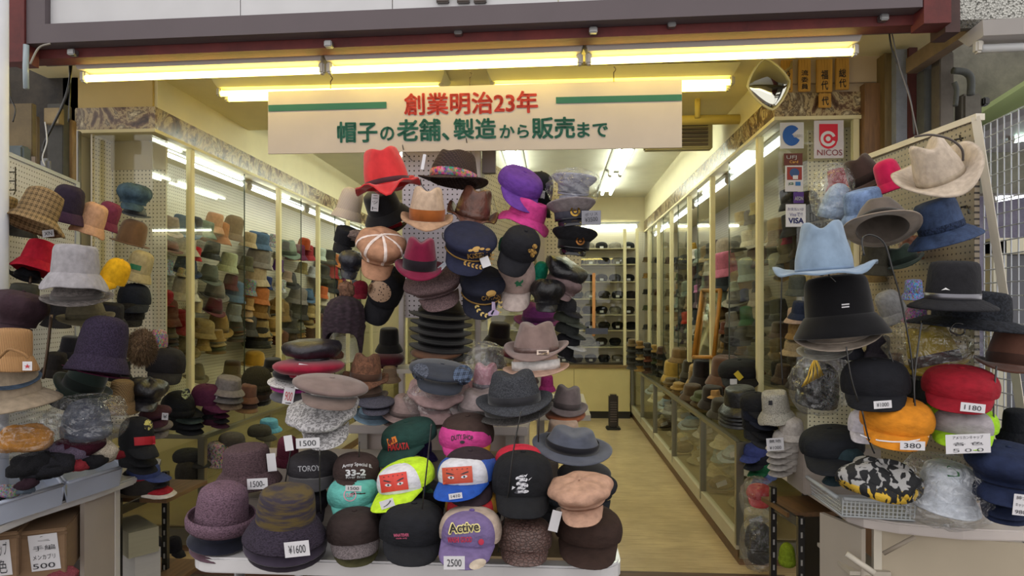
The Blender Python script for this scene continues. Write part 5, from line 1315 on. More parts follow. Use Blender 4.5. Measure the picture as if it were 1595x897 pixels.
hat('bucket', 378, 826, 510, 884, '38313f', 'felt', 'dark purple hat directly under the striped cloche hat', d=1.99, roll=3, k=.62, dr=.05)
hat('bucket', 384, 838, 508, 892, '2d2830', 'felt', 'blackish purple hat lowest under the striped cloche hat', d=2.0, roll=3, k=.62, dr=.05)
price(sp_, (443, 843, 482, 867), '¥1600', -6)
to = hat('cap', 446, 702, 530, 768, '2d2b2f', 'cloth', 'charcoal cap with large grey capital letters TOROY', d=2.35, pitch=4, yaw=-6, visor=('3a383c', 'felt'), n=44, wob=.3)
dtext(to, 'TOROY', (464, 725, 499, 734), mat('9c9ca2'), -3, .02, off=.003); 
ar = hat('cap', 518, 703, 592, 770, '392b29', 'cloth', 'dark brown cap with white arched lettering and 33-2', d=2.25, pitch=0, roll=4, n=44)
dtext(ar, 'Army Special B.', (533, 720, 580, 727), PAPER, 0, .015, 4, .003); dtext(ar, '33-2', (538, 731, 570, 741), PAPER, -2, .045, off=.003); dtext(ar, 'River Bros', (539, 741, 569, 745), PAPER, -2, .01, off=.003)
price(ar, (538, 756, 563, 765), '1500', 2)
tq = hat('cap', 509, 756, 590, 812, '62b0a8', 'cloth', 'turquoise cap with small pink round badge', d=2.18, pitch=8, roll=-4, n=44, vl=.05)
v, f = ringpts(545, 771, 10, 8.5, 0, 360); decal(tq, 'badge_ring', v, f, mat('c98a9a'), .003); dtext(tq, 'SURF', (539, 768, 551, 774), mat('c98a9a'), 0, .02, off=.003)
bw_ = hat('cap', 508, 788, 597, 872, '2e2423', 'cloth', 'dark brown wool cap with grey tweed visor in the front row', d=2.02, pitch=2, visor=('6f6668', 'tweed'), roll=-2, vl=.05, vd=.03, **row)
hat('cap', 512, 845, 597, 884, '4c4a30', 'cloth', 'olive cap under the grey tweed visor cap', d=2.06, k=.62)
bk_ = hat('cap', 590, 775, 694, 883, '17181d', 'cloth', 'large plain black cap with small pink lettering in the front row', d=1.98, pitch=3, roll=4, vl=.075, vc=.012, vd=.02, **row)
dtext(bk_, 'WHATEVER', (613, 831, 637, 836), mat('c95a7c'), -2, .02, off=.003); dtext(bk_, 'made only', (617, 837, 634, 840), mat('c95a7c'), -2, 0, off=.003)
gn = hat('cap', 583, 662, 681, 728, '1c3a35', 'cloth', 'dark green cap with orange crest and red lettering', d=2.42, pitch=6, roll=-12, yaw=-30, n=44)
decal(gn, 'orange_patch', [(602, 684), (616, 679), (619, 688), (605, 695)], [(0, 1, 2, 3)], mat('d87a2a'), .003)
dtext(gn, 'RI', (606, 684, 615, 690), mat('7c1c14'), -14, .02, off=.004); dtext(gn, 'HAKATA', (604, 690, 637, 701), mat('b8282c'), -5, .04, off=.003)
hat('cap', 640, 672, 682, 720, '2a2050', 'cloth', 'navy cap with pink lining behind the dark green cap', d=2.5, yaw=50, n=24)
NEO = ('b4d82c', 'cloth')
nm1 = hat('trucker', 577, 711, 678, 799, 'b4d82c', 'cloth', 'neon yellow mesh cap with red masked eyes on white front', d=2.12, pitch=3, roll=-12, yaw=-28, visor=NEO, front=('c9c9cf', 'cloth'), button=NEO, n=60, vl=.075)
def eyes(root, box, rot, m):
    x0, y0, x1, y1 = box; cx, cy = (x0+x1)/2, (y0+y1)/2; w_, h_ = x1-x0, y1-y0
    c, s = math.cos(R(rot)), math.sin(R(rot)); T = lambda x, y: (cx+x*w_*c-y*h_*s, cy+x*w_*s+y*h_*c)
    dpatch(root, 'red_patch', box, m, rot, off=.003)
    for sx in (-1, 1):
        e = T(sx*.22, .12); dpatch(root, 'printed_eye', (e[0]-5, e[1]-2.2, e[0]+5, e[1]+2.2), PAPER, rot+sx*-8, True, .0045, 4); dpatch(root, 'pupil', (e[0]-1.6, e[1]-1.7, e[0]+1.6, e[1]+1.7), INK, rot, True, .006, 3)
        P4 = [T(sx*.08, -.02), T(sx*.2, -.12), T(sx*.36, -.2), T(sx*.38, -.14), T(sx*.2, -.04)]; decal(root, 'printed_brow', P4, [tuple(range(5))], INK, .0045)
    for i in range(5): q = T(-.34+i*.17, -.36); dpatch(root, 'dot', (q[0]-1, q[1]-.8, q[0]+1, q[1]+.8), INK, rot, True, .0045, 2)
eyes(nm1, (592, 737, 635, 765), -8, mat('c4392e'))
price(nm1, (592, 778, 614, 791), 'ノ', -18)
hat('cap', 640, 728, 680, 776, '3a5a44', 'cloth', 'green and violet cap edge behind the neon yellow mesh cap', d=2.22, yaw=60, n=24)
pkc = hat('cap', 683, 664, 767, 716, 'bf3f86', 'cloth', 'hot pink cap with small dark arched print', d=2.38, pitch=8, n=44, vl=.03)
dtext(pkc, 'DUTY SHOP', (703, 676, 737, 684), INK, 0, .02, 3, .003); dpatch(pkc, 'print', (716, 686, 724, 691), INK, 0, True, .003, 3)
hat('cap', 686, 690, 770, 724, '3a2c28', 'cloth', 'dark cap with yellow edge under the hot pink cap', d=2.4, k=.62, visor=('b88c2a', 'cloth'))
bm = hat('trucker', 675, 706, 777, 782, '1f4aa0', 'mesh', 'blue mesh cap with red masked eyes on white front', d=2.12, pitch=2, roll=-3, yaw=-18, visor=('1f4aa0', 'cloth'), front=('c4c4cc', 'cloth'), n=60)
eyes(bm, (689, 727, 736, 753), -4, mat('b8452c')); price(bm, (699, 768, 720, 777), '1410', -8)
hat('trucker', 693, 768, 779, 830, 'b8862a', 'mesh', 'red and mustard mesh cap directly behind the purple cap', d=2.08, pitch=0, front=('c4333a', 'cloth'), n=42, yaw=-10)
ac = hat('trucker', 683, 786, 782, 888, 'a8978a', 'cloth', 'purple cap with beige back and cream script Active', d=1.93, pitch=2, roll=4, yaw=-8, visor=('6b5c86', 'cloth'), front=('6b5c86', 'cloth'), button=('5c4a84', 'cloth'), vl=.085, n=60)
dtext(ac, 'Active', (697, 812, 748, 831), mat('d8cc86'), -5, .10, off=.003); dtext(ac, 'Active', (699, 814, 746, 829), mat('231a1c'), -5, .025, off=.005)
dtext(ac, 'WASHI GOOD', (697, 836, 735, 845), mat('b52c48'), -1, .04, off=.003); dpatch(ac, 'badge', (745, 839, 754, 849), mat('b52c48'), 0, True, .003, 3)
dpatch(ac, 'visor_patch', (730, 871, 758, 886), mat('b5a898', 'cloth'), -20, True, .003, 5); price(ac, (691, 866, 724, 887), '2500', 0)
hat('cap', 690, 755, 775, 790, '2b2028', 'cloth', 'dark cap between the blue mesh cap and the red mesh cap', d=2.14, k=.7)
hat('cap', 770, 691, 846, 760, 'b02238', 'cloth', 'red and purple cap behind the black dragon cap', d=2.16, pitch=0, n=36, roll=-3)
dr = hat('cap', 766, 700, 862, 809, '15161a', 'cloth', 'tall black cap with white embroidered dragon', d=2.06, pitch=0, roll=1, **row)
WHT = mat('c4c4ca')
for q in ((803, 742, 812, 748), (808, 744, 822, 752), (804, 750, 814, 758), (803, 757, 820, 764), (810, 752, 823, 760), (801, 763, 824, 769), (806, 740, 818, 744)):
    dpatch(dr, 'dragon_embroidery', q, mat('c4c4ca', 'blotch', '3a3a42'), random.uniform(-20, 20), True, .003, 4)
for q in ([(798, 757), (803, 759), (797, 763)], [(824, 746), (829, 743), (823, 749)], [(817, 741), (822, 738), (819, 743)]): decal(dr, 'dragon_embroidery', q, [(0, 1, 2)], WHT, .003)
hat('cap', 836, 716, 876, 790, '1d1f24', 'cloth', 'black cap seen from the side right of the dragon cap', d=2.2, yaw=60, n=26)
hat('cap', 774, 799, 860, 883, '5a443f', 'snake', 'brown snakeskin patterned cap in the front row', d=1.98, pitch=0, roll=1, vl=.05, vd=.03, **row)
bg_ = hat('news', 852, 733, 956, 822, 'a98672', 'cloth', 'beige wool newsboy cap with hanging white tag', d=1.99, pitch=6, roll=-6, wob=1, **row)
price(bg_, (857, 795, 872, 828), None, 14)
hat('army', 866, 800, 970, 888, '33241f', 'cloth', 'dark chocolate visor cap at the right end of the front row', d=1.96, pitch=6, roll=4, vl=.07, **row) if 0 else hat('cap', 864, 796, 970, 888, '33241f', 'cloth', 'dark chocolate visor cap at the right end of the front row', d=2.06, pitch=4, roll=4, vd=.03, **row)
hat('cap', 600, 855, 690, 888, '2c2430', 'cloth', 'dark cap flattened under the plain black cap', d=2.1, k=.62) if 0 else None
for i, (x, c) in enumerate(((470, '26222a'), (560, '2f2a2a'), (655, '1d1d22'), (745, '352c34'), (830, '232327'))):
    hat('cap', x-42, 760, x+42, 830, c, 'cloth', 'dark cap hidden in the middle pile of the front table, %s from the left' % ['first', 'second', 'third', 'fourth', 'fifth'][i], d=2.26, n=20)
for pts, d in (([(560, 688), (558, 740), (552, 790)], 2.2), ([(672, 660), (668, 700), (650, 860)], 1.93), ([(812, 640), (800, 700), (790, 780), (776, 860)], 1.95), ([(498, 700), (498, 760), (500, 800)], 2.0), ([(840, 640), (838, 700)], 2.3), ([(455, 690), (448, 730), (443, 760)], 2.2)):
    cable(pts, d, .0022, BK, 'thin black elastic cord over the front table hats, by the %s' % {552: 'turquoise cap', 650: 'plain black cap', 776: 'black dragon cap', 500: 'charcoal capital letter cap', 838: 'slate blue fedora', 443: 'grey brown bucket hat'}[pts[-1][0]], 'elastic_cord', 'cord')['group'] = 'elastic cords over the front table'
# ---- left foreground
pl = hat('wide', -6, 275, 102, 372, '8a7250', ('plaid'), 'brown glen plaid bucket hat at the left pegboard', d=2.75, roll=20, pitch=-4, **row, wob=.6)
price(pl, (66, 358, 84, 369), 'XN', -6)
hat('wide', -40, 285, 34, 352, '8a744f', 'plaid', 'second brown glen plaid hat cut by the left photo edge', d=2.85, roll=14)
hat('cloche', 63, 275, 133, 354, '271d2d', 'cloth', 'dark plum cloche hat beside the brown plaid hat', d=3.0, roll=12, brim=('382338', 'cloth'), **row)
hat('cloche', 106, 294, 169, 375, 'b98f6f', 'cloth', 'peach cotton bucket hat between plum and rose hats', d=3.1, roll=18, wob=.5, **row)
hat('cloche', 136, 294, 190, 364, '6d2c42', 'cloth', 'rose burgundy bucket hat right of the peach one', d=3.25, roll=20, **row)
hat('news', 181, 284, 238, 330, '3e5362', 'denim', 'steel blue soft cap on the showcase end pegboard', d=3.6, roll=8, wob=1)
hat('trilby', 184, 312, 236, 340, '5f656b', 'cloth', 'grey brim hat under the steel blue soft cap', d=3.62, roll=10, k=.7)
hat('bowler', 170, 334, 234, 388, '6b513a', 'felt', 'brown felt bowler on the showcase end pegboard', d=3.6, roll=14)
hat('bucket', 13, 371, 92, 434, 'a8152c', 'cloth', 'bright red bucket hat left of the light grey bucket hat', d=2.9, roll=18, pitch=-6, wob=.4, **row)
hat('trilby', 12, 404, 72, 442, '23262c', 'cloth', 'black brim hat under the bright red bucket hat', d=2.95, roll=18, k=.7)
hat('bucket', 60, 379, 170, 456, '8d8a8e', 'cloth', 'light grey wrinkled bucket hat in front of the left pegboard', d=2.5, roll=2, pitch=2, wob=.6, dr=.05, **row)
hat('trilby', 60, 438, 178, 478, '77706e', 'fur', 'grey hat with fur edge under the light grey bucket hat', d=2.55, roll=-4, k=.62)
hat('cap', 140, 380, 204, 452, 'd2a015', 'cloth', 'yellow cap with floral visor behind the light grey hat', d=3.1, roll=22, pitch=12, yaw=-30, n=30)
lb_ = hat('cloche', 184, 386, 240, 444, 'a3966f', 'cloth', 'khaki beige hat with green tag by the showcase corner', d=3.5, roll=16)
dpatch(lb_, 'green_tag', (202, 412, 220, 420), mat('1c6b44'), 15, False, .004, 3); price(lb_, (193, 414, 201, 434), None, 5)
hat('bucket', -20, 366, 18, 426, '2d322d', 'cloth', 'dark olive hat cut by the left edge beside the red hat', d=2.8)
hat('cap', 182, 440, 236, 488, '171b24', 'cloth', 'dark navy cap by the showcase corner', d=3.5, n=24)
hat('cap', 176, 470, 226, 510, '23211f', 'herring', 'black and white patterned cap beneath the dark navy cap', d=3.45, n=24)
hat('bucket', 120, 408, 166, 460, '3a3c42', 'cloth', 'charcoal bucket hat peeking behind the light grey bucket hat', d=3.2)
hat('news', -22, 450, 79, 530, '33222a', 'cloth', 'dark brown puffy casquette at the left edge', d=2.55, roll=14, pitch=4, **row)
hat('fedora', 86, 462, 180, 508, '57513f', 'cloth', 'olive rain hat with folded crown in the left display', d=2.7, roll=-4, pitch=6, **row, band='474232')
pu = hat('cloche', 97, 491, 203, 586, '332a3e', 'tweed', 'purple tweed cloche with burgundy rolled edge', d=2.5, roll=10, pitch=-6, **row)
pts = [(97, 530), (112, 552), (140, 568), (170, 580), (196, 583), (202, 572)]
hat('trilby', 96, 512, 202, 590, '571c3c', 'knit', 'burgundy knitted hat brim directly under the purple tweed cloche', d=2.53, roll=16, pitch=-8, k=.62)
cb = hat('bucket', -30, 492, 62, 580, 'a07a52', 'corduroy', 'tan corduroy casquette with knotted strap at the left edge', d=2.3, roll=4, pitch=2, dr=.05, **row)
price(cb, (35, 563, 50, 577), '★', 0, None, mat('b52a36'))
tube('knotted_strap', smoothline([P(-4, 560, 2.17), P(12, 545, 2.165), P(24, 546, 2.16), P(38, 552, 2.165), P(44, 558, 2.17)], 4), .005, mat('8a6844', 'cloth'), cb)
hat('trilby', -36, 555, 66, 608, '3c4a5c', 'denim', 'blue denim hat brim under the tan corduroy casquette', d=2.33, k=.7, roll=-4)
hat('wide', -62, 560, 99, 650, '8a7c6a', 'cloth', 'wide beige cotton brim hat below the denim brim', d=2.35, roll=-8, pitch=2, **row)
hat('furhat', 190, 486, 250, 578, '7a6046', 'fur', 'shaggy brown and grey fur trapper hat', d=2.9, band=('83694c', 'fur'))
hat('fedora', 82, 545, 176, 630, '1a2522', 'felt', 'dark bottle green felt hat below the purple tweed cloche', d=2.75, roll=24)
st = hat('bell', 156, 590, 218, 648, '9c7f58', 'straw', 'small open weave straw bell hat in the left display', d=2.9, roll=4, **row)
hat('news', 198, 586, 264, 642, '1d1c20', 'leather', 'black ruched leather cap right of the straw bell hat', d=3.0, wob=2, roll=10)
em = hat('cap', 184, 648, 248, 716, '17181b', 'cloth', 'black cap with gold embroidery and red stripe at the left table end', d=2.85, roll=2, yaw=30, **row)
dpatch(em, 'gold_embroidery', (224, 653, 238, 670), mat('b5ad62', 'blotch', '1d1c18'), 10, True, .003, 5); dpatch(em, 'red_stripe', (209, 680, 242, 693), mat('b0202c'), -4, False, .003, 8)
for i in range(2): hat('cap', 184, 690+i*14, 246, 728+i*12, '15161a', 'cloth', 'black cap %s beneath the gold embroidered black cap' % ['directly', 'lowest'][i], d=2.9, yaw=30, k=.7, n=24)
mr = hat('flat', 216, 630, 268, 668, '3a1c28', 'cloth', 'dark maroon flat cap with paper tag beside the leather cap', d=3.1, roll=-8)
price(mr, (252, 643, 262, 654), '¥', 5)
hat('flat', 222, 652, 270, 684, '6d6664', 'cloth', 'grey cap with pale edge on the counter corner', d=3.15)
kb = hat('beanie', 248, 596, 304, 652, '111316', 'cloth', 'black embroidered cap on top of the black cap stack', d=3.4, k=.8, roll=8)
for i in range(4):
    hat('cap', 250+i*2, 630+i*11, 318, 652+i*9, ['141619', '35403c', '15171b', '141519'][i], 'cloth', 'cap %s in the stack under the black embroidered cap' % ['first', 'second, greenish', 'third', 'fourth'][i], d=3.5, k=.7, n=22, yaw=40)
dpatch(kb, 'pale_embroidery', (283, 604, 296, 622), mat('8a9472', 'blotch', '17181a'), 20, True, .003, 4)
mc = hat('cap', 296, 597, 358, 644, '4a1c36', 'cloth', 'dark maroon cap with small white emblem on the left counter', d=3.55, yaw=50, roll=4)
dpatch(mc, 'white_emblem', (336, 613, 343, 624), PAPER, 5, True, .003, 3)
for i in range(3): hat('cap', 314, 634+i*9, 358, 652+i*8, ['471b34', '1b1b1f', '3c1a2c'][i], 'cloth', 'maroon or black cap %s beneath the maroon emblem cap' % ['directly', 'second', 'third'][i], d=3.6, k=.7, n=20, yaw=50)
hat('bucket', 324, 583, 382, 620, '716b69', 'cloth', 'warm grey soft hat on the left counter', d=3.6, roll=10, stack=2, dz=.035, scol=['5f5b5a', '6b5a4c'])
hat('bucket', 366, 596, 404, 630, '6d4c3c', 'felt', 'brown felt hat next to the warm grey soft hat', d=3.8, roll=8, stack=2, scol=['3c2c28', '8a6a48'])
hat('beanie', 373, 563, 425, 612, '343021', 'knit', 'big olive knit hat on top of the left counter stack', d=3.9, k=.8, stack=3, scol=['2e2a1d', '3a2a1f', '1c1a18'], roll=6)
hat('bucket', 405, 556, 445, 580, '1f1d18', 'felt', 'black hat behind the big olive knit hat', d=4.1)
# bagged items & knits in trays
bh2 = hat('beanie', 92, 622, 176, 690, '4a4f5e', 'cloth', 'blue grey hat in a clear bag on the left table', d=2.62, k=.9)
bag(82, 614, 192, 690, 2.6, 'glossy clear bag around the blue grey hat', .13)
hat('blob', -20, 648, 86, 706, 'b87a1c', 'cloth', 'orange yellow hat in a clear bag at the left edge', d=2.45, name='cloth_hat')
bag(-24, 642, 92, 710, 2.45, 'shiny clear bag around the orange yellow hat', .14)
KN = [('cream cable knit cap hanging over the tray edge', 100, 646, 186, 722, 'b5ab9c', 'knit', 2.62), ('maroon knit gloves lying in the tray', 72, 668, 166, 716, '3f1524', 'knit', 2.58), ('mauve grey knit in the tray', 60, 676, 148, 728, '64586c', 'knit', 2.54),
      ('black knit cap in the near tray', 8, 690, 106, 745, '17171b', 'knit', 2.42), ('charcoal knit with white trim in the near tray', 30, 700, 118, 752, '222228', 'knit', 2.44), ('speckled multicolour knit cap at the left edge of the near tray', -16, 724, 34, 776, '4c4650', 'floral', 2.36),
      ('dark wine knit cap in the near tray', 20, 728, 62, 764, '32202a', 'knit', 2.36), ('coral red knit glove in the far tray', 98, 698, 140, 735, '8e2c36', 'knit', 2.5), ('grey blue knit under the speckled cap', 24, 738, 56, 770, '6d7c8c', 'knit', 2.38), ('black knit at the left tray corner', -30, 735, 12, 785, '1f1c20', 'knit', 2.34),
      ('light lavender knit lying on the far tray', 36, 680, 80, 706, '8a86a0', 'knit', 2.52), ('black knit with red edge in the far tray', 120, 690, 170, 732, '1b1b20', 'knit', 2.56), ('deep red knit ring beside the cream cap', 160, 664, 196, 716, '7c1a28', 'knit', 2.68)]
for i, (lb1, x0, y0, x1, y1, c, m_, d_) in enumerate(KN): hat('blob', x0, y0, x1, y1, c, m_, lb1, d=d_, ph=i*1.3, roll=[8, -6, 12, 4, -10][i % 5], band=(shade(c, .8), m_))
# caps on the left rack
for i, (x0, y0, x1, y1, c, v_, t) in enumerate(((196, 716, 268, 752, '3c4878', '3c4878', 'blue cap with a white tag topmost'), (188, 738, 262, 762, '1b1a1d', '1b1a1d', 'black cap second'), (186, 746, 270, 772, '8c1826', '8c1826', 'red cap third'), (184, 758, 276, 778, '2a2624', 'bdb6ae', 'cap with white visor lowest'))):
    hat('cap', x0, y0, x1, y1, c, 'cloth', t+' in the stack on the left black rack', d=3.1, k=.62, yaw=60, visor=(v_, 'cloth'), n=26)
for i, (x0, y0, x1, y1, c, m_, t) in enumerate(((268, 700, 330, 730, '2a2a2a', 'cloth', 'charcoal cap with stitched edge in the left glass counter'), (272, 716, 318, 760, '33302a', 'cloth', 'dark olive cap in the left glass counter'), (315, 676, 362, 730, 'a58a96', 'floral', 'pink floral hat in clear wrap in the left glass counter'),
        (398, 650, 440, 676, '5fa3c4', 'cloth', 'light blue cloth hat in the left glass counter'), (385, 660, 432, 688, '3c3b34', 'cloth', 'olive cap with pale visor in the left glass counter'), (340, 672, 392, 702, '4c4844', 'cloth', 'dark grey cap with light brim in the left glass counter'), (286, 780, 306, 830, 'b59a98', 'cloth', 'dusty pink hat low in the left glass counter'),
        (258, 800, 290, 870, '1d1c22', 'cloth', 'black cap with violet tag hanging behind the left rack'), (232, 806, 262, 868, '24242c', 'cloth', 'dark cap with red trim behind the left rack'))):
    hat('bucket' if i in (2, 3, 6) else 'cap', x0, y0, x1, y1, c, m_, t, d=[4.05, 4.0, 4.15, 4.5, 4.4, 4.2, 4.1, 3.75, 3.7][i], n=22, yaw=40)
# ---- right foreground
cw = hat('cowboy', 1387, 207, 1534, 308, 'b5a797', 'cloth', 'cream canvas cowboy hat with dark cord on the right pegboard', d=2.35, roll=-20, pitch=26, yaw=10, n=48, band=('a39684', 'cloth'), bh=.014, wob=.4)
tube('chin_cord', smoothline([P(1424, 213, 2.22), P(1450, 210, 2.2), P(1480, 217, 2.2), P(1498, 232, 2.2), P(1500, 250, 2.22)], 5), .004, mat('4a423e'), cw)
hat('cloche', 1360, 238, 1420, 306, 'b51c48', 'felt', 'crimson pink bucket hat behind the cream cowboy hat', d=2.7, roll=-18, n=36)
hat('fedora', 1312, 231, 1388, 300, '3a2b26', 'felt', 'dark brown felt hat left of the crimson pink hat', d=2.85, roll=-24, n=36)
hat('wide', 1413, 305, 1535, 393, '33425f', 'denim', 'blue denim bucket hat with braided band on the right pegboard', d=2.4, roll=-14, pitch=12, n=44, bh=.02, band=('2a3650', 'herring'))
bd = hat('bucket', 1306, 290, 1396, 356, '6d83a8', 'denim', 'light blue washed denim hat behind the upturned brim', d=2.65, roll=-10, pitch=14, n=36)
hat('fedora', 1312, 306, 1438, 385, '5c534c', 'felt', 'grey hat tipped back showing its pale underside at the right', d=2.4, roll=-6, pitch=-24, n=44, brim=('8f8174', 'felt'), up=.02, band=('221e1c', 'felt'))
hat('trilby', 1375, 378, 1440, 420, '2d3a33', 'felt', 'dark green felt hat behind the upturned grey hat', d=2.7, roll=-20)
b_ = hat('beanie', 1272, 262, 1325, 345, '8ea0b8', 'cloth', 'pale blue sun hat inside a clear bag beside the stickers', d=2.9, roll=16)
bag(1266, 254, 1328, 348, 2.87, 'tall clear bag around the pale blue sun hat', .1, twist=True)
hat('cowboy', 1203, 342, 1368, 432, '7b8ea2', 'felt', 'light blue felt cowboy hat in front of the right showcase', d=2.25, roll=-3, pitch=2, n=52, band=('73879f', 'felt'), bh=.006, flop=.35, up=.02, ph=2)
for i, (x0, y0, x1, y1, c, t) in enumerate(((1222, 420, 1262, 462, '3f4238', 'olive hat with badge'), (1238, 424, 1270, 446, 'a8935c', 'mustard cap'), (1252, 432, 1284, 462, '8c7a58', 'tan patterned hat'), (1340, 404, 1382, 440, '6a5838', 'khaki hat'), (1220, 478, 1262, 505, 'a08a78', 'pinkish beige brim hat'), (1222, 500, 1258, 530, '7c6238', 'ochre brown hat'), (1214, 528, 1262, 556, '8d7c5c', 'tan brim hat'))):
    hat('bucket', x0, y0, x1, y1, c, 'cloth', t+' behind the light blue cowboy hat and the black fedora', d=3.0+i*.03, n=22)
bf2 = hat('bucket', 1236, 426, 1390, 530, '111114', 'felt', 'black wide bucket hat with small white label at the right', d=2.35, roll=-6, pitch=0, n=44, dr=.05)
for dy in (0, 4): dpatch(bf2, 'white_label', (1311, 473+dy, 1323, 475+dy), PAPER, -6, n=2, off=.003)
hat('trilby', 1236, 500, 1376, 548, 'a6998c', 'cloth', 'off white brim hat directly under the black wide bucket hat', d=2.4, roll=-6, k=.7)
hat('trilby', 1240, 530, 1330, 562, '8d8c86', 'cloth', 'grey white frayed brim hat second under the black bucket hat', d=2.45, k=.7, roll=-4)
hat('cloche', 1362, 408, 1426, 510, '8a8a8a', 'cloth', 'pale grey soft bucket hat left of the black outback hat', d=2.6, roll=-24)
oh = hat('wide', 1412, 404, 1558, 486, '1c1c20', 'cloth', 'black outback hat with leather band and eagle pin', d=2.12, roll=3, pitch=4, n=48, band=('6c6c72', 'metal'), bh=.016, dr=.02)
decal(oh, 'eagle_pin', [(1466, 452), (1473, 448), (1480, 452), (1473, 451)], [(0, 1, 2, 3)], mat('c9c9c9', 'metal'), .004)
sq_ = hat('bucket', 1402, 426, 1444, 468, '3b62b8', 'floral', 'blue and red paisley hat peeking left of the outback hat', d=2.4, band=None)
hat('bucket', 1402, 478, 1452, 504, '8c3c8c', 'floral', 'pink and blue paisley brim under the outback hat', d=2.45)
hat('wide', 1410, 450, 1620, 522, '25282f', 'herring', 'large grey black woven mesh brim hat at the right edge', d=2.3, roll=6, pitch=0, n=44, dr=.03)
yh = hat('fedora', 1398, 500, 1518, 586, '9f8a2c', 'cloth', 'mustard yellow hat with dark band inside a clear bag', d=2.4, roll=-16, pitch=-4, n=40, band=('3a3230', 'cloth'))
bag(1390, 494, 1524, 592, 2.38, 'glossy clear bag around the mustard yellow hat', .15)
hat('fedora', 1516, 505, 1640, 582, '4f342a', 'felt', 'chestnut brown felt hat at the right photo edge', d=2.2, roll=6, pitch=-6, n=40)
lh = hat('bucket', 1382, 505, 1412, 575, '5a3a28', 'leather', 'brown leather hat in plastic left of the mustard yellow hat', d=2.6)
gc = hat('cap', 1428, 580, 1530, 650, '63a52c', 'cloth', 'bright green cap lining edge behind the red cap', d=2.5)
rc = hat('cap', 1434, 570, 1560, 646, '8c1424', 'cloth', 'plain deep red cap with white price card', d=2.2, roll=4, pitch=10, vl=.05, **row)
price(rc, (1496, 628, 1535, 642), '1180', 6)
bc = hat('cap', 1308, 556, 1420, 642, '14151b', 'cloth', 'large plain black cap over the orange school cap', d=2.25, roll=-2, pitch=8, vl=.05, **row)
price(bc, (1361, 624, 1389, 636), '¥1000', -4)
oc2 = hat('cap', 1338, 630, 1458, 704, 'c27a1c', 'cloth', 'orange yellow school cap with white piping and price card', d=2.18, roll=4, pitch=12, vl=.05, **row)
dpatch(oc2, 'white_line', (1342, 675, 1448, 677), PAPER, 3, off=.003, n=14) if 0 else decal(oc2, 'white_piping', [(1340, 676), (1352, 681), (1370, 685), (1390, 687), (1412, 687), (1430, 684), (1447, 679), (1447, 681), (1430, 686), (1412, 689), (1390, 689), (1370, 687), (1352, 683), (1340, 678)], [(i, i+1, 12-i, 13-i) for i in range(6)], PAPER, .003)
price(oc2, (1402, 687, 1441, 701), '380', 2)
hat('cap', 1320, 636, 1372, 692, 'b8b4bc', 'cloth', 'white cap with navy and red trim left of the orange cap', d=2.3, n=26)
nc = hat('trucker', 1443, 630, 1558, 702, '93c422', 'cloth', 'neon green cap with grey front under the red cap', d=2.18, pitch=6, front=('9a9498', 'cloth'), visor=('93c422', 'cloth'), button=('93c422', 'cloth'), roll=2, n=60)
price(nc, (1473, 676, 1543, 706), 'アメリカンキャップ\n各 色\n５００', -2)
bt = tag(bx('white_carton_top', (P(1345, 0, 2.2).x, P(1490, 0, 2.2).x), (2.8, 3.0), (ZF, ZF+.20), mat('8f857c', 'card'), None, .004), 'plain riser box behind the bagged white hat on the right table', 'box')
hat('cap', 1244, 664, 1348, 742, '16191f', 'cloth', 'black navy soft cap at the back of the white basket', d=2.45, roll=-6, **row)
hat('cap', 1280, 694, 1350, 758, '1f3036', 'cloth', 'dark green cap with grey edge in the white basket', d=2.35, yaw=-60, n=30)
kl = hat('blob', 1300, 702, 1440, 786, ((.012, .013, .016), 'letters'), 'knit', 'black knit with grey letters and yellow edge in the white basket', d=2.22, ph=.4, roll=2, name='knit_scarf', cat='scarf')
hat('bucket', 1262, 700, 1310, 742, '22332f', 'cloth', 'bottle green bucket hat at the left of the white basket', d=2.5)
wb_ = hat('cloche', 1410, 714, 1530, 812, 'ccd2dc', 'cloth', 'white school hat with green label in a clear bag', d=2.2, roll=10, pitch=2, **row)
decal(wb_, 'green_label', [(1475, 726), (1478, 725), (1494, 736), (1495, 742), (1476, 742)], [tuple(range(5))], mat('12703c'), .004)
bag(1404, 708, 1540, 818, 2.18, 'wrinkled clear bag around the white school hat', .15)
nv = hat('news', 1500, 684, 1640, 792, '1a2440', 'cloth', 'big navy cap with folded tag at the right edge', d=2.08, pitch=8, roll=6, **row)
for i in range(2): hat('news', 1504, 770+i*14, 1636, 812+i*8, '18213a', 'cloth', 'navy cap %s beneath the big navy cap' % ['directly', 'lowest'][i], d=2.12, k=.62)
price(nv, (1578, 770, 1604, 803), '紳士\nキャップ\n980', 6)
hat('bucket', 1550, 628, 1620, 694, '12151c', 'cloth', 'black bucket hat above the big navy cap', d=2.3, n=30)
# shiny bagged items and gold fringe
go1 = hat('beanie', 1238, 562, 1308, 640, '16161a', 'gloss', 'shiny black vinyl cap inside a hanging bag with gold fringe', d=2.75, roll=8)
bag(1234, 556, 1312, 646, 2.72, 'dark glossy bag under the gold fringe', .1)
gfr = empty('gold_fringe', P(1264, 600, 2.6), 'bunch of gold tassel strips hanging in a bag', 'decoration')
for i in range(12):
    a = P(1268-i*.6+2, 556+i*1.2, 2.6); b = P(1282-i*3.0, 585+i*1.6, 2.58); tube('strip', [a, (a+b)/2+Vector((.003*(i % 3), 0, .002)), b], .0028, mat('c9a94e', 'metal'), gfr, 5)
wk = hat('bucket', 1180, 606, 1242, 664, 'aaa79c', 'knit', 'white terry bucket hat on the right stacks', d=2.85, roll=-6, wob=.6, **row)
dpatch(wk, 'black_label', (1197, 624, 1203, 631), INK, 0, n=2, off=.003)
hat('cloche', 1208, 648, 1258, 690, 'a8a29c', 'cloth', 'off white folded hat right below the terry bucket hat', d=2.8)
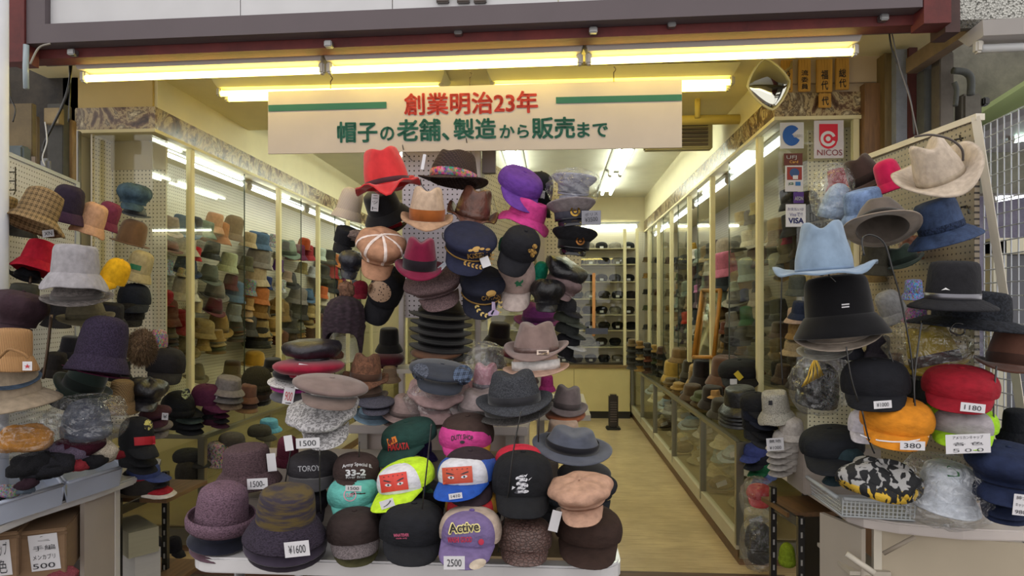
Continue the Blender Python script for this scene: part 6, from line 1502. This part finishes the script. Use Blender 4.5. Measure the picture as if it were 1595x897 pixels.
for i in range(5):
    w2 = hat('cap', 1192+i, 676+i*11, 1250, 704+i*10, ['a8a39e', 'b3aeaa', '9b9691', 'aaa5a0', '98938e'][i], 'cloth', 'white cap %s in the stack with the round price card' % ['topmost', 'second', 'third', 'fourth', 'lowest'][i], d=2.82+.01*i, k=.7, yaw=-40, n=24)
    if i == 0: price(w2, (1194, 682, 1221, 702), '無地\n¥1000', -4)
for i in range(4):
    hat('cap', 1152+i*2, 616+i*18, 1212, 656+i*15, ['17181c', '1a1e2b', '141519', '2a2b2e'][i], 'cloth', 'black or navy cap %s in the stack left of the white terry hat' % ['topmost', 'second', 'third', 'lowest'][i], d=3.0+.01*i, k=.75, yaw=30, n=26)
for i, (c, t) in enumerate((('3f4a84', 'violet blue'), ('1d2027', 'black'), ('1c5c3a', 'green'), ('5c6c9c', 'grey blue'))):
    hat('cap', 1152+i*6, 690+i*13, 1196+i*5, 722+i*12, c, 'cloth', t+' cap hanging fan-like inside the right counter end', d=3.75, k=.7, n=22, yaw=-30)
hat('cap', 1162, 752, 1204, 792, 'a8242c', 'cloth', 'red hat in a clear bag inside the right counter end', d=3.5, n=22)
bag(1154, 744, 1206, 812, 3.45, 'clear bag with red hat in the right counter end', .12)
hat('cap', 1160, 812, 1204, 880, '2a2622', 'cloth', 'dark hat in a clear bag low in the right counter end', d=3.5, n=22)
bag(1154, 806, 1208, 886, 3.45, 'clear bag low in the right counter end', .12)
# curly stands and cords at the right
for pts, d in (([(1286, 426), (1276, 428), (1258, 410)], 2.3), ([(1346, 398), (1343, 372), (1358, 366), (1378, 380), (1390, 420), (1404, 470), (1420, 560), (1424, 640)], 2.15), ([(1493, 522), (1480, 515), (1487, 504), (1500, 506), (1502, 519), (1489, 523)], 2.15),
               ([(1436, 500), (1430, 540), (1424, 600), (1426, 640)], 2.12), ([(1384, 545), (1400, 590), (1420, 640)], 2.2), ([(1218, 424), (1216, 520), (1219, 600)], 2.7), ([(1290, 428), (1312, 450), (1318, 462)], 2.25), ([(1318, 540), (1326, 590), (1342, 640)], 2.15), ([(1552, 570), (1548, 620), (1548, 668)], 2.1), ([(1343, 640), (1352, 680), (1362, 706)], 2.1)):
    cable(pts, d, .0028, BK, 'thin black bent wire %s at the right display' % {1258: 'under the light blue cowboy hat', 1424: 'arching from the upturned grey hat', 1489: 'curled below the outback hat', 1426: 'left of the bagged yellow hat', 1420: 'beside the large black cap', 1219: 'down the showcase corner', 1318: 'over the black wide bucket hat', 1342: 'across the large black cap', 1548: 'right of the red cap', 1362: 'across the orange school cap'}[pts[-1][0]], 'hat_wire', 'wire')['group'] = 'black hat wires at the right display'
# stems that carry the hanging hats at left
for px, py, side in ((642, 250, 1), (668, 300, 1), (735, 240, 1), (700, 380, 1), (640, 400, 1), (735, 330, 1), (736, 440, 1)):
    a = PY(px, py, 3.34); tube('peg_hook', smoothline([a, a+Vector((0, -.14, 0)), a+Vector((0, -.20, .012)), a+Vector((0, -.215, .03))], 3), .003, mat('8d8a88', 'metal'), go, 5)
for px, y0, y1, d in ((72, 500, 590, 2.72), (40, 440, 520, 2.9)):
    cable([(px+8, y0-10), (px+2, (y0+y1)/2), (px-5, y1)], d, .006, mat('5a4a3e', 'metal'), 'bent metal hat stand rod at the left display, %s' % ('right of the brown casquette' if px > 60 else 'behind the tan corduroy hat'), 'hat_stand', 'stand')['group'] = 'hat stems at the left display'
for (x0, y0, x1, y1, c, m_, kd, t, d_) in ((84, 500, 130, 560, '1b1a1e', 'felt', 'bucket', 'black soft hat behind the purple tweed cloche', 2.95), (58, 520, 110, 590, '24201f', 'cloth', 'bucket', 'blackish cloth hat between corduroy casquette and purple cloche', 2.85), (70, 590, 150, 640, '15161a', 'felt', 'fedora', 'black felt hat above the bagged blue grey hat', 2.85),
        (226, 540, 290, 600, '1c1a1c', 'cloth', 'cap', 'black cap right of the fur trapper hat', 3.3), (62, 470, 112, 512, '222022', 'cloth', 'bucket', 'dark cloth hat between the brown casquette and the olive rain hat', 3.0), (0, 440, 70, 480, '3a3a34', 'cloth', 'bucket', 'dark grey green hat above the brown casquette', 2.8), (228, 510, 262, 556, '8a3c34', 'floral', 'cap', 'reddish patterned cap edge behind the fur trapper hat', 3.3), (140, 470, 200, 510, '1f1e22', 'cloth', 'bucket', 'black hat behind the olive rain hat', 3.2),
        (110, 430, 150, 470, '2c2a2c', 'cloth', 'bucket', 'dark hat below the light grey bucket hat', 3.1), (0, 330, 60, 372, '3c3a34', 'cloth', 'bucket', 'dark hat in the shade under the glen plaid hats', 3.0), (164, 540, 208, 596, '121316', 'cloth', 'bucket', 'black hat above the straw bell hat', 3.0),
        (1292, 500, 1350, 562, '1d1e26', 'cloth', 'bucket', 'dark navy hat behind the large plain black cap', 2.7), (1340, 500, 1392, 566, '26222a', 'cloth', 'bucket', 'blackish hat left of the leather hat in plastic', 2.65), (1400, 560, 1450, 640, '1c1d1c', 'cloth', 'cap', 'black cap between the large black cap and red cap', 2.5), (1390, 366, 1440, 404, '6a3c24', 'leather', 'bucket', 'rust leather hat behind the upturned grey hat', 2.8),
        (1330, 372, 1392, 430, '3d3a30', 'cloth', 'bucket', 'dark khaki hat behind the light blue cowboy hat', 2.75), (1226, 452, 1262, 500, '1a2233', 'cloth', 'bucket', 'blue black hat left of the black wide bucket hat', 2.8), (1222, 560, 1262, 610, '2a241f', 'cloth', 'bucket', 'dark brown hat left of the gold fringe', 3.1), (752, 500, 800, 540, '201a1c', 'felt', 'bucket', 'dark felt hat in the shadow right of the white upright', 3.5), (790, 560, 840, 600, '3a2a30', 'felt', 'bucket', 'dull wine hat behind the peach and white hat', 3.3), (748, 540, 790, 575, '2c2420', 'felt', 'bucket', 'dark brown hat behind the pink fedora', 3.4), (640, 548, 700, 580, 'a09a94', 'cloth', 'trilby', 'pale crumpled hat beside the brown flat cap', 3.1),
        (1200, 520, 1236, 600, '3b3022', 'cloth', 'bucket', 'brown hat in shade left of the gold fringe', 3.3)):
    hat(kd, x0, y0, x1, y1, c, m_, t, d=d_, n=24, roll=6)
# ---- inside the left showcase (x of the wall side decides the distance)
LS = [(286, 313, 316, 367, '1c2236', 'denim', 'cloche', 'navy hat'), (310, 324, 350, 366, 'c08e70', 'cloth', 'bucket', 'peach bucket hat'), (338, 328, 380, 378, '76604c', 'cloth', 'cloche', 'taupe cloche'), (371, 335, 401, 388, 'a39272', 'cloth', 'bucket', 'beige hat'),
 (286, 366, 315, 408, 'b81e30', 'cloth', 'bucket', 'crimson bucket hat'), (309, 362, 345, 407, '23262a', 'cloth', 'bucket', 'black bucket hat'), (333, 382, 372, 427, 'a3a98c', 'cloth', 'bucket', 'mint green bucket hat'), (367, 379, 396, 424, '4f4d3a', 'cloth', 'bucket', 'olive bucket hat'),
 (302, 400, 346, 446, '59605c', 'felt', 'fedora', 'grey striped fedora'), (341, 422, 372, 454, '4f1c28', 'cloth', 'bucket', 'dark burgundy bucket hat'), (370, 418, 401, 462, '24403e', 'floral', 'bucket', 'teal patterned hat'), (400, 338, 418, 378, '1f1e22', 'felt', 'bucket', 'black and red hat'),
 (412, 350, 438, 388, '8c8e90', 'floral', 'bucket', 'grey leaf printed bucket hat'), (435, 353, 452, 391, '14182c', 'cloth', 'bucket', 'midnight navy hat'), (400, 375, 426, 422, 'b0a496', 'cloth', 'bucket', 'off white banded hat'), (420, 385, 443, 424, '4c2468', 'cloth', 'bucket', 'purple bucket hat'),
 (400, 414, 425, 452, '2c3868', 'cloth', 'bucket', 'royal blue bucket hat'), (422, 421, 447, 457, 'b8b8c4', 'floral', 'bucket', 'white paint splashed hat'), (458, 360, 486, 391, '93401f', 'felt', 'bowler', 'rust orange felt hat'), (474, 366, 497, 405, '4f3f2e', 'plaid', 'bucket', 'brown checked hat'),
 (486, 367, 509, 407, 'b8c4bc', 'cloth', 'bucket', 'pale white hat'), (458, 393, 480, 428, '7c7048', 'cloth', 'bucket', 'khaki olive hat'), (475, 401, 496, 434, 'a9acb4', 'cloth', 'bucket', 'light grey white hat'), (490, 430, 512, 466, 'c45a28', 'cloth', 'bucket', 'orange hat'),
 (234, 436, 274, 478, '8a1c24', 'cloth', 'bowler', 'red hat with patterned brim'), (283, 444, 319, 488, 'a89878', 'felt', 'bowler', 'cream round hat'), (312, 459, 352, 495, '5c1c30', 'felt', 'fedora', 'burgundy felt fedora'), (344, 453, 378, 502, '6a6e70', 'cloth', 'bucket', 'mid grey cloth hat'),
 (373, 460, 397, 484, '97794e', 'cloth', 'bucket', 'tan brown hat'), (375, 482, 395, 502, 'a58a68', 'leopard', 'cap', 'small leopard print cap'), (400, 446, 422, 494, '554c3c', 'cloth', 'bucket', 'dull brown olive hat'), (419, 452, 444, 486, '8d7040', 'cloth', 'bucket', 'golden tan hat'),
 (254, 480, 303, 524, '7c1a20', 'cloth', 'bucket', 'dark red hat'), (302, 514, 330, 547, '977c44', 'cloth', 'bucket', 'ochre hat'), (236, 492, 262, 530, '8a5534', 'felt', 'bowler', 'chestnut hat'), (476, 434, 496, 492, '43302a', 'felt', 'bucket', 'brown tall hat'),
 (284, 552, 326, 598, '5b5342', 'felt', 'fedora', 'grey olive fedora'), (372, 545, 419, 572, 'a5802e', 'felt', 'bowler', 'yellow ochre felt hat'), (418, 551, 450, 568, 'a99766', 'felt', 'bowler', 'pale yellow hat'), (341, 556, 380, 594, '3b2a1e', 'felt', 'bucket', 'chocolate brown hat'),
 (238, 330, 286, 372, '9c8a80', 'cloth', 'fedora', 'pale pinkish grey hat'), (238, 372, 286, 396, '8f6a60', 'cloth', 'fedora', 'dusty pink wide hat'), (240, 390, 272, 430, '8492ae', 'floral', 'bucket', 'blue and white picture hat'), (272, 392, 290, 432, 'a58d4a', 'floral', 'bucket', 'yellow floral hat'),
 (436, 392, 456, 440, '8f7565', 'cloth', 'bucket', 'rosy beige hat'), (436, 440, 456, 500, '2c211c', 'felt', 'bucket', 'black brown hat'), (460, 428, 478, 470, '2a2320', 'cloth', 'bucket', 'dark narrow hat'), (494, 462, 516, 500, '241c1a', 'felt', 'bucket', 'black hat'), (240, 420, 262, 444, '2a2e24', 'cloth', 'bucket', 'dark green camouflage hat')]
for i, (x0, y0, x1, y1, c, m_, kd, t) in enumerate(LS):
    hat(kd, x0, y0, x1, y1, c, m_, t+' in the left showcase, %s' % ('upper rows' if y0 < 380 else 'middle rows' if y0 < 460 else 'lower rows'), d=dX((x0+x1)/2, -2.72), n=20, yaw=30, roll=12 if y0 < 500 else 4, pitch=6, group='hats in the left showcase')
rng = random.Random(11); PAL = ['5a4a30', '7a5c30', '3c3a36', '8a6c38', '4a3426', '6c6a5c', '2c2a26', '8f7a50', '5c3220', '45492e']
WORD = {'5a4a30': 'olive brown', '7a5c30': 'ochre', '3c3a36': 'charcoal', '8a6c38': 'golden brown', '4a3426': 'dark brown', '6c6a5c': 'grey green', '2c2a26': 'black', '8f7a50': 'tan', '5c3220': 'russet', '45492e': 'moss green'}
ordn = ['first', 'second', 'third', 'fourth', 'fifth', 'sixth', 'seventh', 'eighth', 'ninth', 'tenth', 'eleventh', 'twelfth', 'thirteenth', 'fourteenth', 'fifteenth', 'sixteenth', 'seventeenth', 'eighteenth']
# stacks on the inner shelf of both showcases
def pile(px, py, d, wpx, n_, cols, lab, grp, kind='bucket', step=None):
    step = step or wpx*.17
    for j in range(n_):
        c = cols[j % len(cols)]
        hat(kind if j == 0 else 'bucket', px-wpx/2, py+j*step, px+wpx/2, py+j*step+(wpx*.62 if j == 0 else wpx*.5), c, 'felt', '%s hat, %s from the top of the %s' % (WORD.get(c, 'dark'), ordn[j], lab), d=d, n=16, k=None if j == 0 else .7, group=grp, roll=rng.uniform(-4, 4), wob=.3, band=None)
for i, px in enumerate((262, 336, 368, 411, 428, 466, 488)):
    pile(px, [506, 512, 498, 508, 488, 500, 496][i], dX(px, -2.72), [34, 34, 30, 28, 22, 22, 20][i], 5, [PAL[(i*3+j*2) % 10] for j in range(5)], '%s shelf pile in the left showcase' % ordn[i], 'shelf piles in the left showcase')
# ---- right showcase
RS = [(1142, 314, 1170, 354, 'a89472', 'cream hat'), (1158, 308, 1182, 352, '37304a', 'dark violet hat'), (1166, 298, 1190, 336, '8d7a4c', 'khaki hat'), (1152, 344, 1184, 386, 'b3a994', 'off white hat'), (1138, 350, 1164, 394, '26262a', 'black meshed hat'),
 (1110, 384, 1158, 434, 'b0647c', 'pink hat'), (1136, 408, 1154, 454, '9aa08c', 'green and white striped hat'), (1148, 398, 1186, 440, '7e8a84', 'pale grey green hat'), (1170, 410, 1192, 456, '2f2f33', 'charcoal hat'), (1150, 458, 1186, 508, '1f5236', 'bottle green hat'), (1152, 436, 1172, 470, '26305c', 'deep blue hat'),
 (1070, 360, 1090, 396, 'b08a3a', 'mustard hat'), (1074, 366, 1092, 404, 'c4bcae', 'white hat'), (1072, 396, 1092, 436, '4c3a34', 'brown hat'), (1080, 424, 1094, 456, '9c6484', 'lilac pink hat'), (1128, 470, 1156, 510, 'a09a90', 'light grey hat'), (1140, 508, 1188, 540, '1e1d1f', 'black brim hat'), (1192, 356, 1232, 386, '5a4034', 'curly brown hat'),
 (1212, 262, 1254, 330, '1c1d20', 'black draped hat'), (1236, 262, 1290, 352, '2a2a2c', 'large dark grey hat'), (1214, 330, 1262, 372, '24242a', 'black soft hat'), (1216, 356, 1240, 382, '7c1f3c', 'raspberry hat'), (1196, 386, 1232, 430, '8c9088', 'grey white curled hat'), (1196, 444, 1236, 500, '23241f', 'dark olive hat'), (1196, 500, 1234, 560, '5c4a2c', 'brown olive hat'), (1200, 556, 1240, 600, '2f2c28', 'blackish hat'),
 (1286, 252, 1330, 300, '8a2a34', 'red pink hat'), (1060, 470, 1082, 505, 'b0301c', 'bright red hat')]
for i, (x0, y0, x1, y1, c, t) in enumerate(RS):
    xx = (x0+x1)/2; hat(['bucket', 'cloche', 'bucket'][i % 3], x0, y0, x1, y1, c, 'cloth', t+' in the right showcase, %s' % ('upper rows' if y0 < 380 else 'lower rows'), d=min(dX(xx, 1.56), 4.6 if xx > 1200 else 99), n=20, yaw=-30, roll=-10, pitch=6, group='hats in the right showcase')
for i, (px, wd) in enumerate(((1006, 12), (1020, 14), (1042, 16), (1058, 16), (1132, 30), (1160, 34), (1176, 36), (1215, 40))):
    for j, y in enumerate((400, 425, 450, 475, 505) if px < 1100 else (500, 530, 560)):
        c = PAL[(i*2+j*3) % 10]; hat('bucket', px-wd/2, y, px+wd/2, y+wd*.7, c, 'felt', '%s hat in column %s of the right showcase, row %s' % (WORD[c], ordn[i], ordn[j]), d=min(dX(px, 1.6), 9), n=14, group='small hats in the right showcase', k=None, band=None)

# ---- the dense rows behind and around them
PALB = [('8c2a30', 'brick red'), ('b0a088', 'cream'), ('2c3a5c', 'navy blue'), ('6c7c70', 'sage green'), ('a08060', 'camel'), ('24262c', 'black'), ('7c7672', 'grey'), ('c0b8ac', 'white'), ('5c2440', 'plum'), ('44563c', 'forest green'), ('a8683c', 'rust'), ('4c6480', 'steel blue')]
PALD = [('5a4a30', 'olive brown'), ('7a5c30', 'ochre'), ('3c3a36', 'charcoal'), ('8a6c38', 'golden brown'), ('4a3426', 'dark brown'), ('6c6a5c', 'grey green'), ('2c2a26', 'black'), ('8f7a50', 'tan'), ('5c3220', 'russet')]
PALR = [('5c5648', 'drab'), ('2a2a2c', 'black'), ('8c8070', 'stone grey'), ('3c3226', 'dark brown'), ('6c7468', 'grey green'), ('24282c', 'blue black'), ('7c6648', 'light brown'), ('4a3a40', 'mauve brown'), ('a09888', 'pale beige')]
NEW = list(OCC)
def fill(side, X, Ys, zs, size):
    for i, Y in enumerate(Ys):
        for j, z in enumerate(zs):
            q = Vector((X, Y+rng.uniform(-.03, .03), z+rng.uniform(-.02, .02))); u, v, dd = proj(np.array([q])); u, v, dd = u[0], v[0], dd[0]
            wd = size*FP/dd*rng.uniform(.92, 1.1); hh = wd*rng.uniform(.66, .82)
            if any(abs(u-(a+c)/2) < (c-a)*.38 and abs(v-(b+e)/2) < (e-b)*.40 and c-a < 60 for a, b, c, e in NEW) : continue
            pal = PALR if side == 'right' else (PALB if z > 1.62 else PALD)
            c, wn = pal[(i*5+j*7+rng.randrange(3)) % len(pal)]
            hat(['bucket', 'cloche', 'fedora', 'bucket'][(i+2*j) % 4], u-wd/2, v-hh/2, u+wd/2, v+hh/2, c, 'cloth', '%s hat, %s showcase, %s row down, %s from the street' % (wn, side, ordn[j], num(i)), d=dd, n=16, yaw=30 if side == 'left' else -30, roll=rng.uniform(2, 14)*(1 if side == 'left' else -1), pitch=8, wob=.5, group='hanging hats in the %s showcase' % side)
def num(i): return ordn[i] if i < len(ordn) else 'twentieth' if i == 19 else 'nineteenth' if i == 18 else 'position %d' % (i+1)
fill('left', -2.76, [4.15+.235*i for i in range(20)], [2.13, 1.97, 1.81, 1.65, 1.5, 1.36, 1.24], .27)
fill('right', 1.66, [4.07+.24*i for i in range(20)], [2.1, 1.94, 1.78, 1.62, 1.46, 1.32, 1.2], .27)
# ---- on the right glass counter
RC = [(1028, 552, 1068, 598, 'a2823c', 'mustard bucket hat', 3), (1040, 540, 1080, 566, '6b5434', 'camel brown cap', 0), (1072, 552, 1118, 602, '2b2528', 'black brown bucket hat', 3), (1066, 565, 1108, 606, '93774a', 'tan bucket hat', 3), (1098, 552, 1162, 604, '5c4338', 'cocoa brown bucket hat', 2),
      (1058, 546, 1090, 590, '3a3328', 'dark olive hat', 2)]
for (x0, y0, x1, y1, c, t, s_n) in RC:
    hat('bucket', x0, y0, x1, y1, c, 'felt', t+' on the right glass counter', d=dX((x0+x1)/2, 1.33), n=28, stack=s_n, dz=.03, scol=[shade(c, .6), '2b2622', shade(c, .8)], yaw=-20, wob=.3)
bg2 = hat('cap', 1118, 570, 1188, 606, '14141a', 'cloth', 'black cap with yellow and white tags on the right counter', d=dX(1155, 1.25), n=30, roll=-2)
price(bg2, (1146, 578, 1155, 592), None, -40, mat('c9b02c')); price(bg2, (1137, 590, 1148, 599), None, 0)
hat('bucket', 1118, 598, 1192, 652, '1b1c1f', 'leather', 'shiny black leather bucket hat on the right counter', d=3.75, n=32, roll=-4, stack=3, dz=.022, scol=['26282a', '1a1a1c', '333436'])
for i, px in enumerate((984, 996, 1008, 1018, 1030)):
    for j in range(5):
        c = PAL[(i+j*3) % 10]; c = '2c2a26' if j % 2 else c
        hat('bucket', px-9, 527+j*9+i*3, px+9, 540+j*9+i*3, c, 'felt', 'small %s brim hat far back on the right counter, pile %s, %s down' % (WORD[c], ordn[i], ordn[j]), d=min(dX(px, 1.33), 7.4+i*.25), n=14, group='far piles on the right counter', k=None, band=None)
for i, px in enumerate((1044, 1058, 1076, 1094)):
    for j in range(4):
        c = PAL[(i*3+j) % 10]; wd = 24+i*5
        hat('bucket', px-wd/2, 588+i*7+j*8, px+wd/2, 588+i*7+j*8+wd*.45, c, 'felt', '%s brim hat in the front edge pile %s of the right counter, %s down' % (WORD[c], ordn[i], ordn[j]), d=dX(px, 1.22), n=16, group='front edge piles on the right counter', k=None, band=None)
# white price slips and pale hats inside the right counter
for i, (x, y, c) in enumerate(((1110, 745, 'a38f60'), (1125, 790, 'b59f70'), (1138, 830, '9c8760'), (1090, 700, '8f7c50'), (1070, 690, 'a5925f'), (1040, 660, '958258'), (1120, 710, '7f9cb0'), (1062, 650, 'b0a070'), (1138, 770, 'ae9a6c'), (1100, 660, '6d5f40'), (1128, 685, 'c07a2a'))):
    h_ = hat('bucket', x-14, y-12, x+14, y+12, c, 'cloth', '%s hat lying in the right glass counter, %s' % (['sand', 'cream', 'khaki', 'olive sand', 'straw', 'dull beige', 'pale blue', 'light straw', 'pale sand', 'brown olive', 'orange'][i], 'lower shelf' if y > 730 else 'upper shelf'), d=dX(x, 1.34), n=16, k=None)
    price(h_, (x-5, y-6, x+4, y-1), None, -20)
crg = random.Random(21)
for i in range(11):
    for j, (z, zn) in enumerate(((.20, 'bottom'), (.475, 'upper'))):
        Y = 4.05+i*.42+j*.2; q = Vector((1.27+crg.uniform(-.05, .1), Y, z)); u, v, dd = [a[0] for a in proj(np.array([q]))]; wd = .27*FP/dd
        c, wn = [('b3a178', 'straw coloured'), ('c9bda0', 'pale cream'), ('8f8260', 'khaki'), ('a9a49c', 'light grey'), ('6d5a40', 'brown'), ('9fb0bc', 'pale blue')][(i*2+j*3) % 6]
        h_ = hat(['bucket', 'bell', 'trilby'][(i+j) % 3], u-wd/2, v-wd*.25, u+wd/2, v+wd*.25, c, 'cloth', '%s hat on the %s level of the right glass counter, %s from the street' % (wn, zn, ordn[i]), d=dd, n=16, k=None, yaw=-40, wob=.6, group='hats lying in the right glass counter')
        if (i+j) % 2 == 0: price(h_, (u-wd*.15, v-wd*.08, u+wd*.15, v+wd*.06), None, -20)
for x0, y0, x1, y1, c, t in ((1086, 598, 1134, 640, '2e2826', 'black felt brim stack hat before the cocoa brown hat'), (1100, 618, 1150, 655, '3b362e', 'dark olive stack hat left of the leather bucket hat'), (1058, 596, 1100, 626, '4c3c2c', 'brown stack hat under the tan bucket hat'), (1100, 604, 1126, 622, 'b08c5c', 'tan cap with visor between the dark stacks')):
    hat('bucket', x0, y0, x1, y1, c, 'felt', t, d=dX((x0+x1)/2, 1.2), n=24, k=None)
# ---- rear showcase caps
rows_y = [(392, 9), (414, 9), (436, 10), (460, 10), (484, 10), (508, 10), (532, 10), (556, 14)]
for j, z in enumerate([2.36, 2.14, 1.90, 1.66, 1.44, 1.22, .99, .745]):
    for i in range(6):
        px = 874+i*21+(j % 2)*4; d = 9.2; b = P(px, 0, d)
        yb = HY-(z-CH)*FP/d
        c = ['1d1c1d', '2a2523', '24262a', '3a332b', '8a8478', '191a1e'][(i*5+j*2) % 6 if j > 1 else [4, 2, 4, 0, 4, 2][i]]
        hh = hat('cap', px-9.5, yb-13, px+9.5, yb-.5, c, 'cloth', 'small cap on the rear showcase, %s shelf from the top, %s from the left' % (ordn[j], ordn[i]), d=d-.02, n=14, group='caps on the rear showcase shelves')
        if (i+j) % 2: price(hh, (px-2.5, yb-6, px+3, yb-2.5), None)
